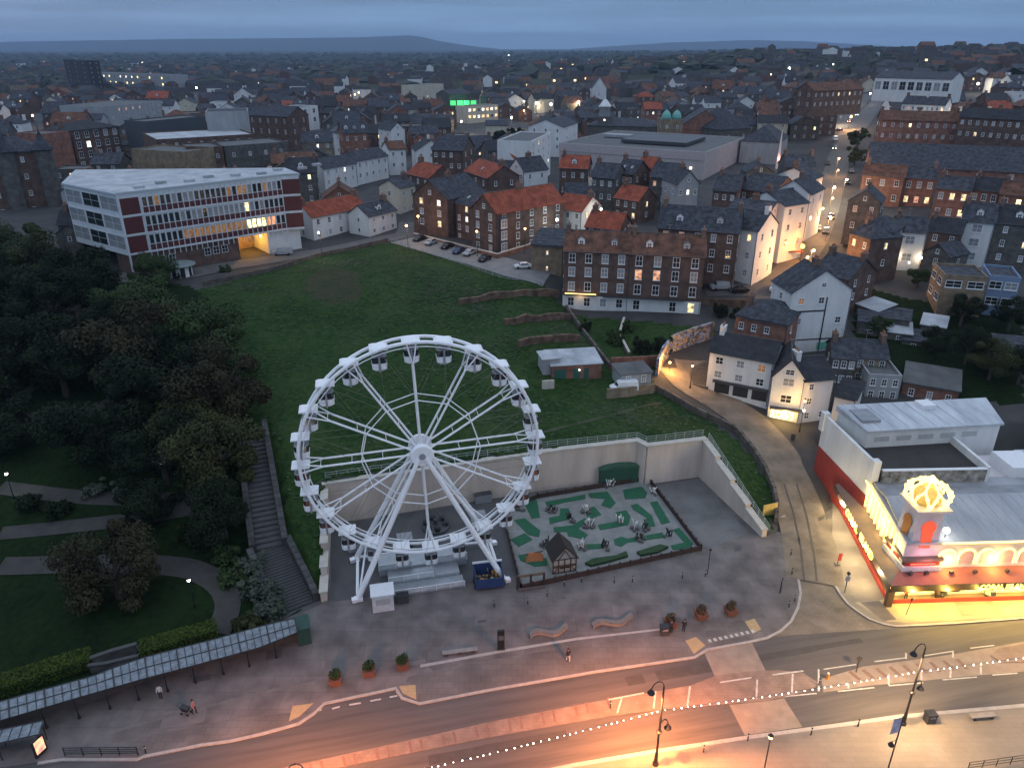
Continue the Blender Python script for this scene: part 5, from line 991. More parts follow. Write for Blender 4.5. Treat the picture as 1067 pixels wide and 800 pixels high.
mb.tube((-4, 0, 2.53), (3.4, 0, 2.53), .06, 4); mb.tube((-4, 1.8, 2.53), (3.4, 1.8, 2.53), .06, 4); mb.build('roof_bars', BLK, t)
for x in (-3.8, -.5, 3.2): mb = MB(); mb.tube((x, .2, 0), (x, .2, 2.4), .06, 5); mb.tube((x, 1.7, 0), (x, 1.7, 2.4), .06, 5); mb.build('post', BLK, t)
mb = MB(); mb.bx(-3, 2.6, 1.2, 1.6, .45, .52); mb.build('seat', DGY, t)
t = thing('advertising_sign', 'glowing orange advertising panel at the end of the bus shelter', 'advert sign', P(44,786,.12), R(70)); mb = MB(); mb.bx(-.65, .65, -.12, .12, .2, 2.4); mb.build('frame', BLK, t); mb = MB(); mb.bx(-.5, .5, -.135, -.123, .55, 2.2); mb.bx(-.5, .5, .123, .135, .55, 2.2)
em = bpy.data.materials.new('advert_glow'); em.use_nodes = True; b_ = em.node_tree.nodes['Principled BSDF']; tcn = em.node_tree.nodes.new('ShaderNodeTexCoord'); n_2 = em.node_tree.nodes.new('ShaderNodeTexNoise'); n_2.inputs['Scale'].default_value = 1.6; r_2 = em.node_tree.nodes.new('ShaderNodeValToRGB'); r_2.color_ramp.elements[0].color = (.8,.07,.03,1); r_2.color_ramp.elements[1].color = (1,.62,.12,1); r_2.color_ramp.elements[0].position = .42; r_2.color_ramp.elements[1].position = .58
em.node_tree.links.new(tcn.outputs['Object'], n_2.inputs[0]); em.node_tree.links.new(n_2.outputs[0], r_2.inputs[0]); em.node_tree.links.new(r_2.outputs[0], b_.inputs['Emission Color']); b_.inputs['Emission Strength'].default_value = 1.1
mb.build('poster', em, t)

# ------------------------------------------------------------------ park: trees, shrubs, hedges, lamps
def crown_mesh(name, n, size, m, sd, squash=.8, nl=20):
    rg_ = random.Random(sd); lob = [(0, 0, 0, .55, squash)]
    for i in range(nl):
        a = rg_.uniform(0, 6.28); r = rg_.uniform(.35, .85); lob.append((r * math.cos(a), r * math.sin(a), rg_.uniform(-.62, .5), rg_.uniform(.16, .42), squash))
    q = MB(); leafcloud(q, n, lob, size, rg_); return q.mesh(name, m)
def trunk_mesh(sd, spread=.5):
    rg_ = random.Random(sd); q = MB(); q.tube((0, 0, -1.2), (0, 0, -.5), .085, 7, .06)
    for i in range(6): a = i * 1.05 + rg_.random(); q.tube((0, 0, -.55), (spread * math.cos(a), spread * math.sin(a), rg_.uniform(-.1, .4)), .05, 5, .014)
    return q.mesh('trunk', BARK)
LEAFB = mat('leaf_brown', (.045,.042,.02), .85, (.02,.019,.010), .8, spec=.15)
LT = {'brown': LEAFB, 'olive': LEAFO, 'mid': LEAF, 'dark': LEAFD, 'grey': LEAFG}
CR = {k: [crown_mesh('crown', 15000, .029, m, 11 * i + len(k)) for i in range(2)] for k, m in LT.items()}; CRS = {k: crown_mesh('crown', 1500, .10, m, 5 + len(k)) for k, m in LT.items()}; TR = [trunk_mesh(i) for i in range(3)]
tn = 0
def tree(x, y, r, kind, lb, name='park_tree', cat='tree', group='trees in the dark park', up=1.15, zs=1.0, small=False, z=None):
    global tn; tn += 1
    t = thing(name, lb, cat, (x, y, (gz(x, y) if z is None else z) - .1), tn * 1.7, group); k = r
    c = link('crown', CRS[kind] if small else CR[kind][tn % 2], t, (0, 0, k * up)); c.scale = (k, k, k * zs)
    b = link('trunk', TR[tn % 3], t, (0, 0, k * up)); b.scale = (k, k, k * up / 1.2); return t
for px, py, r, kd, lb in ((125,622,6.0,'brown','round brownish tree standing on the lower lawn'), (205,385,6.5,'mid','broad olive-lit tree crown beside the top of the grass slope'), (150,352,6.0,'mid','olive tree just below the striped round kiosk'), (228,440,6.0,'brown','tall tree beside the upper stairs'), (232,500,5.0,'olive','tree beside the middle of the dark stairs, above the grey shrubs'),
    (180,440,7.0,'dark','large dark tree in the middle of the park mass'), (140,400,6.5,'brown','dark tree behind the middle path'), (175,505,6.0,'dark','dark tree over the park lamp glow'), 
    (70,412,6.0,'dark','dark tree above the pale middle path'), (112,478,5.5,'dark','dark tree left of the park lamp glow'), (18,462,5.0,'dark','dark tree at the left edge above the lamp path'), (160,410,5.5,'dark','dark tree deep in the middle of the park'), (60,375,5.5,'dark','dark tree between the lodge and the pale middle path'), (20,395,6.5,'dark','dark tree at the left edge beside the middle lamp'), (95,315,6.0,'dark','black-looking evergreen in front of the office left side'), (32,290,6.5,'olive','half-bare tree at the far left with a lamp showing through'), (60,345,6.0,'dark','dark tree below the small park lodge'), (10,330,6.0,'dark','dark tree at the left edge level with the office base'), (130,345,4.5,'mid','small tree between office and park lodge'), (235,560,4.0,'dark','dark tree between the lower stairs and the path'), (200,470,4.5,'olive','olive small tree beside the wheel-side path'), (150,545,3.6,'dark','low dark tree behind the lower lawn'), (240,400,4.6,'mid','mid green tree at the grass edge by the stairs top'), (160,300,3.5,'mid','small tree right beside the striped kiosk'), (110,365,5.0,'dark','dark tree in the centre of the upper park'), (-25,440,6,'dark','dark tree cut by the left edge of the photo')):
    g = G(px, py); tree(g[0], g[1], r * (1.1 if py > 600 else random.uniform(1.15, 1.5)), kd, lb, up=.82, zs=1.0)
for px, py, r, kd, lb in ((272,618,2.6,'grey','grey-green shrub leaning on the lower stairs'), (282,640,2.4,'grey','grey-green shrub nearest the green cabinet'), (262,595,2.4,'grey','grey-green shrub halfway down the lower stairs'), (245,605,2.2,'mid','bright shrub at the bend of the curved path'), (238,580,2.0,'mid','green shrub above the curved path bend'), (262,655,1.8,'olive','low clipped shrub at the walkway end'), (100,515,2.0,'grey','grey shrub left along the upper path'), (130,515,2.0,'grey','grey shrub right along the upper path'), (60,535,2.2,'dark','dark shrub between the two left paths'), (30,530,2.4,'dark','dark shrub at the left between two paths'), (185,522,1.6,'dark','small clipped dark shrub beside the path fork'), (205,560,2.4,'dark','dark shrub under the stair trees'), (220,530,2.4,'mid','green shrub beside the stair trunk'), (185,290,1.4,'mid','small clipped shrub at the kiosk foot'), (235,283,1.6,'mid','dark bush beside the lit passage')):
    g = G(px, py); tree(g[0], g[1], r, kd, lb, 'shrub', 'shrub', 'shrubs along the park paths', .55, .8, True)
def hedge(lb, a, b, wd, h_, sd, m=LEAFH):
    A, B = Vector(G(*a)), Vector(G(*b)); t = thing('hedge', lb, 'hedge', A, math.atan2(B.y - A.y, B.x - A.x)); ln = (B.xy - A.xy).length; rg_ = random.Random(sd); q = MB()
    for i in range(int(ln * 520)):
        f = rg_.random(); x = rg_.uniform(0, ln); y, z = rg_.uniform(-wd/2, wd/2), h_
        if f < .4: y = rg_.choice((-1, 1)) * wd / 2; z = rg_.uniform(.1, h_)
        elif f < .46: x = rg_.choice((0, ln)); z = rg_.uniform(.1, h_)
        c = Vector((x, y, z + (B.z - A.z) * x / ln)) + Vector((rg_.gauss(0, .07), rg_.gauss(0, .07), rg_.gauss(0, .07))); nn = Vector((rg_.gauss(0, 1), rg_.gauss(0, 1), rg_.gauss(.5, 1))).normalized(); u = nn.orthogonal().normalized() * .12; v = nn.cross(u).normalized() * .09; q.quad(c - u, c - v, c + u, c + v)
    q.build('foliage', m, t); k = MB(); k.bx(.05, ln - .05, -wd/2 + .08, wd/2 - .08, -.3, h_ - .1); k.build('inner_twigs', mat('hedge_core', (.03,.045,.012), .9, (.018,.025,.008), 3, .5), t)
hedge('bright green clipped hedge right of the park entrance steps', (148,683), (226,660), 2.2, 1.5, 1); hedge('long green clipped hedge left of the park entrance steps', (-60,740), (95,690), 2.4, 1.5, 2)
hedge('low clipped hedge at the foot of the grey shrubs', (244,658), (268,648), 1.6, 1.2, 3, LEAFO)
# park lodge roof and kiosk, sunken entrance wall
g = G(62,338); t = thing('park_lodge', 'small dark lodge with grey flat roof among the park trees', 'lodge', g, R(10)); mb = MB(); mb.bx(-3.5, 3.5, 0, 4, -1, 2.8); mb.build('wall', BRK, t); mb = MB(); mb.bx(-3.9, 3.9, -.4, 4.4, 2.803, 3.0); mb.build('roof', FLT, t)
ps = [G(*p) for p in ((98,694),(118,687),(143,680))]; wallthing('entrance_wall', 'curved dark wall at the sunken park entrance between two hedges', ps, [p[2] - .5 for p in ps], [p[2] + 1.2 for p in ps], .4, BRG, cop=SGY)
ps = [G(*p) for p in ((95,700),(112,698),(145,690))]; wallthing('entrance_wall', 'front wall of the sunken park entrance behind the glass walkway', ps, [p[2] - .5 for p in ps], [p[2] + .9 for p in ps], .35, BRG, cop=SGY)
small_lamp(203,633,'black park lamp glowing on the curved lawn edge', 4.2, 300, (.9,1,.85)); small_lamp(15,520,'black park lamp with white glow at the left edge path', 4.2, 500, (.85,1,.8)); small_lamp(180,500,'park lamp glowing through dark leaves near the path fork', 3.4, 500, (.85,1,.7)); small_lamp(42,392,'white park lamp beside the left middle path', 4, 220, (.9,1,.85)); small_lamp(44,262,'white lamp behind the half-bare left tree', 4, 250, (.9,.95,1))
g = G(189,287); t = thing('round_kiosk', 'round black and white striped kiosk with flat green disc roof', 'kiosk', g); mb = MB(); mb.lathe([(2.6, -.5), (2.6, 2.5)], 32); kw = mb.mesh('wall', [WPT, BLK])
for i, f in enumerate(kw.polygons):
    f.material_index = 1 if i < 32 and (i // 2) % 2 else 0
link('wall', kw, t); mb = MB(); mb.lathe([(.01, 2.503), (3.5, 2.503), (3.6, 2.7), (3.4, 2.85), (1.2, 3.1), (.01, 3.2)], 28); mb.build('roof', mat('kiosk_roof', (.2,.26,.25), .6, (.13,.17,.17), 1), t)
# ------------------------------------------------------------------ buildings
WC = {}
def window(par, face, x, z, w, h, pane, W, D, det=1, fm=None, y0=0.0, mull=True):
    key = (round(w, 2), round(h, 2), pane, det, fm.name if fm else '', mull)
    if key not in WC:
        fr_ = MB(); pn = MB(); t = .12
        fr_.bx(-w/2, w/2, -.05, .03, h/2 - t, h/2); fr_.bx(-w/2, w/2, -.05, .03, -h/2, -h/2 + t); fr_.bx(-w/2, -w/2 + t, -.05, .03, -h/2 + t, h/2 - t); fr_.bx(w/2 - t, w/2, -.05, .03, -h/2 + t, h/2 - t)
        if mull:
            if w > .9: fr_.bx(-.035, .035, -.045, .03, -h/2 + t, h/2 - t)
            fr_.bx(-w/2 + t, w/2 - t, -.04, .025, -.035, .035)
        if det: fr_.bx(-w/2 - .08, w/2 + .08, -.14, .02, -h/2 - .1, -h/2 - .003)
        m_ = fm or WPT; pm_ = PANES[pane]
        if det >= 2:
            pn.quad((-w/2 + .05, -.02, -h/2 + .05), (w/2 - .05, -.02, -h/2 + .05), (w/2 - .05, -.02, h/2 - .05), (-w/2 + .05, -.02, h/2 - .05)); WC[key] = (fr_.mesh('window', m_), pn.mesh('pane', pm_))
        else:
            fr_.quad((-w/2 + .05, -.02, -h/2 + .05), (w/2 - .05, -.02, -h/2 + .05), (w/2 - .05, -.02, h/2 - .05), (-w/2 + .05, -.02, h/2 - .05), mi=1); WC[key] = (fr_.mesh('window', [m_, pm_]), None)
    me, pe = WC[key]; o = link('window', me, par)
    if face == 'f': o.location = (x, y0 - .01, z)
    elif face == 'r': o.location = (W + .01, x, z); o.rotation_euler[2] = math.pi / 2
    elif face == 'l': o.location = (-.01, x, z); o.rotation_euler[2] = -math.pi / 2
    if pe: link('pane', pe, o)
    return o
def roofmesh(kind, W, D, h, rh, oh=.3, t=.16):
    mb = MB()
    if kind == 'x':
        s = rh / (D / 2); pf = [(-oh, h - oh * s), (D/2, h + rh), (D + oh, h - oh * s), (D + oh, h - oh * s + t), (D/2, h + rh + t), (-oh, h - oh * s + t)]
        mb.hexa([(-oh, y, z) for y, z in pf[:2] + pf[4:]], [(W + oh, y, z) for y, z in pf[:2] + pf[4:]]); mb.hexa([(-oh, y, z) for y, z in pf[1:5]], [(W + oh, y, z) for y, z in pf[1:5]])
    elif kind == 'y':
        s = rh / (W / 2); pf = [(-oh, h - oh * s), (W/2, h + rh), (W + oh, h - oh * s), (W + oh, h - oh * s + t), (W/2, h + rh + t), (-oh, h - oh * s + t)]
        mb.hexa([(x, -oh, z) for x, z in pf[:2] + pf[4:]], [(x, D + oh, z) for x, z in pf[:2] + pf[4:]]); mb.hexa([(x, -oh, z) for x, z in pf[1:5]], [(x, D + oh, z) for x, z in pf[1:5]])
    elif kind == 'hip':
        b = [(-oh, -oh), (W + oh, -oh), (W + oh, D + oh), (-oh, D + oh)]; mb.hexa([(*p, h + .003) for p in b], [(*p, h + .18) for p in b]); k = min(W, D) / 2
        r = [(k, D/2), (W - k, D/2)] if W >= D else [(W/2, k), (W/2, D - k)]; n = len(mb.v); mb.v += [(*p, h + .181) for p in b] + [(*r[0], h + rh), (*r[1], h + rh)]
        for f in (((0, 1, 5, 4), (1, 2, 5), (2, 3, 4, 5), (3, 0, 4)) if W >= D else ((0, 1, 4), (1, 2, 5, 4), (2, 3, 5), (3, 0, 4, 5))): mb.f.append(tuple(n + i for i in f)); mb.m.append(0)
    elif kind == 'flat':
        mb.bx(.3, W - .3, .3, D - .3, h - .2, h + .05); q = .45
    elif kind == 'mono':
        mb.hexa([(-oh, -oh, h), (W + oh, -oh, h), (W + oh, D + oh, h + rh), (-oh, D + oh, h + rh)], [(-oh, -oh, h + t), (W + oh, -oh, h + t), (W + oh, D + oh, h + rh + t), (-oh, D + oh, h + rh + t)])
    return mb
PROT = []; FOOT = []   # footprints already built on
def building(name, label, cat, A, B, depth, h, roof='x', rh=2.5, wall=BRK, rm=SLT, floors=2, cols=3, z0=None, ww=1.0, wh=1.5, lit=.06, det=1, chim=1, dormers=0, group=None, sides=True, panes=None, fm=None, rows=None, seed=None, skirt=3.0, base=None, rooflights=0, scol=None, wing=0):
    A, B = Vector(A[:2]), Vector(B[:2]); W = (B - A).length; rz_ = math.atan2(B.y - A.y, B.x - A.x); e = (B - A) / W; nv_ = Vector((-e.y, e.x)); D = depth; C = A + e * W / 2 + nv_ * D / 2
    if z0 is None: z0 = min(gz(*A), gz(*B), gz(*(A + nv_ * D * .5)))
    rg_ = random.Random(seed if seed is not None else int(A.x * 31 + A.y * 17)); t = thing(name, label, cat, (A.x, A.y, z0), rz_, group); FOOT.append((C.x, C.y, e.x, e.y, W / 2, D / 2))
    if label and group != 'houses of the town centre':
        for q in (.12, .5, .88):
            for k in (.5, .95): v = A + e * W * q; PROT.append((*proj(v.x, v.y, z0 + h * k), A.y))
    mb = MB(); mb.bx(0, W, 0, D, -skirt, h)
    if roof == 'x':
        for x in (0, W): mb.quad((x, 0, h), (x, D, h), (x, D/2, h + rh))
    elif roof == 'y':
        for y in (0, D): mb.quad((0, y, h), (W, y, h), (W/2, y, h + rh))
    elif roof == 'mono': mb.quad((0, 0, h), (0, D, h), (0, D, h + rh)); mb.quad((W, 0, h), (W, D, h), (W, D, h + rh)); mb.quad((0, D, h), (W, D, h), (W, D, h + rh), (0, D, h + rh))
    elif roof == 'flat':
        for a in ((0, W, 0, .28), (0, W, D - .28, D), (0, .28, .281, D - .281), (W - .28, W, .281, D - .281)): mb.bx(*a, h + .001, h + .5)
    mb.build('wall', wall, t)
    if base: mb = MB(); mb.bx(-.06, W + .06, -.06, D + .06, -skirt, base[0]); mb.build('basement_band', base[1], t)
    ro = roofmesh(roof, W, D, h, rh).build('roof', rm, t)
    if roof in ('x', 'y') and det and rm in (RED, BRN, SLT, SLD):
        mb = MB(); mb.tube((-.3, D/2, h + rh + .16), (W + .3, D/2, h + rh + .16), .1, 5) if roof == 'x' else mb.tube((W/2, -.3, h + rh + .16), (W/2, D + .3, h + rh + .16), .1, 5); mb.build('ridge_tiles', CHM if rm is RED else DGY, ro)
    if det and roof != 'flat':
        mb = MB(); ge = ((0, -.36, h - .12), (W, -.36, h - .12)) if roof != 'y' else ((-.36, 0, h - .12), (-.36, D, h - .12)); mb.tube(*ge, .09, 5); gq = mb.build('gutter', DGY, ro); mb = MB(); mb.tube((W - .15, -.08, -.5), (W - .15, -.08, h - .1), .06, 5); mb.build('downpipe', DGY, t)
        if rg_.random() < .45:
            mb = MB(); ax = W * rg_.uniform(.2, .8) if roof == 'x' else W / 2; zr = h + rh; mb.tube((ax, D / 2, zr), (ax, D / 2, zr + 2.2), .035, 4); mb.tube((ax - .6, D / 2, zr + 2.1), (ax + .6, D / 2, zr + 2.1), .03, 4)
            for q in (-.5, -.2, .1, .4): mb.tube((ax + q, D / 2 - .35, zr + 2.1), (ax + q, D / 2 + .35, zr + 2.1), .02, 3)
            mb.build('aerial', MGY, ro)
    cc = Vector((-C.x, -C.y)); vis = {'f': True, 'l': (-e).dot(cc) > 0, 'r': e.dot(cc) > 0}
    fh = (h - (base[0] * .0 if base else 0)) / floors; zs = rows or [(i + .56) * fh for i in range(floors)]
    for r_, z in enumerate(zs):
        for c in range(cols):
            p = panes[r_][c % len(panes[r_])] if panes else ('d' if rg_.random() > lit else rg_.choice('wwocy'))
            if p == ' ': continue
            if p == 'd' and rg_.random() < .28: p = 'b'
            window(t, 'f', W * (c + .5) / cols, z, ww, wh, p, W, D, det, fm, -.06 if base and z < base[0] else 0.0)
        if sides:
            f = 'l' if vis['l'] else 'r'; n = scol if scol is not None else max(1, int(D / 5))
            for c in range(n): window(t, f, D * (c + .5) / n, z, ww * .9, wh, 'd' if rg_.random() > lit else 'w', W, D, det, fm)
    if roof == 'y' and det and rh > 2: window(t, 'f', W/2, h + rh * .3, ww * .8, wh * .7, 'd', W, D, det, fm)
    for k in range(chim):
        x = W * ((k + .0) / max(1, chim - 1) if chim > 1 else rg_.choice((.08, .92))); x = min(max(x, .5), W - .5); zt = h + rh if roof in 'xy' else h + rh * .6
        if roof == 'y': px_, py_ = W/2, min(max(D * (k + .5) / max(1, chim), 1), D - 1)
        else: px_, py_ = x, D/2
        mb = MB(); mb.bx(px_ - .45, px_ + .45, py_ - .9, py_ + .9, zt - 1.2, zt + 1.3); mb.bx(px_ - .52, px_ + .52, py_ - .97, py_ + .97, zt + 1.303, zt + 1.45); ch = mb.build('chimney', wall if wall in (WHT, CRM) and rg_.random() < .4 else CHM, t)
        if det:
            mb = MB()
            for q in (-.5, 0, .5): mb.lathe([(.16, zt + 1.45), (.12, zt + 2.0), (.14, zt + 2.05)], 6, (px_, py_ + q, 0))
            mb.build('chimney_pots', POT, ch)
    if wing:
        x0 = W * (.05 if wing > .5 else .55); x1 = x0 + W * .4; dp = 2.2 + 3 * wing; hw_ = h - .5 - wing; rw = (x1 - x0) * .32; mb = MB(); mb.bx(x0, x1, -dp, -.002, -skirt, hw_); mb.quad((x0, -dp, hw_), (x1, -dp, hw_), ((x0 + x1) / 2, -dp, hw_ + rw)); wg_ = mb.build('rear_wing', wall, t)
        rq = MB(); q = roofmesh('y', x1 - x0, dp + D * .35, hw_, rw, .2); q.v = [(x + x0, y - dp, z) for x, y, z in q.v]; q.build('wing_roof', rm, wg_); window(wg_, 'f', (x0 + x1) / 2, hw_ - 1.4, .9, 1.2, 'd' if rg_.random() > .15 else 'w', W, D, 0, None, -dp)
    for k in range(dormers):
        x = W * (k + .5) / dormers; y = D * .16; zb = h + rh * .3; w_ = 1.5
        mb = MB(); mb.bx(x - w_/2, x + w_/2, y, y + D * .3, zb - .4, zb + 1.3); mb.quad((x - w_/2, y, zb + 1.3), (x + w_/2, y, zb + 1.3), (x, y, zb + 1.95)); d_ = mb.build('dormer', WHT if wall is WHT else GRY if k % 2 else WPT, t)
        mb = MB(); mb.hexa([(x - w_/2 - .15, y - .15, zb + 1.25), (x, y - .15, zb + 1.97), (x, y - .15, zb + 2.07), (x - w_/2 - .15, y - .15, zb + 1.35)], [(x - w_/2 - .15, y + D * .33, zb + 1.25), (x, y + D * .33, zb + 1.97), (x, y + D * .33, zb + 2.07), (x - w_/2 - .15, y + D * .33, zb + 1.35)])
        mb.hexa([(x, y - .15, zb + 1.97), (x + w_/2 + .15, y - .15, zb + 1.25), (x + w_/2 + .15, y - .15, zb + 1.35), (x, y - .15, zb + 2.07)], [(x, y + D * .33, zb + 1.97), (x + w_/2 + .15, y + D * .33, zb + 1.25), (x + w_/2 + .15, y + D * .33, zb + 1.35), (x, y + D * .33, zb + 2.07)]); mb.build('dormer_roof', rm, d_)
        window(d_, 'f', x, zb + .5, .95, 1.2, 'd' if rg_.random() > lit else 'w', W, D, 0, None, y)
    for k in range(rooflights):
        x = W * (k + .7) / (rooflights + .4)
        if roof == 'x': y = D * .22; z = h + rh * .44 + .2; s = rh / (D / 2); mb = MB(); mb.hexa([(x - .4, y - .5, z - .5 * s), (x + .4, y - .5, z - .5 * s), (x + .4, y + .5, z + .5 * s), (x - .4, y + .5, z + .5 * s)], [(x - .4, y - .5, z - .5 * s + .1), (x + .4, y - .5, z - .5 * s + .1), (x + .4, y + .5, z + .5 * s + .1), (x - .4, y + .5, z + .5 * s + .1)]); mb.build('rooflight', GLB, t)
    return t
def E_(px, py, z): return P(px, py, z)      # eave corner at known height
def bb(a, b, ze, h, **k):                    # building given by its front eave corners in the picture and eave height above datum
    return dict(A=P(*a, ze), B=P(*b, ze), z0=ze - h, h=h, **k)

# the pale office block on the left
OZ = 17.0; OT = 19.0
fp = [Vector(P(x, y, OZ + OT)[:2]) for x, y in ((121,204),(292,184),(311,183),(296,177),(80,179),(66,193))]
of = thing('office_block', 'long pale four-storey office block with dark red window bands and an orange-lit passage', 'office building', (fp[0].x, fp[0].y, OZ)); o = Vector((fp[0].x, fp[0].y)); OW = mat('office_white', (.62,.65,.68), .7, (.5,.53,.56), .4); ORD = mat('office_maroon', (.10,.018,.02), .6, (.075,.014,.016), 1)
lp = [v - o for v in fp]; e1 = lp[1].normalized(); n1 = Vector((-e1.y, e1.x)); W1 = lp[1].length; e1v = e1
FOOT.append(((fp[0].x + fp[3].x) / 2, (fp[0].y + fp[3].y) / 2, e1.x, e1.y, 34, 11))
mb = MB(); mb.prism([tuple(v) for v in lp], 5.4, OT); mb.build('upper_storeys', OW, of)
xa, xb = W1 * .665, W1 * .865
bk = n1 * 9
for a, b in ((0, xa), (xb, W1 * 1.1)):
    p, q = e1 * a + n1 * .5, e1 * b + n1 * .5; mb = MB(); mb.prism([tuple(p), tuple(q), tuple(q + bk), tuple(p + bk)], -4, 5.397); mb.build('ground_storey', OW if a else BRK, of)
mb = MB(); p, q = e1 * xa + bk, e1 * xb + bk; mb.prism([tuple(p), tuple(q), tuple(q + n1 * .3), tuple(p + n1 * .3)], -4, 5.39); mb.build('passage_wall', TAN, of)
c = e1 * (xa + xb) / 2 + n1 * 4.5; light('passage_light', (c.x, c.y, 4.4), 1900, (1,.46,.07), of, .3)
mb = MB(); q = e1 * (xb - 2) + n1 * .3; mb.ball((q.x, q.y, 4.9), .25, 8); mb.build('passage_lamp', BULBO, of)
mb = MB(); mb.prism([tuple(v + (v - (lp[0] + lp[3]) / 2).normalized() * .35) for v in lp], OT + .003, OT + .5); mb.build('roof_edge', mat('office_fascia', (.45,.5,.54), .6), of)
mb = MB(); mb.prism([tuple(v * .985 + (lp[0] + lp[3]) / 2 * .015) for v in lp], OT + .3, OT + .56); orf = mb.build('roof', FLP, of)
for i in range(9): v = e1 * (6 + i * 6) + n1 * (3 + (i * 3) % 5); mb = MB(); mb.box(v.x, v.y, OT + .85, 2.2, 1.4, .6, math.atan2(e1.y, e1.x)); mb.build('roof_unit', GRY if i % 2 else FLP, orf)
for q in (.1, .3, .5, .7, .9):
    for k in (0, .3, .6, .9): v = o + e1 * W1 * q; PROT.append((*proj(v.x, v.y, OZ + OT * k), v.y))
a1 = math.atan2(e1.y, e1.x); NB = 26; x0 = 5.0; bw_ = (W1 - x0) / NB
zf = [5.9, 10.2, 14.5]; rg = random.Random(4)
grid = MB(); ori = lambda x, d: e1 * x - n1 * d
def fbox(mb, x, z0, z1, w, d0, d1):
    a, b, c, d = ori(x - w/2, d1), ori(x + w/2, d1), ori(x + w/2, d0), ori(x - w/2, d0); mb.hexa([(v.x, v.y, z0) for v in (a, b, c, d)], [(v.x, v.y, z1) for v in (a, b, c, d)])
for f, z in enumerate(zf):
    sp_ = MB(); fbox(sp_, x0 + (W1 - x0) / 2, z, z + 1.3, W1 - x0, .002, .05); fbox(sp_, 2.4, z, z + 3.7, 4.2, .002, .05); sp_.build('spandrel_band', ORD, of)
    fbox(grid, W1 / 2, z - .45, z - .003, W1, .002, .2)
for i in range(NB + 1): fbox(grid, x0 + i * bw_, 4.2, OT - .1, .16, .06, .16)
fbox(grid, .15, -.5, OT, .4, .003, .24); grid.build('facade_grid', OW, of)
for f, z in enumerate(zf):
    for i in range(NB):
        k = i / NB
        if f == 0: p = 'y' if 18 <= i <= 21 else 'o' if i in (22, 23) else 'm' if 6 <= i < 18 else 'd'
        elif f == 1: p = 'y' if i == 18 else 'b' if 6 <= i < 22 and rg.random() > .15 else 'd'
        else: p = 'm' if rg.random() < .22 else 'b' if rg.random() < .3 else 'd'
        wn = window(of, 'f', 0, z + 1.85, bw_ - .16, 2.25, p, W1, 10, 0, OW, mull=False); v = ori(x0 + (i + .5) * bw_, .03); wn.location = (v.x, v.y, z + 2.5); wn.rotation_euler[2] = a1
for i in range(7): wn = window(of, 'f', 0, 2.2, 1.6, 1.9, 'd', W1, 10, 0, OW); v = ori((3 + i * 2.2) if i < 4 else W1 * .46 + (i - 4) * 2.2, -.47); wn.location = (v.x, v.y, 3.2); wn.rotation_euler[2] = a1
sv = lp[5]; es = (-sv).normalized(); a_s = math.atan2(es.y, es.x); SW = sv.length
for f, z in enumerate(zf):
    for i in range(3): wn = window(of, 'f', 0, 0, SW / 3 - .5, 3.2, 'bd'[i % 2], 1, 1, 0, OW); v = sv + es * SW * (i + .5) / 3 - Vector((-es.y, es.x)) * .03; wn.location = (v.x, v.y, z + 2.3); wn.rotation_euler[2] = a_s
m2_ = MB()
for v0, v1 in ((lp[1], lp[2]),):
    d = (v1 - v0).normalized(); nn = Vector((-d.y, d.x))
    for z in zf:
        a, b = v0 - nn * .05, v1 - nn * .05; m2_.hexa([(*p, z) for p in (a, b, b + nn * .06, a + nn * .06)], [(*p, z + 3.7) for p in (a, b, b + nn * .06, a + nn * .06)])
m2_.build('end_panel', ORD, of)

def PB(name, label, cat, a, b, ze, h, depth, roof, rh, wall, rm, fl, co, **k):
    return building(name, label, cat, P(*a, ze), P(*b, ze), depth, h, roof, rh, WALLS.get(wall, wall), ROOFS.get(rm, rm), fl, co, z0=ze - h, **k)
CT = 'cottages and offices along the street above the grass'
PB('white_terrace', 'long white two-storey terrace with red pantile roof next to the office block', 'terrace', (325,227), (381,216), 23.4, 6.6, 9, 'x', 3.2, 'white', 'red tile', 2, 5, det=2, ww=1.1, wh=1.6, lit=0, chim=2)
PB('white_cottage', 'small white cottage with black stripe between the red-roofed terrace and the cream gable', 'cottage', (384,226), (413,219), 23.0, 5.8, 8, 'x', 2.6, 'white', 'slate', 2, 3, det=2, ww=1.0, wh=1.2, lit=0, chim=1, dormers=1)
PB('cream_house', 'narrow cream house with big square opening beside the brick apartments', 'house', (416,196), (433,192), 26.6, 9.0, 8, 'x', 2, 'cream', 'slate', 2, 2, det=2, ww=1.2, wh=1.6, lit=0, chim=1)
# brick apartments: three blocks of one building kept as separate gabled houses joined in a row
A0_, B0_, B1_, B2_ = P(432,243,17.6), P(468,250,17.4), P(492,257,17.3), P(518,265,17.2)
AL = 'gabled brick apartments by the car park'
building('brick_apartments', 'left gabled brick apartment block with slate roof above the car park', 'apartments', A0_, B0_, 16, 11.4, 'y', 4.4, BRK, SLT, 4, 2, z0=17, det=2, ww=1.3, wh=1.6, panes=['  ', 'dw', 'bb', 'wc'], chim=1, group=AL, sides=False)
a = Vector(B0_[:2]); b = Vector(B1_[:2]); e = (b - a).normalized(); n = Vector((-e.y, e.x)); building('brick_apartments', 'recessed brick link with slate roof between two gabled apartment blocks', 'apartments', a + n * 2.5, b + n * 2.5, 12, 10.4, 'x', 3, BRK, SLT, 4, 3, z0=16.9, det=2, ww=1.1, wh=1.5, panes=['d d', 'dbd', 'bcd', ' wd'], chim=0, rooflights=2, group=AL, sides=False)
bt2 = building('brick_apartments', 'right gabled brick apartment block with red roof, white bay windows and dormers', 'apartments', B1_, B2_, 24, 10.8, 'y', 4.2, BRK, RED, 4, 2, z0=16.8, det=2, ww=1.3, wh=1.7, panes=['dd', 'bb', 'dd', 'bd'], chim=1, group=AL, scol=5)
mb = MB()
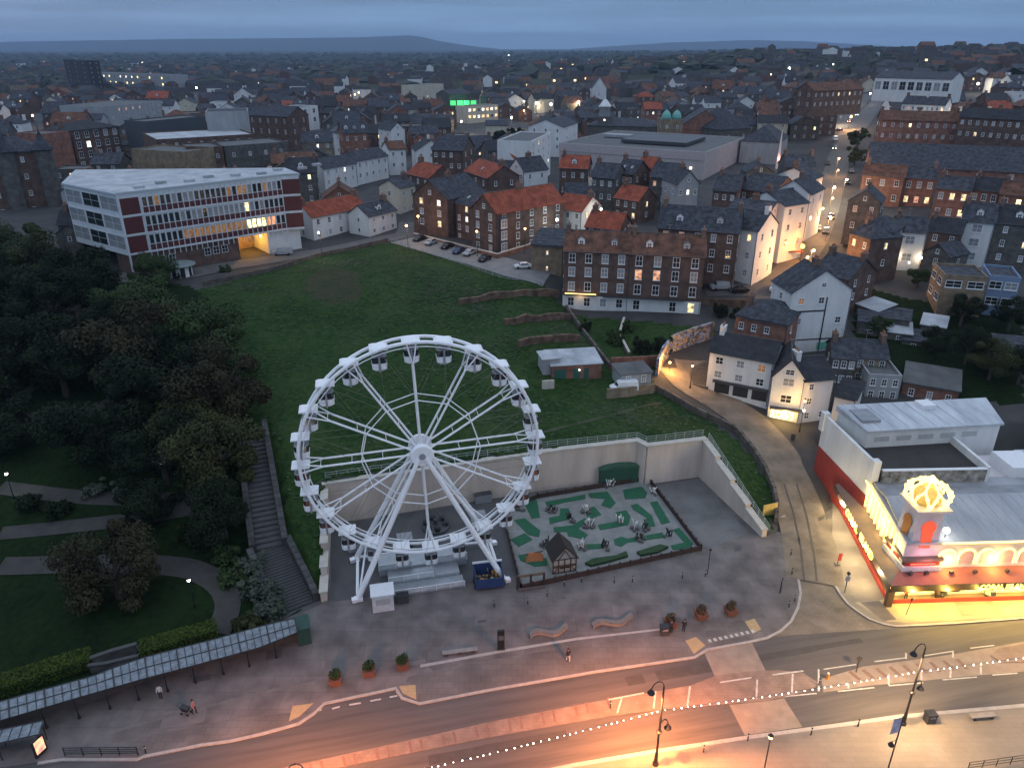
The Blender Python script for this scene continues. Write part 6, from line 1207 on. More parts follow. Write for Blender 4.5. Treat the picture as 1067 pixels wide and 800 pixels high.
W2 = (Vector(B2_[:2]) - Vector(B1_[:2])).length
for k in range(3): window(bt2, 'r', 2.0, 2.1 + k * 3.0, 2.0, 2.3, 'b', W2, 24, 2)
mb.bx(W2 + .004, W2 + .5, .8, 3.2, .3, 9.6); mb.build('bay_panel', mat('bay_blue', (.05,.07,.12), .6), bt2)
for k in range(3): window(bt2, 'r', 2.0, 2.1 + k * 3.0, 2.0, 2.2, 'b', W2 + .5, 24, 2)
a, b = Vector(P(432,247,17.5)[:2]), Vector(P(518,270,17.2)[:2]); c = Vector(P(556,259,17)[:2])
wallthing('boundary_wall', 'low red brick wall between the apartments and the parked cars', [(*a, 0), (*b, 0), (*c, 0)], [15, 15, 15], [18.4, 18.4, 18.4], .35, BRR, cop=CRD)
for px, py in ((510,243), (547,243)): pass
HT = 'halves of the tall brick hotel terrace'
hA, hM, hB = P(588,261,24.8), P(657,264,24.7), P(735,268,24.6)
ha = building('hotel_terrace', 'left half of the tall brick hotel terrace with white basement and fairy-lit canopy', 'hotel', hA, hM, 11, 13.6, 'x', 3.4, BRK, BRN, 4, 4, z0=11.1, rows=[2.0, 5.6, 9.0, 12.1], det=2, ww=1.5, wh=2.1, panes=['dddd', 'dddd', 'bbdb', 'ddbb'], chim=2, dormers=2, base=(3.4, WHT), group=HT, skirt=4, scol=2)
hb_ = building('hotel_terrace', 'right half of the tall brick hotel terrace with orange curtained windows', 'hotel', hM, hB, 11, 13.6, 'x', 3.4, BRK, BRN, 4, 4, z0=11.0, rows=[2.0, 5.6, 9.0, 12.1], det=2, ww=1.55, wh=2.3, panes=['d dw', 'dddd', 'oodb', 'dbdd'], chim=2, dormers=2, base=(3.4, WHT), group=HT, skirt=4)
mb = MB(); mb.tube((.5, -.9, 4.1), (7.5, -.9, 4.1), .09, 6); mb.build('canopy_lights', emat('canopy_bulbs', (1,.62,.2), 4), ha); mb = MB(); mb.bx(.2, 7.7, -1.0, -.08, 3.75, 3.95); mb.build('canopy', BLK, ha); light('canopy_light', (4, -1.2, 3.6), 60, (1,.6,.25), ha)
for k in range(3): window(ha, 'l', 1.6, 5.6 + k * 3.2, 1.9, 2.3, 'm' if k else 'b', 1, 11, 2)
PB('brick_annexe', 'plain dark brick annexe with sloping slate roof left of the hotel terrace', 'annexe', (554,255), (587,257), 23, 7.6, 11, 'mono', 1.6, 'tan brick', 'slate', 2, 1, det=2, ww=.6, wh=1.0, panes=['w', 'w'], chim=0, sides=False)
t = thing('balcony', 'thin black iron balcony across the hotel front', 'balcony', (hA[0], hA[1], 14.7), math.atan2(hB[1] - hA[1], hB[0] - hA[0])); WH = math.dist(hA[:2], hB[:2]); mb = MB(); mb.bx(9, WH - 3.5, -1.0, -.08, 0, .12); mb.build('floor', DGY, t); mb = MB()
for i in range(40): x = 9 + (WH - 12.5) * i / 39; mb.tube((x, -.95, .12), (x, -.95, 1.0), .02, 4)
mb.tube((9, -.95, 1.0), (WH - 3.5, -.95, 1.0), .03, 4); mb.build('rail', BLK, t)
# behind and right of the hotel
PB('slate_house', 'brick house with big slate roof and two white dormers behind the hotel terrace', 'house', (686,237), (770,243), 27.5, 10.5, 12, 'x', 4.2, 'dark brick', 'slate', 3, 5, det=2, ww=1.2, wh=1.8, panes=['ddddd', 'ddbdd', 'modbd'], chim=2, dormers=2)
PB('painted_house', 'tall white painted house with stubby chimney right of the hotel terrace', 'house', (758,236), (790,241), 27.2, 12.6, 11, 'x', 3.4, 'white', 'slate', 3, 2, det=2, ww=1.1, wh=1.7, panes=['bb', 'db', 'ow'], chim=1)
PB('painted_house', 'pinkish white house on the corner of the steep street beside the orange glow', 'house', (795,232), (818,216), 28.0, 11.2, 10, 'y', 3.0, 'pink', 'slate', 3, 2, det=2, ww=1.1, wh=1.6, panes=['dd', 'dd', 'wd'], chim=1)
PB('painted_house', 'white three-storey house with shopfront on the steep street, nearest the orange shop light', 'house', (818,215), (843,211), 30, 11.5, 12, 'x', 2.6, 'white', 'slate', 3, 2, det=2, ww=1.1, wh=1.6, panes=['dd', 'dd', 'dd'], chim=1)
PB('painted_house', 'white gabled house higher up the steep street with slate roof', 'house', (807,199), (845,203), 31.5, 9, 12, 'y', 3.2, 'white', 'slate', 2, 3, det=1, lit=0, chim=1)
PB('painted_house', 'white house at the top bend of the steep street beside the cool street light', 'house', (848,187), (858,183), 31, 9, 12, 'x', 2.6, 'white', 'slate', 3, 1, det=1, lit=0, chim=1)
t = thing('shop_lamp', 'glaring orange shop lamp on the steep street corner', 'lamp', (*P(836,256,19.5)[:2], 15.5)); mb = MB(); mb.bx(-.1, .1, -.1, .1, -1, 3.6); mb.build('bracket', BLK, t); mb = MB(); mb.ball((0, -.3, 3.9), .55, 8); mb.build('bulb', emat('orange_flare', (1,.42,.05), 12), t); light('shop_light', (.3, -1.4, 3.9), 1900, (1,.38,.06), t, .3)
mb = MB(); mb.bx(-3.4, .6, -.4, .4, 2.3, 2.6); mb.build('awning', mat('awning_maroon', (.12,.02,.03), .7), t)
# pub group in front
pg = building('white_pub', 'white two-storey pub with dark shopfront and grey roof above the setts street', 'pub', P(740,366,13.6), P(806,380,13.2), 9.5, 8.4, 'x', 2.4, WHT, SLD, 2, 3, z0=5.2, rows=[4.1, 6.9], det=2, ww=1.5, wh=1.5, panes=['bbd', 'ddm'], chim=1, lit=0, sides=False)
WP = math.dist(P(740,366,13.6)[:2], P(806,380,13.2)[:2]); mb = MB(); mb.bx(1.2, WP - .1, -.5, -.003, 2.5, 2.95); mb.build('shop_fascia', DGY, pg); mb = MB()
for i in range(3): mb.bx(1.6 + i * 3.5, 4.4 + i * 3.5, -.06, -.003, .4, 2.3)
mb.build('shop_window', GLS, pg)
p2_ = building('white_pub', 'white steep-gabled pub wing with warm lit entrance beside the setts street', 'pub', P(806,391,12.2), P(839,397,11.8), 10, 8.3, 'y', 3.4, WHT, SLD, 2, 1, z0=3.8, rows=[4.1, 7.4], det=2, ww=2.0, wh=1.6, panes=['d', 'b'], chim=0, lit=0, sides=False)
mb = MB(); mb.bx(.2, 5.8, -1.1, -.003, 2.2, 2.4); mb.build('canopy', DGY, p2_); mb = MB(); mb.bx(.5, 4.4, -.06, -.003, .1, 2.1); mb.build('lit_entrance', LITY, p2_); light('entrance_light', (3, -1.6, 1.9), 900, (1,.62,.2), p2_, .3); mb = MB(); mb.ball((6.0, -.6, 2.5), .2, 8); mb.build('wall_lamp', BULBW, p2_)
PB('white_pub', 'white flat-fronted pub end wing with dark roof facing the arcade', 'pub', (839,397), (870,394), 11.8, 8.6, 9, 'x', 2.6, 'white', 'dark slate', 3, 2, det=2, ww=1.0, wh=1.3, panes=['dd', 'd ', 'd '], lit=0, chim=1, sides=False)
PB('lean_to', 'low white lean-to with dark slope between the pub and the arcade hall', 'outbuilding', (870,412), (892,417), 8.5, 4.5, 6, 'mono', 1.2, 'white', 'dark slate', 1, 1, det=1, lit=0, chim=0, sides=False)
bk_ = building('brick_block', 'square red-brown brick block with grey hipped roof behind the white pub', 'house', P(767,328,17.6), P(821,340,17.2), 12, 8.0, 'hip', 2.6, BRR, SLT, 2, 4, z0=9.4, det=2, ww=1.0, wh=1.4, panes=['dddd', 'ddd '], chim=1, lit=0, scol=2)
gh = building('white_gable_house', 'tall white house with wide lopsided gable and black sloping bands behind the brick block', 'house', P(826,305,21.8), P(889,301,22), 8.5, 12.8, 'y', 4.2, WHT, SLT, 3, 3, z0=9, det=2, ww=1.3, wh=1.4, panes=['   ', 'b d', 'md '], chim=1, lit=0)
WG = math.dist(P(826,305,21.8)[:2], P(889,301,22)[:2]); mb = MB(); mb.bx(.5, WG * .58, -.07, -.003, 8.6, 8.9); mb.bx(WG * .58, WG * .58 + .25, -.08, -.003, 0, 11.5); mb.bx(0, WG, -.09, -.003, 2.6, 2.8); mb.build('black_band', BLK, gh)
mb = MB(); mb.bx(WG * .55, WG * .85, -.05, -.003, .4, 1.9); mb.build('mural_patch', mat('mural_green', (.08,.4,.27), .8, (.2,.5,.4), 2), gh)
for a in ((892,372,926,374,11.2,5.6,8,'buff brick'), (868,372,893,374,12,6,8,'grey stone')): PB('yard_house', ('grey stone' if a[7] != 'buff brick' else 'buff') + ' two-storey back house with white sash windows behind the pub', 'house', a[:2], a[2:4], a[4], a[5], a[6], 'x', 2.2, a[7], 'slate', 2, 3, det=1, lit=0, chim=1)
PB('yard_house', 'low dark brick flat-roofed unit with pale fascia behind the arcade hall', 'outbuilding', (942,398), (1000,408), 8.0, 4, 8, 'mono', 1.2, 'red brick', 'flat', 1, 3, det=1, lit=0, chim=0)
PB('yard_house', 'grey flat-roofed workshop behind the white arcade hall roof', 'outbuilding', (905,392), (940,394), 9.5, 5, 8, 'flat', .4, 'grey', 'flat', 2, 3, det=1, lit=0, chim=0)
for i, (a, b, ze, h, rm, lb) in enumerate((((925,346),(950,349),11.5,2.8,'flat pale','pale-roofed low shed in the dark yards behind the white gable house'), ((960,338),(985,342),12.5,2.8,'flat pale','thin white-roofed shed at the back of the dark yards'), ((940,354),(965,357),10.6,2.8,'slate','grey shed with bluish roof in the middle of the dark yards'), ((895,335),(922,338),13,3.5,'slate','long slate lean-to right of the white gable house'), ((893,317),(915,325),14,4,'flat pale','pale sloping shed roof just right of the white gable house'), ((912,330),(948,335),13.4,3,'slate','low slate outhouse below the lit beer garden'), ((1040,362),(1080,366),12,3.5,'slate','slate-roofed outbuilding in the dark garden at the right edge'))):
    PB('garden_shed', lb, 'shed', a, b, ze, h, 5, 'mono', 1.0, 'grey stone', rm, 1, 1, det=0, lit=0, chim=0, sides=False)
# right-hand rows
RT = 'red brick terrace houses on the right'
for i, (a, b, lb, pn) in enumerate((((899,182),(943,185),'red brick terrace house with brown roof at the street end of the right-hand row', ['wdd', 'dbd']), ((943,185),(976,187),'red brick terrace house with warm lit bay windows in the right-hand row', ['wow', 'ddd']), ((976,196),(1012,199),'red brick terrace house with wide white bays in the right-hand row', ['bbw', 'dww']), ((1012,197),(1042,200),'dark-roofed red brick terrace house second from the right edge of its row', ['bdb', 'ddd']), ((1042,202),(1085,206),'red brick terrace house with olive roof and one yellow window at the right edge', ['dyd', 'dyd']))):
    PB('terrace_house', lb, 'house', a, b, 29.2 - i * .3, 9, 9, 'x', 3.0, 'red brick', ['brown tile', 'slate', 'slate', 'dark slate', 'brown tile'][i], 2, 3, det=2, ww=1.3, wh=1.9, panes=pn, chim=1, group=RT)
PB('long_hall', 'very long blue-grey slate roofed hall behind the right-hand red brick terrace', 'hall', (905,172), (1110,182), 28.5, 7, 22, 'x', 6.5, 'red brick', 'slate', 2, 6, det=1, lit=0, chim=0)
wh_ = PB('lit_house', 'white house brightly floodlit by its garden lights, right of the steep street', 'house', (934,241), (966,243), 25, 8.6, 9, 'x', 2.8, 'white', 'slate', 2, 1, det=2, ww=2.2, wh=2.0, panes=['b', 'b'], chim=1, lit=0)
for x in (1.2, 6.6): mb = MB(); mb.ball((x, -.5, 2.6), .28, 8); mb.build('garden_lamp', BULBW, wh_); light('garden_light', (x, -1.0, 2.6), 220, (1,.72,.42), wh_, .3)
PB('stone_house', 'dark grey stone house with three window pairs, left of the floodlit white house', 'house', (894,238), (931,243), 26, 9.6, 10, 'hip', 3, 'grey stone', 'slate', 3, 2, det=2, ww=1.2, wh=1.4, lit=0, chim=1)
PB('stone_house', 'dark gabled stone house with two lit windows at the corner of the steep street', 'house', (884,209), (918,212), 29, 8.6, 10, 'y', 3, 'grey stone', 'slate', 2, 2, det=2, panes=['dm', 'mb'], chim=1)
PB('stone_house', 'stone house with slate hipped roof, halfway down the right side of the steep street', 'house', (886,243), (908,250), 25, 8, 9, 'hip', 3, 'dark brick', 'slate', 2, 2, det=1, lit=.1, chim=1)
PB('stone_house', 'low dark house with long slate roof lowest on the right side of the steep street', 'house', (848,282), (885,291), 20.4, 6, 11, 'x', 3.4, 'dark brick', 'slate', 2, 2, det=1, lit=0, chim=2)
PB('brick_house', 'dark brown brick house between the floodlit house and the white townhouse', 'house', (967,240), (1002,244), 25, 7, 9, 'x', 2.6, 'dark brick', 'dark slate', 2, 2, det=1, lit=0, chim=1)
PB('townhouse', 'pale blue-white townhouse with a stack of white bay windows on the right', 'house', (1003,230), (1037,233), 27, 10.4, 11, 'x', 3.6, 'white', 'slate', 3, 1, det=2, ww=2.2, wh=2.0, panes=['b', 'b', 'b'], chim=1, dormers=1, lit=0)
PB('townhouse', 'grey stone townhouse with round white dormer at the right edge', 'house', (1038,232), (1085,236), 27, 10, 11, 'x', 3.6, 'grey stone', 'dark slate', 3, 2, det=2, panes=['bb', 'dw', 'bb'], chim=1, dormers=1)
PB('flat_block', 'low flat-roofed block with big white windows below the townhouses', 'flats', (984,288), (1030,291), 21, 7, 10, 'flat', .4, 'tan brick', 'slate', 2, 2, det=2, ww=3.2, wh=1.6, panes=['  ', 'dd'], chim=0, lit=0)
PB('flat_block', 'pale blue flat-roofed block with white lower storey at the right edge', 'flats', (1031,289), (1064,292), 21, 7, 10, 'flat', .4, mat('blue_render', (.2,.27,.4), .8), 'slate', 2, 2, det=2, ww=2.4, wh=1.7, panes=['dd', 'dd'], chim=0, lit=0)
PB('garage', 'small gabled slate outbuilding below the floodlit white house', 'outbuilding', (963,262), (990,268), 21, 4, 8, 'y', 2.4, 'grey stone', 'slate', 1, 1, det=1, lit=0, chim=0)
# beer garden bulbs
bg_ = thing('garden_lights', 'cluster of warm party bulbs in the garden below the floodlit white house', 'string lights', G(955,280)); q = MB(); q.ball((0, 0, 0), .16, 6); q = q.mesh('bulb', BULBW); rgx = random.Random(8); pv = None; cb_ = MB()
for i in range(16):
    v = Vector((rgx.uniform(-6, 6), rgx.uniform(-2, 5), rgx.uniform(1.6, 3.2))); link('bulb', q, bg_, v)
    if pv is not None: cb_.tube(pv, v, .015, 3)
    pv = v
cb_.build('cable', BLK, bg_); light('party_light', (0, 1, 2), 160, (1,.66,.4), bg_, 1.0)
# lower garages below the hotel
gA, gB = P(575,381,12), P(627,378,12); ga = building('brick_garage', 'red brick garage row with green doors and pale tin roof on the grass', 'garage', gA, gB, 6.5, 3.6, 'mono', .5, BRR, FLP, 1, 1, z0=8.3, panes=[' '], chim=0, sides=False, det=0)
Wg = math.dist(gA[:2], gB[:2])
for x, w_ in ((.5, 2.2), (4.2, 1.2), (6.2, .9)): mb = MB(); mb.bx(x, x + w_, -.08, -.003, 0, 2.8); mb.build('door', mat('door_green', (.03,.12,.09), .6), ga)
mb = MB(); mb.ball((Wg * .55, -.2, 2.6), .12, 6); mb.build('wall_lamp', BULBW, ga)
PB('tin_shed', 'small pale tin-roofed shed behind the red brick garage', 'shed', (566,375), (584,373), 13, 2.6, 3, 'mono', .4, 'grey', 'flat pale', 1, 1, det=0, panes=[' '], chim=0, sides=False)
PB('yard_shed', 'ruined pale flat shed inside the walled yard below the hotel', 'shed', (647,391), (679,388), 11, 2.4, 4.5, 'mono', .3, 'grey', 'flat', 1, 2, det=0, chim=0, lit=0, sides=False)
ps = [G(*p) for p in ((632,415),(655,413),(681,409))]; wallthing('yard_wall', 'pale stone yard wall in front of the parked van and ruined shed', ps, [p[2] - 1 for p in ps], [p[2] + 1.9 for p in ps], .4, BRB)
ps = [G(*p) for p in ((565,405),(577,404))]; wallthing('yard_wall', 'short white wall left of the red brick garage', ps, [p[2] - 1 for p in ps], [p[2] + 1.6 for p in ps], .4, CRD)
# mural wall and steps by the lit square
ps = [G(*p) for p in ((684,392),(690,378),(700,366),(722,358),(742,352))]
mm = bpy.data.materials.new('mural_paint'); mm.use_nodes = True; t_ = mm.node_tree; b_ = t_.nodes['Principled BSDF']; b_.inputs['Roughness'].default_value = .85; tcn = t_.nodes.new('ShaderNodeTexCoord'); n3 = t_.nodes.new('ShaderNodeTexVoronoi'); n3.inputs['Scale'].default_value = 2.3; r3 = t_.nodes.new('ShaderNodeValToRGB'); r3.color_ramp.interpolation = 'CONSTANT'
for p_, c_k in ((.0, (.12,.09,.07)), (.3, (.4,.34,.24)), (.45, (.15,.22,.45)), (.6, (.45,.28,.13)), (.72, (.2,.2,.22)), (.85, (.35,.4,.5))):
    el = r3.color_ramp.elements[0] if p_ == 0 else r3.color_ramp.elements.new(p_); el.position = p_; el.color = (*c_k, 1)
sp3 = t_.nodes.new('ShaderNodeSeparateColor'); t_.links.new(tcn.outputs['Object'], n3.inputs[0]); t_.links.new(n3.outputs['Color'], sp3.inputs[0]); t_.links.new(sp3.outputs[0], r3.inputs[0]); t_.links.new(r3.outputs[0], b_.inputs['Base Color'])
wallthing('mural_wall', 'tall wall covered with a colourful mural beside the lit square', ps, [p[2] - 2 for p in ps], [p[2] + 3.6 for p in ps], .5, mm)
small_lamp(719,405,'black lamp post lighting the small square by the mural wall', 4.6, 3000, (1,.50,.13)); small_lamp(833,450,'black lamp post in front of the white pub gable', 6, 2600, (1,.55,.17))
o_ = G(697,388); t = thing('wall_lantern', 'bright wall lantern glowing at the foot of the mural wall', 'lamp', o_); mb = MB(); mb.tube((0, 0, 0), (0, 0, 2.0), .05, 5); mb.build('post', BLK, t); mb = MB(); mb.ball((0, 0, 2.1), .2, 8); mb.build('bulb', BULBO, t); light('lantern_light', (.2, -.4, 2.2), 2600, (1,.48,.12), t, .3)
p0 = Vector(G(724,402)); p1 = Vector(G(742,376)); t = thing('side_steps', 'short flight of stone steps climbing between the lit square and the white pub', 'steps', p0); flight(p0, p1, 12, 5, SGY).build('tread_edge', MATS['dark_nosing'], t)
g = G(826,458); t = thing('litter_bin', 'dark litter bin outside the lit pub entrance', 'bin', g); mb = MB(); mb.lathe([(.35, 0), (.4, .9), (.42, .95)], 10); mb.build('case', DGY, t); mb = MB(); mb.lathe([(.44, .953), (.3, 1.15), (.01, 1.2)], 10); mb.build('lid', BLK, t)
# garden trees beside hotel
for px, py, r, lb, kd in ((668,366,2.2,'slim dark conifer on the right of the sunken hotel garden','dark'), (688,366,2.4,'second slim conifer at the right end of the sunken hotel garden','dark'), (640,358,2.0,'bush in the middle of the sunken hotel garden','mid'), (655,345,1.6,'small bush by the hotel basement wall','mid'), (750,328,2.0,'dark bush on the bank right of the hotel','dark'), (770,332,2.0,'second dark bush on the bank right of the hotel','dark'), (610,345,1.6,'scrubby bush on the garden steps below the hotel','dark')):
    g = G(px, py); tree(g[0], g[1], r, kd, lb, 'garden_bush', 'bush', 'bushes on the bank below the hotel', .7, 1.3, True)
for px, py, r, lb, kd in ((1005,380,4.5,'broad dark tree in the gardens behind the arcade','dark'), (1030,395,4.5,'olive tree in the gardens at the right edge','olive'), (975,372,3.5,'dark tree nearest the pale sheds in the right gardens','dark'), (1050,345,4,'dark tree below the pale blue block','dark'), (1000,340,4,'dark tree below the big-windowed flat block','dark'), (955,300,2.6,'garden tree under the party bulbs','mid'), (915,352,2.6,'small tree on the yard lawn behind the white gable house','mid'), (1060,400,4,'dark tree cut by the right edge behind the grey gable wall','dark')):
    g = G(px, py); tree(g[0], g[1], r, kd, lb, 'garden_tree', 'tree', 'trees in the right-hand gardens')

# ------------------------------------------------------------------ vehicles
def carmesh(kind):
    if kind == 'car': pf = [(-2.1,.35),(-2.15,.7),(-1.9,.85),(-1.0,.95),(-.45,1.42),(.9,1.45),(1.65,1.0),(2.1,.92),(2.15,.4)]; gl = [(-.92,.97),(-.42,1.36),(.86,1.38),(1.5,1.0)]; hw, L2, gt = .86, 2.15, 1.0
    else: pf = [(-2.5,.35),(-2.55,.9),(-2.2,1.1),(-1.6,1.25),(-1.1,2.05),(2.4,2.1),(2.5,1.2),(2.5,.4)]; gl = [(-1.55,1.28),(-1.08,1.95),(-.1,1.97),(-.1,1.28)]; hw, L2, gt = .97, 2.5, 1.25
    b = MB(); k = len(pf)
    for s in (-1, 1):
        for x, z in pf: b.v.append((x, s * hw * (1 if z < gt + .02 else .82), z))
    for i in range(k): j = (i + 1) % k; b.f.append((i, j, k + j, k + i)); b.m.append(0)
    b.f.append(tuple(range(k))[::-1]); b.f.append(tuple(range(k, 2 * k))); b.m += [0, 0]
    g = MB()
    for s in (-1, 1): g.quad(*[(x, s * (hw * (1 if z < gt + .02 else .845) + .006), z) for x, z in gl])
    w_ = MB(); (x0, z0), (x1, z1) = gl[0], gl[1]; w_.quad((x0 - .04, -hw * .86, z0 + .03), (x0 - .04, hw * .86, z0 + .03), (x1 - .04, hw * .72, z1 + .03), (x1 - .04, -hw * .72, z1 + .03))
    if kind == 'car': x0, z0 = gl[3]; x1, z1 = gl[2]; w_.quad((x0 + .06, hw * .86, z0 + .05), (x0 + .06, -hw * .86, z0 + .05), (x1 + .06, -hw * .72, z1 + .05), (x1 + .06, hw * .72, z1 + .05))
    wh = MB(); wh.tube((0, -.1, 0), (0, .1, 0), .33, 10); hl_ = MB(); hl_.bx(-.04, .04, -.18, .18, -.08, .08)
    return b, g.mesh('side_glass', GLS), w_.mesh('windscreen', GLS), wh.mesh('wheel', BLK), hl_, hw, L2
CK = {k: carmesh(k) for k in ('car', 'van')}; CB = {}; HLM = CK['car'][4].mesh('headlight', mat('headlight_glass', (.6,.62,.65), .2)); TLM = CK['car'][4].mesh('tail_light', mat('tail_red', (.25,.02,.02), .3)); HLL = CK['car'][4].mesh('headlight', emat('headlight_on', (1,.95,.85), 12)); TLL = CK['car'][4].mesh('tail_light', emat('tail_on', (1,.12,.06), 6))
PAINT = {k: mat('car_paint_' + k, c, .25, tuple(x * .9 for x in c)) for k, c in dict(black=(.012,.012,.014), silver=(.33,.35,.37), grey=(.10,.11,.12), blue=(.03,.05,.11), white=(.75,.75,.75), red=(.25,.02,.02)).items()}
def vehicle(kind, paint, px, py, rz, lb, name='parked_car', cat='car', group='cars parked by the brick apartments', on=False):
    b, sg, ws, wh, _, hw, L2 = CK[kind]; key = (kind, paint)
    if key not in CB: CB[key] = b.mesh('body', PAINT[paint])
    p = G(px, py); t = thing(name, lb, cat, (p[0], p[1], p[2] + .12), R(rz), group); link('body', CB[key], t); link('side_glass', sg, t); link('windscreen', ws, t)
    for x in (-L2 * .63, L2 * .62):
        for y in (-hw + .06, hw - .06): link('wheel', wh, t, (x, y, .33))
    for y in (-hw * .7, hw * .7): link('headlight', HLL if on else HLM, t, (-L2 - .01, y, .68)); link('tail_light', TLL if on else TLM, t, (L2 + .01, y, .75))
    return t
for px, py, pt, lb in ((437,251,'black','black car parked farthest left in the row below the apartments'), (449,255,'silver','silver-bonneted car second from the left in the apartment car park'), (466,259,'black','black car third from the left in the apartment car park'), (478,264,'blue','dark blue car parked close beside the silver-blue one'), (489,266,'silver','silver-blue car in the middle of the apartment car park'), (505,272,'black','black hatchback nearest the corner bay of the apartments')): vehicle('car', pt, px, py, 60, lb)
vehicle('car', 'white', 545,280, 8, 'white car parked on its own left of the brick annexe')
vehicle('van', 'silver', 295,266, 10, 'silver van parked in front of the office block beside the lit passage', 'parked_van', 'van', 'vans parked in the town'); vehicle('van', 'silver', 751,302, 5, 'silver van parked on the bank right of the hotel', 'parked_van', 'van', 'vans parked in the town'); vehicle('van', 'white', 808,303, 60, 'white van standing at the foot of the steep street', 'parked_van', 'van', 'vans parked in the town'); vehicle('van', 'white', 650,408, 8, 'white van in the walled yard below the hotel', 'parked_van', 'van', 'vans parked in the town')
vehicle('car', 'black', 770,305, 5, 'black car parked beside the silver van right of the hotel'); vehicle('car', 'black', 740,300, 5, 'black car parked left of the silver van by the hotel')
for px, py, k, pt, rz, lb, on in ((869,156,'car','grey',70,'car with bright lights coming down the steep street',True), (870,147,'van','white',75,'pale van near the top of the steep street',False), (874,137,'car','red',20,'red car crossing at the top junction of the steep street',False), (852,240,'car','silver',68,'silver car parked against the white houses of the steep street',False), (860,243,'car','grey',68,'grey car parked opposite the white houses on the steep street',False), (862,172,'car','black',70,'black car parked left at the upper steep street',False), (883,192,'car','black',70,'black car parked right at the upper steep street',False), (887,180,'car','grey',70,'grey car parked right near the top of the steep street',False), (866,228,'car','black',68,'black car parked under the stone house on the steep street',False), (893,121,'car','white',60,'white car on the far upper road',True), (885,128,'car','red',55,'car with tail lights on the far upper road',True)): vehicle(k, pt, px, py, rz, lb, 'street_car', 'car', 'cars on the steep street', on)
# ------------------------------------------------------------------ landmark buildings of the town centre
SL = mat('shop_cladding', (.46,.42,.42), .8, (.38,.35,.35), .3)
fh_ = PB('market_hall', 'huge flat-roofed pale hall filling the middle of the town', 'hall', (583,150), (735,160), 30, 8.5, 58, 'flat', .4, SL, 'flat', 1, 1, det=0, chim=0, panes=[' '], sides=False)
WF = math.dist(P(583,150,30)[:2], P(735,160,30)[:2]); mb = MB(); mb.bx(-.2, WF + .2, -.2, -.003, 5.8, 8.9); mb.build('fascia_band', mat('fascia_pink', (.5,.44,.45), .8), fh_); mb = MB(); mb.bx(WF * .35, WF * .8, 14, 40, 8.9, 10.2); mb.build('roof_plant', DGY, fh_); mb = MB(); mb.bx(WF * .1, WF * .3, 30, 36, 8.9, 10); mb.build('roof_plant', GRY, fh_)
for i in range(9): q = MB(); x = WF * (.55 + i * .045); q.bx(x, x + .9, -.25, -.21, 2.4, 3.3); q.build('shop_light', LITC, fh_)
# cupola building
cu = PB('cupola_hall', 'slate-roofed hall with a pale stone bell cupola behind the huge flat hall', 'hall', (612,131), (690,133), 31, 8, 22, 'hip', 3.2, 'grey stone', 'slate', 1, 1, det=0, chim=0, panes=[' '], sides=False)
o = P(626,131,31); mb = MB(); l = Vector(o) - cu.location; l.rotate(Matrix.Rotation(-cu.rotation_euler[2], 3, 'Z')); mb.box(l.x + 1, 6, 10, 6, 6, 4); cq = mb.build('cupola_base', BRG, cu); mb = MB()
for sx in (-2, -.7, .7, 2):
    for sy in (-2, 2): mb.box(l.x + 1 + sx, 6 + sy, 14.2, .6, .6, 4.4)
mb.build('cupola_column', GRY, cq); mb = MB(); mb.box(l.x + 1, 6, 16.7, 5.6, 5.6, .6); mb.box(l.x + 1, 6, 18.4, 5, 5, 2.8, 0, 0, .25); mb.box(l.x + 1, 6, 20.6, .6, .6, 1.8, 0, 0, .2); mb.build('cupola_roof', WHT, cq); q = MB(); q.ball((l.x + 1.5, 2.7, 10.5), .5, 6); q.build('clock', LITC, cq)
dg = PB('domed_hall', 'tan block carrying twin pale green copper domes behind the flat hall', 'hall', (690,126), (712,126), 35, 12, 14, 'flat', .4, 'tan brick', 'flat', 2, 2, det=0, chim=0)
for x in (2.4, 7.2): mb = MB(); mb.lathe([(2.0, 12.4), (2.3, 13.2), (2.0, 14.6), (1.2, 15.8), (.2, 16.4), (.01, 17.2)], 12, (x, 3, 0)); mb.build('copper_dome', mat('copper_green', (.16,.42,.36), .6, (.12,.34,.3), 1), dg)
PB('gabled_hall', 'broad red-brown brick hall end with shallow gable right of the green domes', 'hall', (704,134), (763,135), 29.5, 8, 26, 'y', 8.5, 'red brick', 'slate', 1, 1, det=0, chim=0, panes=[' '], sides=False)
PB('gabled_hall', 'pale slate roofed gable hall beside the red-brown brick gable', 'hall', (752,136), (783,134), 30, 7, 24, 'hip', 9, 'grey stone', 'slate', 1, 2, det=0, chim=0, sides=False)
PB('gabled_hall', 'grey slate hall with wide front roof left of the tall white fin', 'hall', (772,147), (812,149), 30, 9, 26, 'hip', 6, 'grey', 'slate', 1, 1, det=0, chim=0, panes=[' '], sides=False)
o = P(811,168,24); t = thing('white_fin', 'tall white fin on a gable lit pink at its foot near the steep street', 'fin', o); mb = MB(); mb.hexa([(-.8, 0, -4), (.8, 0, -4), (.8, .4, -4), (-.8, .4, -4)], [(-.1, 0, 12), (.1, 0, 12), (.1, .4, 12), (-.1, .4, 12)]); mb.build('panel', WHT, t); mb = MB(); mb.ball((0, -1, .5), .3, 6); mb.build('uplighter', emat('pink_uplight', (1,.4,.3), 6), t); light('uplight', (0, -1.2, 1), 260, (1,.4,.3), t, .3)
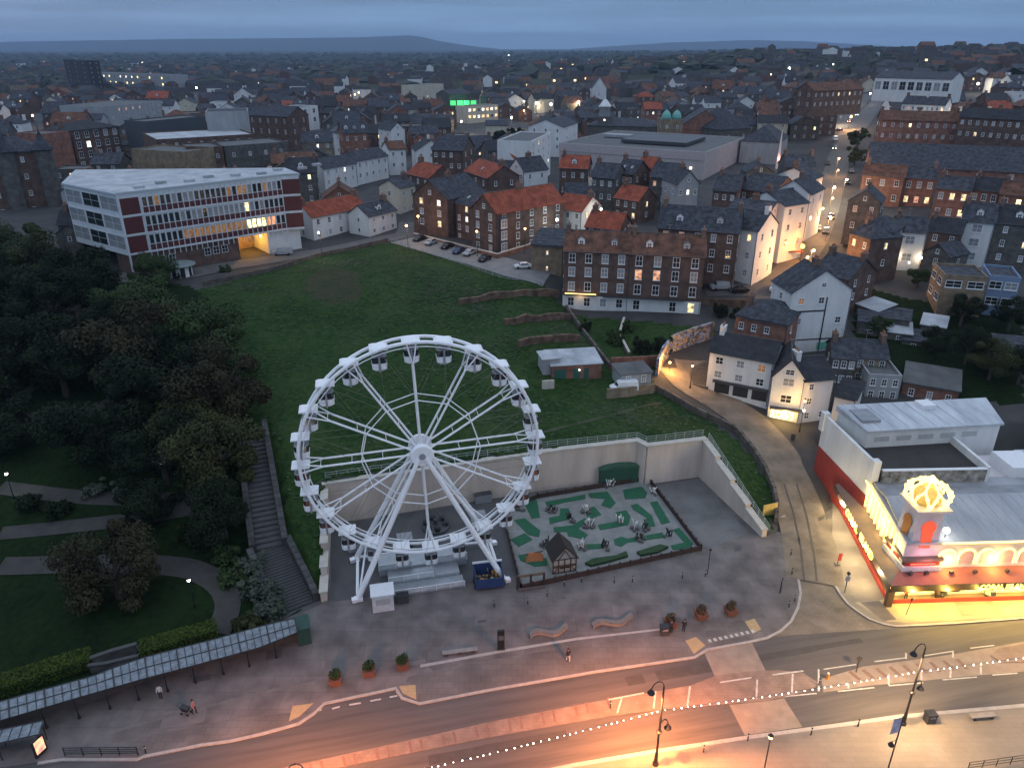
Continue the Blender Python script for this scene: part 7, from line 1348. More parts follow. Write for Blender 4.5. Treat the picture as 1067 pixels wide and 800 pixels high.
# left cluster behind the office
PB('brick_institute', 'dark brick three-storey building with rows of white sash windows behind the office', 'institute', (74,137), (123,132), 36, 15, 16, 'hip', 3, 'dark brick', 'dark slate', 4, 5, det=1, ww=1.9, wh=2.4, lit=.02, chim=1, panes=['ddddd', 'ddddd', 'dcddd', 'ddddd'])
PB('brick_gable', 'red brick blank-sided building left of the white-windowed brick institute', 'building', (47,141), (72,138), 36, 15, 14, 'flat', .4, 'red brick', 'flat', 3, 1, det=0, chim=0, panes=[' ', ' ', ' '], sides=False)
sp_ = PB('turret_house', 'dark stone building with conical slate turrets at the left edge', 'building', (-22,161), (46,157), 37, 20, 14, 'hip', 4, 'dark brick', 'slate', 4, 4, det=1, chim=0, lit=0)
for x in (6.5, 16.5): mb = MB(); mb.lathe([(2.6, 2), (2.6, 20.4)], 10, (x, 0, 0)); tq = mb.build('turret', BRG, sp_); mb = MB(); mb.lathe([(3.4, 20.4), (2.2, 22), (.8, 24), (.15, 26), (.01, 28)], 10, (x, 0, 0)); mb.build('turret_roof', SLT, tq)
PB('works_block', 'tan brick windowless box immediately behind the office roof', 'building', (136,157), (193,160), 34, 12, 14, 'flat', .4, 'tan brick', 'flat', 1, 1, det=0, chim=0, panes=[' '], sides=False)
PB('works_block', 'brown brick flat-roofed block right of the tan box behind the office', 'building', (194,156), (232,154), 34, 12, 16, 'flat', .4, 'dark brick', 'flat', 2, 3, det=0, chim=0, sides=False)
PB('works_block', 'grey flat-roofed block nearest the white end of the office roof', 'building', (234,154), (300,149), 34, 12, 18, 'flat', .4, 'grey stone', 'flat', 2, 4, det=0, chim=0, lit=.1, sides=False)
PB('works_block', 'dark slate-clad long box with pale end panel in the left cluster', 'building', (152,128), (214,122), 38, 15, 13, 'flat', .4, mat('slate_cladding', (.07,.08,.095), .7), 'flat', 1, 1, det=0, chim=0, panes=[' '], sides=False)
PB('works_block', 'white-fronted stage box above the pale flat roof in the left cluster', 'building', (214,118), (258,117), 42, 18, 18, 'flat', .4, 'grey', 'slate', 1, 1, det=0, chim=0, panes=[' '], sides=False)
PB('works_block', 'block with wide pale flat roof and strip windows in the left cluster', 'building', (163,147), (266,141), 35, 12, 30, 'flat', .4, 'dark brick', 'flat pale', 3, 8, det=0, chim=0, lit=0, sides=False)
PB('works_block', 'low grey flat block with four orange windows in a row', 'building', (112,112), (168,106), 36, 12, 30, 'flat', .4, 'grey', 'flat', 3, 8, det=0, chim=0, panes=['d       ', 'dddddddd', ' oooo dd'], sides=False)
PB('tower_block', 'dark lone tower block standing above the left roofs', 'tower block', (66,63), (90,64), 53, 27, 12, 'flat', .4, mat('dark_concrete', (.045,.04,.042), .9), 'flat', 6, 3, det=0, chim=0, lit=0)
PB('lit_offices', 'long low building with many yellow-lit windows on the left far side', 'office building', (94,76), (178,79), 38, 13, 20, 'flat', .4, 'grey', 'flat', 2, 14, det=0, ww=2.4, wh=2.2, chim=0, panes=['ydyyydyyddydyd', 'ddcydcccydydyd'], sides=False)
PB('brick_tower_house', 'brown brick house block with tall narrow windows right of the stage box', 'building', (258,120), (300,122), 37, 14, 14, 'x', 4, 'dark brick', 'slate', 3, 5, det=0, ww=.8, wh=2, chim=1, lit=0)
# middle landmarks
PB('white_shop', 'white boxy shop with open dark bays left of the town centre', 'shop', (304,114), (331,111), 36, 9, 14, 'flat', .4, 'white', 'flat', 2, 3, det=0, ww=2.2, wh=2.4, chim=0, lit=0, sides=False)
PB('dormer_house', 'dark red brick house with three white dormers behind the white street row', 'house', (357,139), (384,138), 33, 10, 12, 'x', 4, 'red brick', 'slate', 2, 3, det=1, chim=1, dormers=3, lit=0)
PB('white_row', 'white painted row with one bright window in the street behind the terrace', 'house', (337,176), (371,170), 28.5, 6.5, 9, 'x', 2.6, 'white', 'slate', 2, 4, det=1, chim=1, panes=['dddd', 'ddcd'])
PB('white_row', 'blue-white row house with many windows beyond the bright-windowed white row', 'house', (371,168), (404,162), 29, 7.2, 9, 'x', 2.6, 'white', 'slate', 2, 5, det=1, chim=1, lit=0)
PB('white_row', 'square white house at the end of the white street row', 'house', (405,156), (423,155), 30.5, 8, 9, 'x', 2.4, 'white', 'brown tile', 2, 2, det=1, chim=1, lit=0)
PB('white_row', 'tall thin white house standing against the dormered brick house', 'house', (347,138), (356,139), 32, 10, 9, 'x', 2, 'white', 'slate', 2, 1, det=1, chim=0, lit=0)
PB('gable_house', 'white gable-fronted house above the square white house', 'house', (407,136), (422,135), 32.5, 9, 12, 'y', 3, 'white', 'slate', 2, 1, det=1, chim=0, lit=0)
PB('green_lit_hall', 'low hall whose front glows bright green', 'hall', (468,99), (491,98), 33, 9, 18, 'x', 3, 'grey stone', 'slate', 1, 4, det=0, chim=0, panes=['    '], sides=False)
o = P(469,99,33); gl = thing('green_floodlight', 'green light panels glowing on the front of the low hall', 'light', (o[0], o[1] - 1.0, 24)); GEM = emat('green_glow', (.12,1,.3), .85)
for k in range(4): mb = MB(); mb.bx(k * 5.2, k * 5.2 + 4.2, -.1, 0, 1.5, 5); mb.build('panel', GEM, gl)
light('green_light', (10, -3, 4), 2500, (.12,1,.3), gl, .5)
PB('lit_shops', 'row of shops blazing with warm light right of the green-lit hall', 'shops', (487,112), (519,110), 32, 8, 12, 'flat', .4, 'cream', 'flat', 2, 7, det=0, ww=2.2, wh=1.8, chim=0, panes=['wwcwwdw', 'cwdcwcw'], sides=False)
PB('white_store', 'white shed-roofed store in front of the blazing shops', 'store', (506,131), (529,131), 31, 7, 12, 'x', 2, 'cream', 'slate', 1, 2, det=0, chim=0, panes=['m '], sides=False)
PB('striped_hotel', 'tall white balconied hotel side beside the huge flat hall', 'hotel', (553,149), (574,139), 36, 14, 12, 'flat', .4, 'white', 'flat', 5, 4, det=1, ww=1.2, wh=1.5, chim=0, lit=.1, sides=False)
PB('white_block', 'white flat-fronted block left of the cupola hall', 'building', (587,133), (602,128), 34, 10, 16, 'x', 3, 'white', 'slate', 3, 2, det=0, chim=0, lit=0)
PB('gable_house', 'dark brick gabled house with white windows above the red apartment roofs', 'house', (450,156), (482,157), 33, 11, 14, 'x', 4, 'dark brick', 'slate', 3, 4, det=1, chim=1, lit=0, panes=['dddd', 'd dd', 'ddd '])
for a, b, ze, h, d, lb, wl in (((424,181),(447,186),28.5,7,10,'red pantile roofed house touching the left apartment block','dark brick'), ((484,178),(508,186),29.5,8,11,'red-roofed house with rooflight and pale chimney between the two apartment gables','dark brick'), ((583,175),(612,176),30.5,9.5,10,'red-roofed dark brick house with white dormer in front of the flat hall','dark brick'), ((578,217),(606,221),24.5,6,11,'white-gabled house with bright red roof left of the hotel terrace','white'), ((662,175),(677,177),29.5,7,9,'small red-roofed house left of the slate houses before the flat hall','red brick'), ((640,206),(665,210),25,6,9,'red-roofed low house just behind the hotel terrace roof','dark brick'), ((610,236),(645,240),23.5,5,9,'red pantile outbuilding touching the back of the hotel terrace','dark brick'), ((538,168),(556,166),30,6,10,'white house with red roof corner below the striped hotel','white'), ((672,114),(690,114),34,9,14,'house with bright red hipped roof left of the green domes','red brick')):
    PB('red_roofed_house', lb, 'house', a, b, ze, h, d, 'x', 3.4, wl, 'red tile', 2, 3, det=1, chim=1, lit=.08, rooflights=1 if 'rooflight' in lb else 0, dormers=1 if 'dormer' in lb else 0)
for a, b, ze, h, d, rf_, wl, lb in (((508,181),(530,182),28.5,7,10,'x','white','white house with dark slate roof and white gable above the red apartments'), ((530,176),(546,179),30,8,10,'y','white','narrow white gabled house facing the sea above the red apartments'), ((615,184),(640,186),29,8,11,'x','grey stone','grey house with plain slate roof in front of the flat hall'), ((641,180),(660,182),29.5,8,11,'x','dark brick','slate house with rooflight in front of the right half of the flat hall'), ((678,184),(706,186),29,9,12,'x','grey stone','grey-green house with tall slate roof and white dormer near the clad tower'), ((706,192),(729,191),30,11,10,'y','grey','grey clad narrow gabled tower house behind the slate house'), ((743,198),(768,200),28,8,14,'x','dark brick','dark house with white balcony front left of the steep street houses'), ((770,196),(806,201),28,8,14,'x','dark brick','dark slate roofed house behind the pink corner house'), ((590,207),(618,207),26,6,9,'x','cream','pale back house with lit corner behind the white-gabled red roof')):
    PB('slate_roofed_house', lb, 'house', a, b, ze, h, d, rf_, 3.6, wl, 'slate', 2, 3, det=1, chim=1, lit=.08, rooflights=2 if 'rooflight' in lb else 0)
# right-hand distance
PB('ridge_hotel', 'floodlit white hotel on the right skyline ridge', 'hotel', (823,64), (850,65), 50, 12, 12, 'flat', .4, 'white', 'flat', 3, 6, det=0, chim=0, lit=.1, sides=False)
o = P(823,64,50); light('ridge_light', (o[0], o[1] - 8, 42), 4000, (1,.95,.85), None, 1)
PB('arcaded_hall', 'long white arcaded hall on the right hillside', 'hall', (912,81), (992,83), 52, 8, 20, 'x', 3, 'white', 'slate', 1, 9, det=0, ww=3, wh=4, chim=0, lit=0, sides=False)
for i, (a, b, ze, lb) in enumerate((((848,95),(900,93),48,'long brown brick terrace above the top of the steep street'), ((918,125),(1000,127),40,'long red-roofed terrace row with glaring lamps behind the very long slate hall'), ((1000,122),(1075,126),42,'dark terrace row with warm windows at the right edge behind the slate hall'), ((940,108),(985,110),42,'blue-white workshop row behind the long red-roofed terrace'))):
    PB('hill_terrace', lb, 'terrace', a, b, ze, 8, 10, 'x', 3.2, ['dark brick', 'red brick', 'dark brick', 'white'][i], ['brown tile', 'brown tile', 'dark slate', 'slate'][i], 2, 9, det=0, chim=3, lit=.16)

TL = mat('town_pole', (.05,.05,.055), .5); lpm = MB(); lpm.tube((0, 0, 0), (0, 0, 6.8), .08, 5); lpm.tube((0, 0, 6.75), (0, -.9, 6.9), .05, 4); lpm = lpm.mesh('post', TL)
bl_ = {}
def townlamp(px, py, c, lb, e=0, size=.4, up=6.6):
    g = P(px, py, 0); d = ray(px, py)
    # ground point under the seen bulb
    X = d[0] * _T; Y = d[1] * _T; Z = H + d[2] * _T - up; gg = hill_np(X, Y); k = int(np.argmax(Z < gg)); x, y = float(X[k]), float(Y[k]); z = gz(x, y); k_ = (c, size)
    if k_ not in bl_: m_ = {'o': emat('town_orange', (1,.50,.16), 16), 'w': emat('town_white', (1,.86,.66), 18), 'c': emat('town_cool', (.95,1,.95), 15)}[c]; q = MB(); q.ball((0, -1, 6.8), size * 1.15, 6); bl_[k_] = q.mesh('bulb', m_)
    PROT.append((px, py, y)); PROT.append((px, py + 2, y))
    t = thing('town_lamp', lb, 'street lamp', (x, y, z), 0, 'street lamps shining in the town'); link('post', lpm, t); link('bulb', bl_[k_], t)
    if e: light('lamp_light', (0, -1.2, 6.2), e * (2.0 if py < 150 else 1.3), {'o': (1,.52,.2), 'w': (1,.82,.55), 'c': (.95,1,.92)}[c], t, .3)
for px, py, c, lb, e, s in ((868,196,'w','cool bright lamp where the steep street bends by the white houses',3800,.35), (881,188,'w','lamp on the right pavement of the upper steep street',2600,.3), (846,262,'o','orange lamp in the middle of the steep street',5000,.3), (840,268,'o','added sodium lamp low on the steep street below the middle orange one',3500,.25), (856,218,'o','added sodium lamp on the white-house side of the steep street bend',3500,.25), (872,178,'o','added sodium lamp just below the bright car on the steep street',3500,.25), (866,207,'o','sodium lamp just above the steep street bend',3000,.25), (864,228,'o','lamp glowing between cars on the steep street',3200,.3), (873,166,'o','lamp above the bright car on the steep street',2500,.3), (886,122,'o','orange lamp at the far junction road',7000,.5), (877,118,'w','lamp at the left end of the far junction road',4000,.5),  # the added sodium lamps carry orange light along the steep street
    (846,100,'c','pale lamp glaring left in front of the hillside terrace',3500,.7), (881,101,'w','pale lamp glaring right in front of the hillside terrace',3500,.7), (906,98,'w','lamp at the top of the far upper road',500,.5), (940,134,'w','brightest lamp before the long red-roofed terrace',3000,.5), (987,142,'w','lamp at the right end of the long red-roofed terrace',3000,.5), (1009,133,'w','lamp between the red-roofed and dark terraces',2500,.5), (1036,134,'w','warm lamp before the dark right-edge terrace',2500,.5), (959,112,'o','orange lamp before the blue-white workshop row',2500,.5), (1018,88,'w','lone glaring lamp on the right hillside',5000,.9),
    (559,108,'w','left of two bright lamps before the red-lit brick front',4000,.7), (574,109,'w','right of two bright lamps before the red-lit brick front',4000,.7), (546,106,'w','faint lamp left of the two bright lamps',400,.4), (603,106,'w','lamp right of the two bright lamps',3000,.45), (546,116,'o','lamp below the two bright lamps',300,.4), (614,135,'w','bright lamp at the back corner of the huge flat hall',2500,.5), (481,127,'w','lamp left of the blazing shops',2500,.4), (533,123,'w','lamp right of the blazing shops',2500,.45), (498,114,'w','lamp in front of the blazing shops',3500,.6), (508,114,'w','second lamp in front of the blazing shops',3500,.6), (437,92,'w','lamp before the bright cream block beyond the town',14000,1.0), (455,91,'o','orange lamp right of the bright cream block',6000,.8), (374,97,'o','orange lamp on a roof left of the bright cream block',900,.6), (370,99,'o','smaller orange lamp beside the rooftop one',0,.5),
    (119,75,'w','brightest lamp over the yellow-lit low offices',0,1.1), (138,82,'w','lamp in the middle of the yellow-lit low offices',0,.9), (107,82,'c','left lamp of the yellow-lit low offices',0,.7), (120,88,'c','low lamp before the yellow-lit offices',0,.7), (35,121,'o','orange lamp left of the brick institute roof',500,.5), (8,44,'c','pale lamp far off on the left skyline',0,2.2), (14,46,'c','second pale lamp far off on the left skyline',0,2.0), (530,58,'c','lamp on the far middle skyline',0,2.0), (528,62,'o','orange lamp on the far middle plain',0,1.6), (690,66,'c','lamp on the far plain right of the middle',0,1.6), (822,72,'c','white lamp at the foot of the ridge hotel',0,1.4), (655,92,'o','orange lamp by the white gabled church house',8000,.7), (640,92,'w','lamp left of the church house',3500,.6), (1062,112,'w','lamp at the right edge beyond the terraces',500,.5), (803,78,'o','red-orange lamp on the right slope',0,.7), (753,58,'c','far lamp left of the right slope',0,1.3), (620,228,'c','yard lamp left of the hotel terrace roof',500,.3), (626,219,'w','yard lamp between the red roofs and the hotel',300,.25), (645,192,'w','lamp behind the pale back house',400,.3), (580,230,'c','white lamp under the white-gabled red-roofed house',500,.3), (497,242,'o','orange wall lamp on the right apartment gable',180,.22), (547,239,'o','orange lamp at the far corner of the apartments',260,.22), (436,226,'o','orange lamp beside the cream house',500,.25), (480,208,'w','white lamp on the recessed apartment link',120,.22), (333,243,'w','white lamp on the corner of the long white terrace',450,.25), (424,236,'o','low orange lamp in the lane by the cream house',420,.25), (700,70,'c','faint far lamp above the cupola',0,1.2), (345,86,'c','lone far lamp in the middle left plain',0,1.0), (270,88,'c','far lamp above the pale stage box',0,.9), (205,92,'c','far lamp left of the stage box',0,.8), (1000,66,'c','faint lamp on the right skyline',0,1.0), (868,68,'c','lamp right of the ridge hotel',0,.9)):
    townlamp(px, py, c, lb, e, s * (1 if py > 90 else .75))
# church house and bright block beyond
PB('church_house', 'white gabled church-like house far beyond the cupola', 'house', (617,92), (632,92), 36, 11, 18, 'y', 8, 'white', 'slate', 1, 1, det=0, chim=0, panes=['d'], sides=False)
PB('cream_block', 'bright cream block lit by a lamp beyond the green-lit hall', 'building', (434,90), (462,88), 36, 12, 16, 'flat', .4, 'cream', 'flat', 2, 4, det=0, chim=0, lit=.3, sides=False)

# ------------------------------------------------------------------ the ordinary houses of the town
KEEP = [(740,170,865,250),(845,88,905,106),(862,95,912,225),(416,205,562,290)]
STREETS = [[G(*p)[:2] for p in q] for q in (((790,330),(806,308),(826,280),(846,250),(858,222),(868,190),(874,165),(884,140),(898,120),(905,98)), ((884,142),(905,118),(918,104)), ((355,259),(400,249),(428,232)), ((700,384),(745,420),(800,460)))]
def dseg(p, a, b):
    px, py = p[0] - a[0], p[1] - a[1]; dx, dy = b[0] - a[0], b[1] - a[1]; k = max(0, min(1, (px * dx + py * dy) / (dx * dx + dy * dy + 1e-9))); return math.hypot(px - k * dx, py - k * dy)
NOGO = HILLP; NOG2 = [G(*p)[:2] for p in ((0,330),(0,225),(70,262),(210,300),(330,262),(405,248),(440,262),(575,290),(590,318),(735,340),(770,352),(890,366),(900,300),(985,300),(1067,300),(1067,420),(900,420),(860,440),(760,520),(300,640),(0,740))]
def clear(x, y, ex, ey, hw, hd):
    for cx, cy, fx, fy, fw, fd in FOOT:
        if abs(cx - x) > hw + hd + fw + fd or abs(cy - y) > hw + hd + fw + fd: continue
        dx, dy = cx - x, cy - y
        ok = False
        for ax, ay in ((ex, ey), (-ey, ex), (fx, fy), (-fy, fx)):
            ra = hw * abs(ex * ax + ey * ay) + hd * abs(-ey * ax + ex * ay); rb = fw * abs(fx * ax + fy * ay) + fd * abs(-fy * ax + fx * ay)
            if abs(dx * ax + dy * ay) > ra + rb + .3: ok = True; break
        if not ok: return False
    return True
LMK = [('the huge flat hall', 660, 150), ('the green-lit hall', 480, 103), ('the twin green domes', 698, 118), ('the dark lone tower block', 77, 76), ('the yellow-lit low offices', 135, 82), ('the stone cupola', 627, 115), ('the brick apartments', 495, 215), ('the hotel terrace', 655, 280), ('the steep street', 862, 205), ('the arcaded white hall', 950, 82), ('the floodlit ridge hotel', 836, 68), ('the long slate hall', 985, 160), ('the white-windowed institute', 100, 155), ('the white boxy shop', 318, 120), ('the pale stage box', 236, 125), ('the dormered brick house', 370, 140), ('the striped hotel', 563, 150), ('the blazing shops', 503, 118), ('the top junction', 885, 128), ('the far right skyline', 1050, 66), ('the left edge of the town', 5, 110), ('the far middle fields', 400, 75), ('the pale tall gable hall', 768, 128), ('the square white row-end house', 414, 165), ('the white-fenced lit square at the right edge', 1062, 110)]
LMK.pop()
rg = random.Random(21); infill = []
def row(y0, ang, xa, xb, depth):
    ca, sa = math.cos(ang), math.sin(ang); x = xa; rowroof = rg.choice(['slate', 'slate', 'slate', 'dark slate', 'brown tile', 'dark slate', 'slate']); roww = rg.choice(['dark brick', 'dark brick', 'grey stone', 'dark brick', 'grey stone', 'buff brick'])
    while x < xb:
        W_ = rg.uniform(9, 16); d = depth * rg.uniform(.8, 1.2); jit = rg.uniform(-2.2, 2.2); yy = y0 + (x - 0) * sa + jit
        if rg.random() < .14: x += rg.uniform(4, 10)
        cx_, cy_ = x + W_ / 2, yy + d / 2
        a_ = ang + rg.uniform(-.06, .06) + (math.pi / 2 * 0); infill.append((x, yy, W_, d, a_, rowroof if rg.random() < .66 else rg.choice(['slate', 'dark slate', 'slate', 'brown tile', 'slate', 'dark slate', 'red tile', 'flat']), roww if rg.random() < .55 else rg.choice(['dark brick', 'red brick', 'grey stone', 'white', 'cream', 'grey', 'white', 'grey stone']), rg.random(), rg.random(), rg.random()))
        x += W_ + (0 if rg.random() < .5 else rg.uniform(.6, 4))
y = 188
while y < 690:
    fw = .74 * y + 25
    for xa, xb, an in ((-fw, -70 - y * .12, R(9)), (-70 - y * .12, 40 + y * .16, R(13)), (40 + y * .16, fw, R(-5))):
        row(y - (xa + xb) / 2 * math.sin(an) + rg.uniform(-3, 3), an + R(rg.uniform(-4, 4)), xa, xb, 10 + y * .006)
    y += 19 + y * .022
HL = []
for (x, yy, W_, d, an, rfk, wlk, r1, r2, r3) in infill:
    e = Vector((math.cos(an), math.sin(an))); n = Vector((-e.y, e.x)); A = Vector((x, yy)); c = A + e * W_ / 2 + n * d / 2
    if inp1(c.x, c.y, NOGO) or inp1(c.x, c.y, NOG2) or inp1(c.x, c.y, PARKP) or inp1(c.x, c.y, FORE): continue
    if any(dseg(c, a, b) < 7.5 + W_ * .45 for s in STREETS for a, b in zip(s, s[1:])): continue
    if not clear(c.x, c.y, e.x, e.y, W_ / 2, d / 2): continue
    g_ = gz(c.x, c.y); h_ = 5.6 + r1 * 4.6 + (2 if r2 > .9 else 0)
    rh = min(W_, d) * (.24 + .14 * r3); px, py = proj(c.x, c.y, g_ + h_ + rh)
    if px < -25 or px > 1092: continue
    qx, qy = proj(c.x, c.y, g_ + h_ * .6)
    hid = False
    for x0, y0, x1, y1 in KEEP:
        if x0 - 6 < px < x1 + 6 and y0 < py < y1 - 3: hid = True
    if hid: continue
    E2 = A + e * W_; xs2 = [proj(v.x, v.y, g_ + h_)[0] for v in (A, E2, A + n * d, E2 + n * d)]; yb = proj(A.x, A.y, g_)[1]
    if any(min(xs2) - 1 < q[0] < max(xs2) + 1 and py - 2 < q[1] < yb and q[2] > c.y for q in PROT): continue
    FOOT.append((c.x, c.y, e.x, e.y, W_ / 2, d / 2)); HL.append((c.y, px, py, A, A + e * W_, d, h_, rh, rfk, wlk, r1, r2, r3, qx, qy))
HL.sort(key=lambda q: q[0])
KN = {'slate': 'slate', 'dark slate': 'dark slate', 'brown tile': 'brown-tiled', 'red tile': 'red-tiled', 'flat': 'flat-roofed'}
lab = {}; made = []
for i, (cy_, px, py, A, B, d, h_, rh, rfk, wlk, r1, r2, r3, qx, qy) in enumerate(HL):
    if i >= 285: break
    lm_ = min(LMK, key=lambda l: math.hypot((l[1] - px) * .6, (l[2] - py) * 1.6)); dx, dy = px - lm_[1], py - lm_[2]
    side = ('left of' if dx < 0 else 'right of') if abs(dx) > abs(dy) * 2.2 else ('beyond' if dy < 0 else 'in front of')
    kind = 'x' if rfk == 'flat' else ('y' if r2 < .3 else 'hip' if r2 > .86 else 'x'); rfs = {'x': '', 'y': 'gable-fronted ', 'hip': 'hip-roofed '}[kind] if rfk != 'flat' else ''
    key = (rfs, wlk, KN[rfk], side, lm_[0]); made.append((key, math.hypot(dx, dy), i, kind)); lab.setdefault(key, []).append((math.hypot(dx, dy), i))
ORD_ = ['nearest', 'second nearest', 'third nearest', 'fourth nearest', 'fifth nearest', 'sixth nearest', 'seventh nearest', 'eighth nearest', 'ninth nearest', 'tenth nearest', 'eleventh nearest', 'twelfth nearest']
for key, ds, i, kind in made:
    cy_, px, py, A, B, d, h_, rh, rfk, wlk, r1, r2, r3, qx, qy = HL[i]; grp = sorted(lab[key]); k = [q[1] for q in grp].index(i)
    l_ = f"{key[0]}{key[1]} {'house, ' if key[2] == 'flat-roofed' else ''}{key[2]} {'' if key[2] == 'flat-roofed' else ('house ' if 'tiled' in key[2] else 'roofed house ')}{key[3]} {key[4]}".replace('  ', ' ')
    l_ = l_.replace('house, flat-roofed ', 'flat-roofed house ')
    if len(grp) > 1: l_ += (', ' + (ORD_[k] if k < len(grp) - 1 else 'farthest'))
    far = cy_ > 330; nm = {'slate': 'slate_roofed_house', 'dark slate': 'slate_roofed_house', 'brown tile': 'tile_roofed_house', 'red tile': 'red_roofed_house', 'flat': 'flat_roofed_building'}[rfk]
    building(nm, l_, 'house', A, B, d, h_, 'flat' if rfk == 'flat' else kind, rh, WALLS[wlk], ROOFS[rfk], 2 if h_ < 8.6 else 3, max(1, int((B - A).length / (3.4 if not far else 4.6))), det=1 if not far else 0, lit=.15, chim=(2 if r3 > .6 else 1) if rfk != 'flat' else 0, dormers=1 if (r1 > .8 and kind == 'x' and rfk != 'flat') else 0, group='houses of the town centre', sides=cy_ < 260, wing=r2 if (kind == 'x' and rfk != 'flat' and r2 > .52) else 0, skirt=3.5, rooflights=1 if (r3 < .12 and kind == 'x' and rfk != 'flat' and not far) else 0)
# farther houses: one mass nobody could count
ms = [BRK, BRG, WHT, BRB, SLT, SLD, BRN, CRM, emat('far_warm_pane', (1,.7,.35), 2.6), emat('far_cool_pane', (1,.9,.75), 3.0)]
mb = MB(); rg = random.Random(5)
def farhouse(A, e, W_, d, h_, rh, wm, rm_, z):
    n = Vector((-e.y, e.x)); q = [A, A + e * W_, A + e * W_ + n * d, A + n * d]; mb.hexa([(*v, z - 4) for v in q], [(*v, z + h_) for v in q], wm)
    a, b = (q[0] + q[3]) / 2, (q[1] + q[2]) / 2; k = len(mb.v); mb.v += [(*v, z + h_ + .02) for v in q] + [(*a, z + h_ + rh), (*b, z + h_ + rh)]
    for f in ((0, 1, 5, 4), (2, 3, 4, 5)): mb.f.append(tuple(k + i for i in f)); mb.m.append(rm_)
    for f in ((1, 2, 5), (3, 0, 4)): mb.f.append(tuple(k + i for i in f)); mb.m.append(wm)
    if rg.random() < .13: c = A + e * W_ * rg.uniform(.2, .8) - n * .15; s = .6 + d * .03 + A.y * .0004; mb.quad((*(c - e * s), z + h_ * .4), (*(c + e * s), z + h_ * .4), (*(c + e * s), z + h_ * .4 + 1.5 * s), (*(c - e * s), z + h_ * .4 + 1.5 * s), mi=rg.choice([8, 8, 9]))
for (cy_, px, py, A, B, d, h_, rh, *_r) in HL[285:]:
    v = (B - A); farhouse(A, v.normalized(), v.length, d, h_, rh, rg.choice([0, 0, 0, 1, 1, 2, 3, 7]), rg.choice([4, 4, 5, 5, 6]), gz(A.x, A.y))
y = 700
while y < 2500:
    fw = .72 * y + 30; x = -fw; an = R(rg.uniform(-12, 14))
    while x < fw:
        W_ = rg.uniform(8, 22); yy = y + rg.uniform(-9, 9); dens = .62 if y < 1300 else .36
        if rg.random() < dens:
            z = gz(x, yy); h_ = rg.uniform(5, 8.5) + (6 if rg.random() < .05 else 0); a_ = an + (math.pi / 2 if rg.random() < .25 else 0) + rg.uniform(-.1, .1)
            farhouse(Vector((x, yy)), Vector((math.cos(a_), math.sin(a_))), W_, rg.uniform(8, 13), h_, rg.uniform(2, 4), rg.choice([0, 0, 1, 1, 1, 1, 1, 2, 3]), rg.choice([5, 5, 5, 4, 5, 6]), z)
        x += W_ + rg.uniform(1, 14)
    y += 26 + (y - 700) * .02
tag(mb.build('distant_town', ms), kind='stuff')
# distant woods: lumpy tree masses
mb = MB(); rg = random.Random(15)
def clump(x, y, z, r, h_):
    n = 7; base = len(mb.v)
    for j, (k, zz) in enumerate(((1, -.2), (1.05, .35), (.8, .75), (.35, 1.0))):
        for i in range(n): a = 2 * math.pi * (i + j * .5) / n; q = r * k * rg.uniform(.75, 1.2); mb.v.append((x + q * math.cos(a), y + q * math.sin(a), z + h_ * zz * rg.uniform(.85, 1.12)))
    for j in range(3):
        for i in range(n): a, b = base + j * n + i, base + j * n + (i + 1) % n; mb.f.append((a, b, b + n, a + n)); mb.m.append(0)
    mb.f.append(tuple(base + 3 * n + i for i in range(n))); mb.m.append(0)
for i in range(2600):
    y = rg.uniform(900, 4200); x = rg.uniform(-.75, .75) * y
    if y < 1700 and rg.random() < .72: continue
    clump(x, y, gz(x, y), rg.uniform(7, 26), rg.uniform(6, 15))
for i in range(260):
    x = rg.uniform(150, 900); y = rg.uniform(700, 1250); clump(x, y, gz(x, y), rg.uniform(5, 11), rg.uniform(6, 11))
tag(mb.build('distant_woods', mat('distant_foliage', (.035,.045,.03), .9, (.02,.028,.02), .05)), kind='stuff')
# town trees
for px, py, r, lb, kd in ((846,136,11,'big dark tree left of the top junction of the steep street','dark'), (858,126,9,'dark tree touching the top junction road','dark'), (893,155,5,'dark bush on the verge right of the upper steep street','olive'), (890,172,4,'second dark bush on the verge beside the very long slate hall','olive'), (540,152,5,'dark tree left of the striped hotel','dark'), (522,152,4.5,'dark tree in front of the white shed-roofed store','dark'), (836,126,9,'dark tree left of the other two above the steep street','dark'), (985,98,6,'dark tree behind the blue-white workshop row','dark'), (1055,92,8,'tall dark tree at the right edge on the hillside','dark'), (806,118,5,'dark tree behind the grey slate hall','dark'), (433,118,4,'dark tree left of the blazing shops','dark'), (355,108,5,'dark tree behind the dormered brick house','dark')):
    g = G(px, py); tree(g[0], g[1], r, kd, lb, 'town_tree', 'tree', 'trees among the town roofs', small=True)

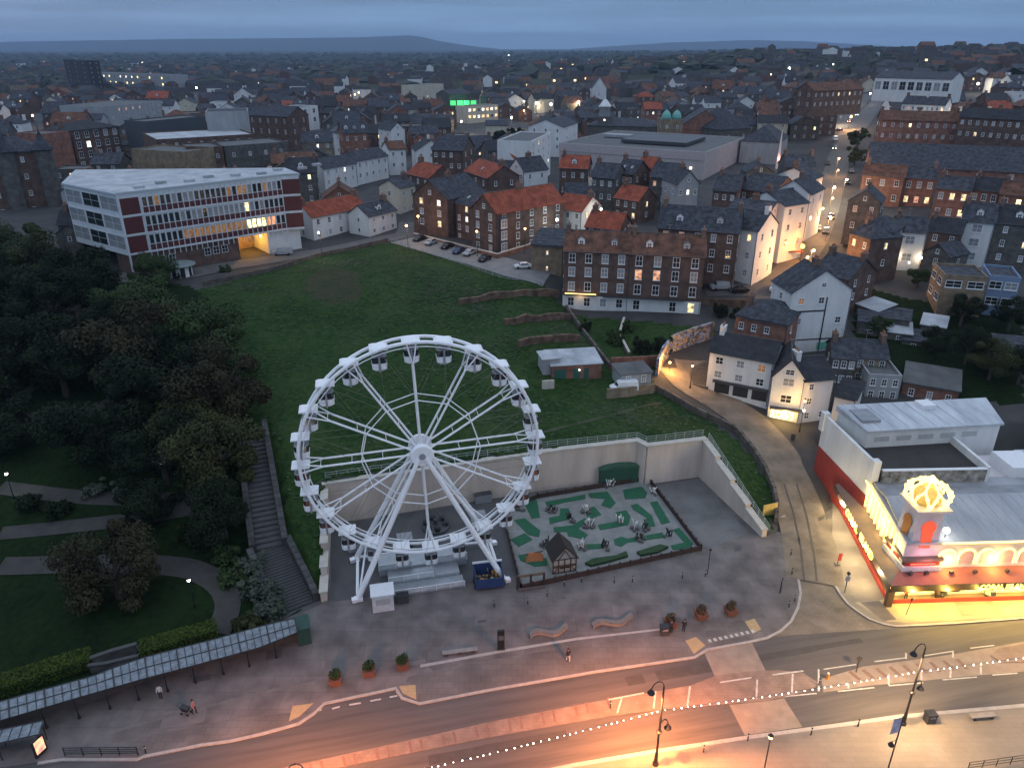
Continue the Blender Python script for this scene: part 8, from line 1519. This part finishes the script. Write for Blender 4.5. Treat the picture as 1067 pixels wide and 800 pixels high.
# ------------------------------------------------------------------ town lights
# ------------------------------------------------------------------ far hills and the air between
def zat(py, Y): a, b, c = ray(CX, py); return H + c * Y / b
def hills(name, prof, Y, dep, m):
    mb = MB(); k = 40; nx_ = 160; xs_ = np.linspace(prof[0][0], prof[-1][0], nx_); ys_ = np.interp(xs_, [p[0] for p in prof], [p[1] for p in prof]); rg_ = np.random.RandomState(3)
    for j in range(13):
        u = j / 12; prof_ = math.sin(math.pi * min(1, u * 1.0)) ** .8
        for i in range(nx_):
            d = ray(xs_[i], 50); yy = Y - dep / 2 + dep * u; x = d[0] / d[1] * Y; top = zat(ys_[i], Y); mb.v.append((x, yy, 15 + (top - 15) * prof_ + rg_.uniform(-1.5, 1.5) * prof_))
    for j in range(12):
        for i in range(nx_ - 1): a = j * nx_ + i; mb.f.append((a, a + 1, a + nx_ + 1, a + nx_)); mb.m.append(0)
    return tag(mb.build(name, m, smooth=True), kind='structure')
HM_ = mat('hill_moor', (.05,.055,.04), .95, (.03,.035,.028), .004)
hills('hills', [(-300,44),(0,44),(120,42),(180,41),(240,40.5),(300,40),(380,39),(425,37),(440,38.5),(458,43),(490,48),(530,52.5),(580,56)], 10500, 2600, HM_)
hills('hills', [(560,56),(600,51),(650,47.5),(700,44.5),(780,42),(830,43),(900,47),(980,52),(1100,54),(1300,54)], 11200, 2600, HM_)
HAZE_D = 1.05e-4
hz = MB(); X1, Y0_, Y1_ = max(gx) + 50, min(gy) - 50, max(gy) + 50; hz.bx(-X1, X1, Y0_, Y1_, -1.5, 240); ho = tag(hz.build('haze', []), kind='stuff')
hm = bpy.data.materials.new('air'); hm.use_nodes = True; t_ = hm.node_tree; t_.nodes.remove(t_.nodes['Principled BSDF']); pv = t_.nodes.new('ShaderNodeVolumePrincipled'); pv.inputs['Color'].default_value = (.50,.70,1.0,1); pv.inputs['Anisotropy'].default_value = .55; pv.inputs['Density'].default_value = HAZE_D; t_.links.new(pv.outputs[0], t_.nodes['Material Output'].inputs['Volume']); ho.data.materials.append(hm)
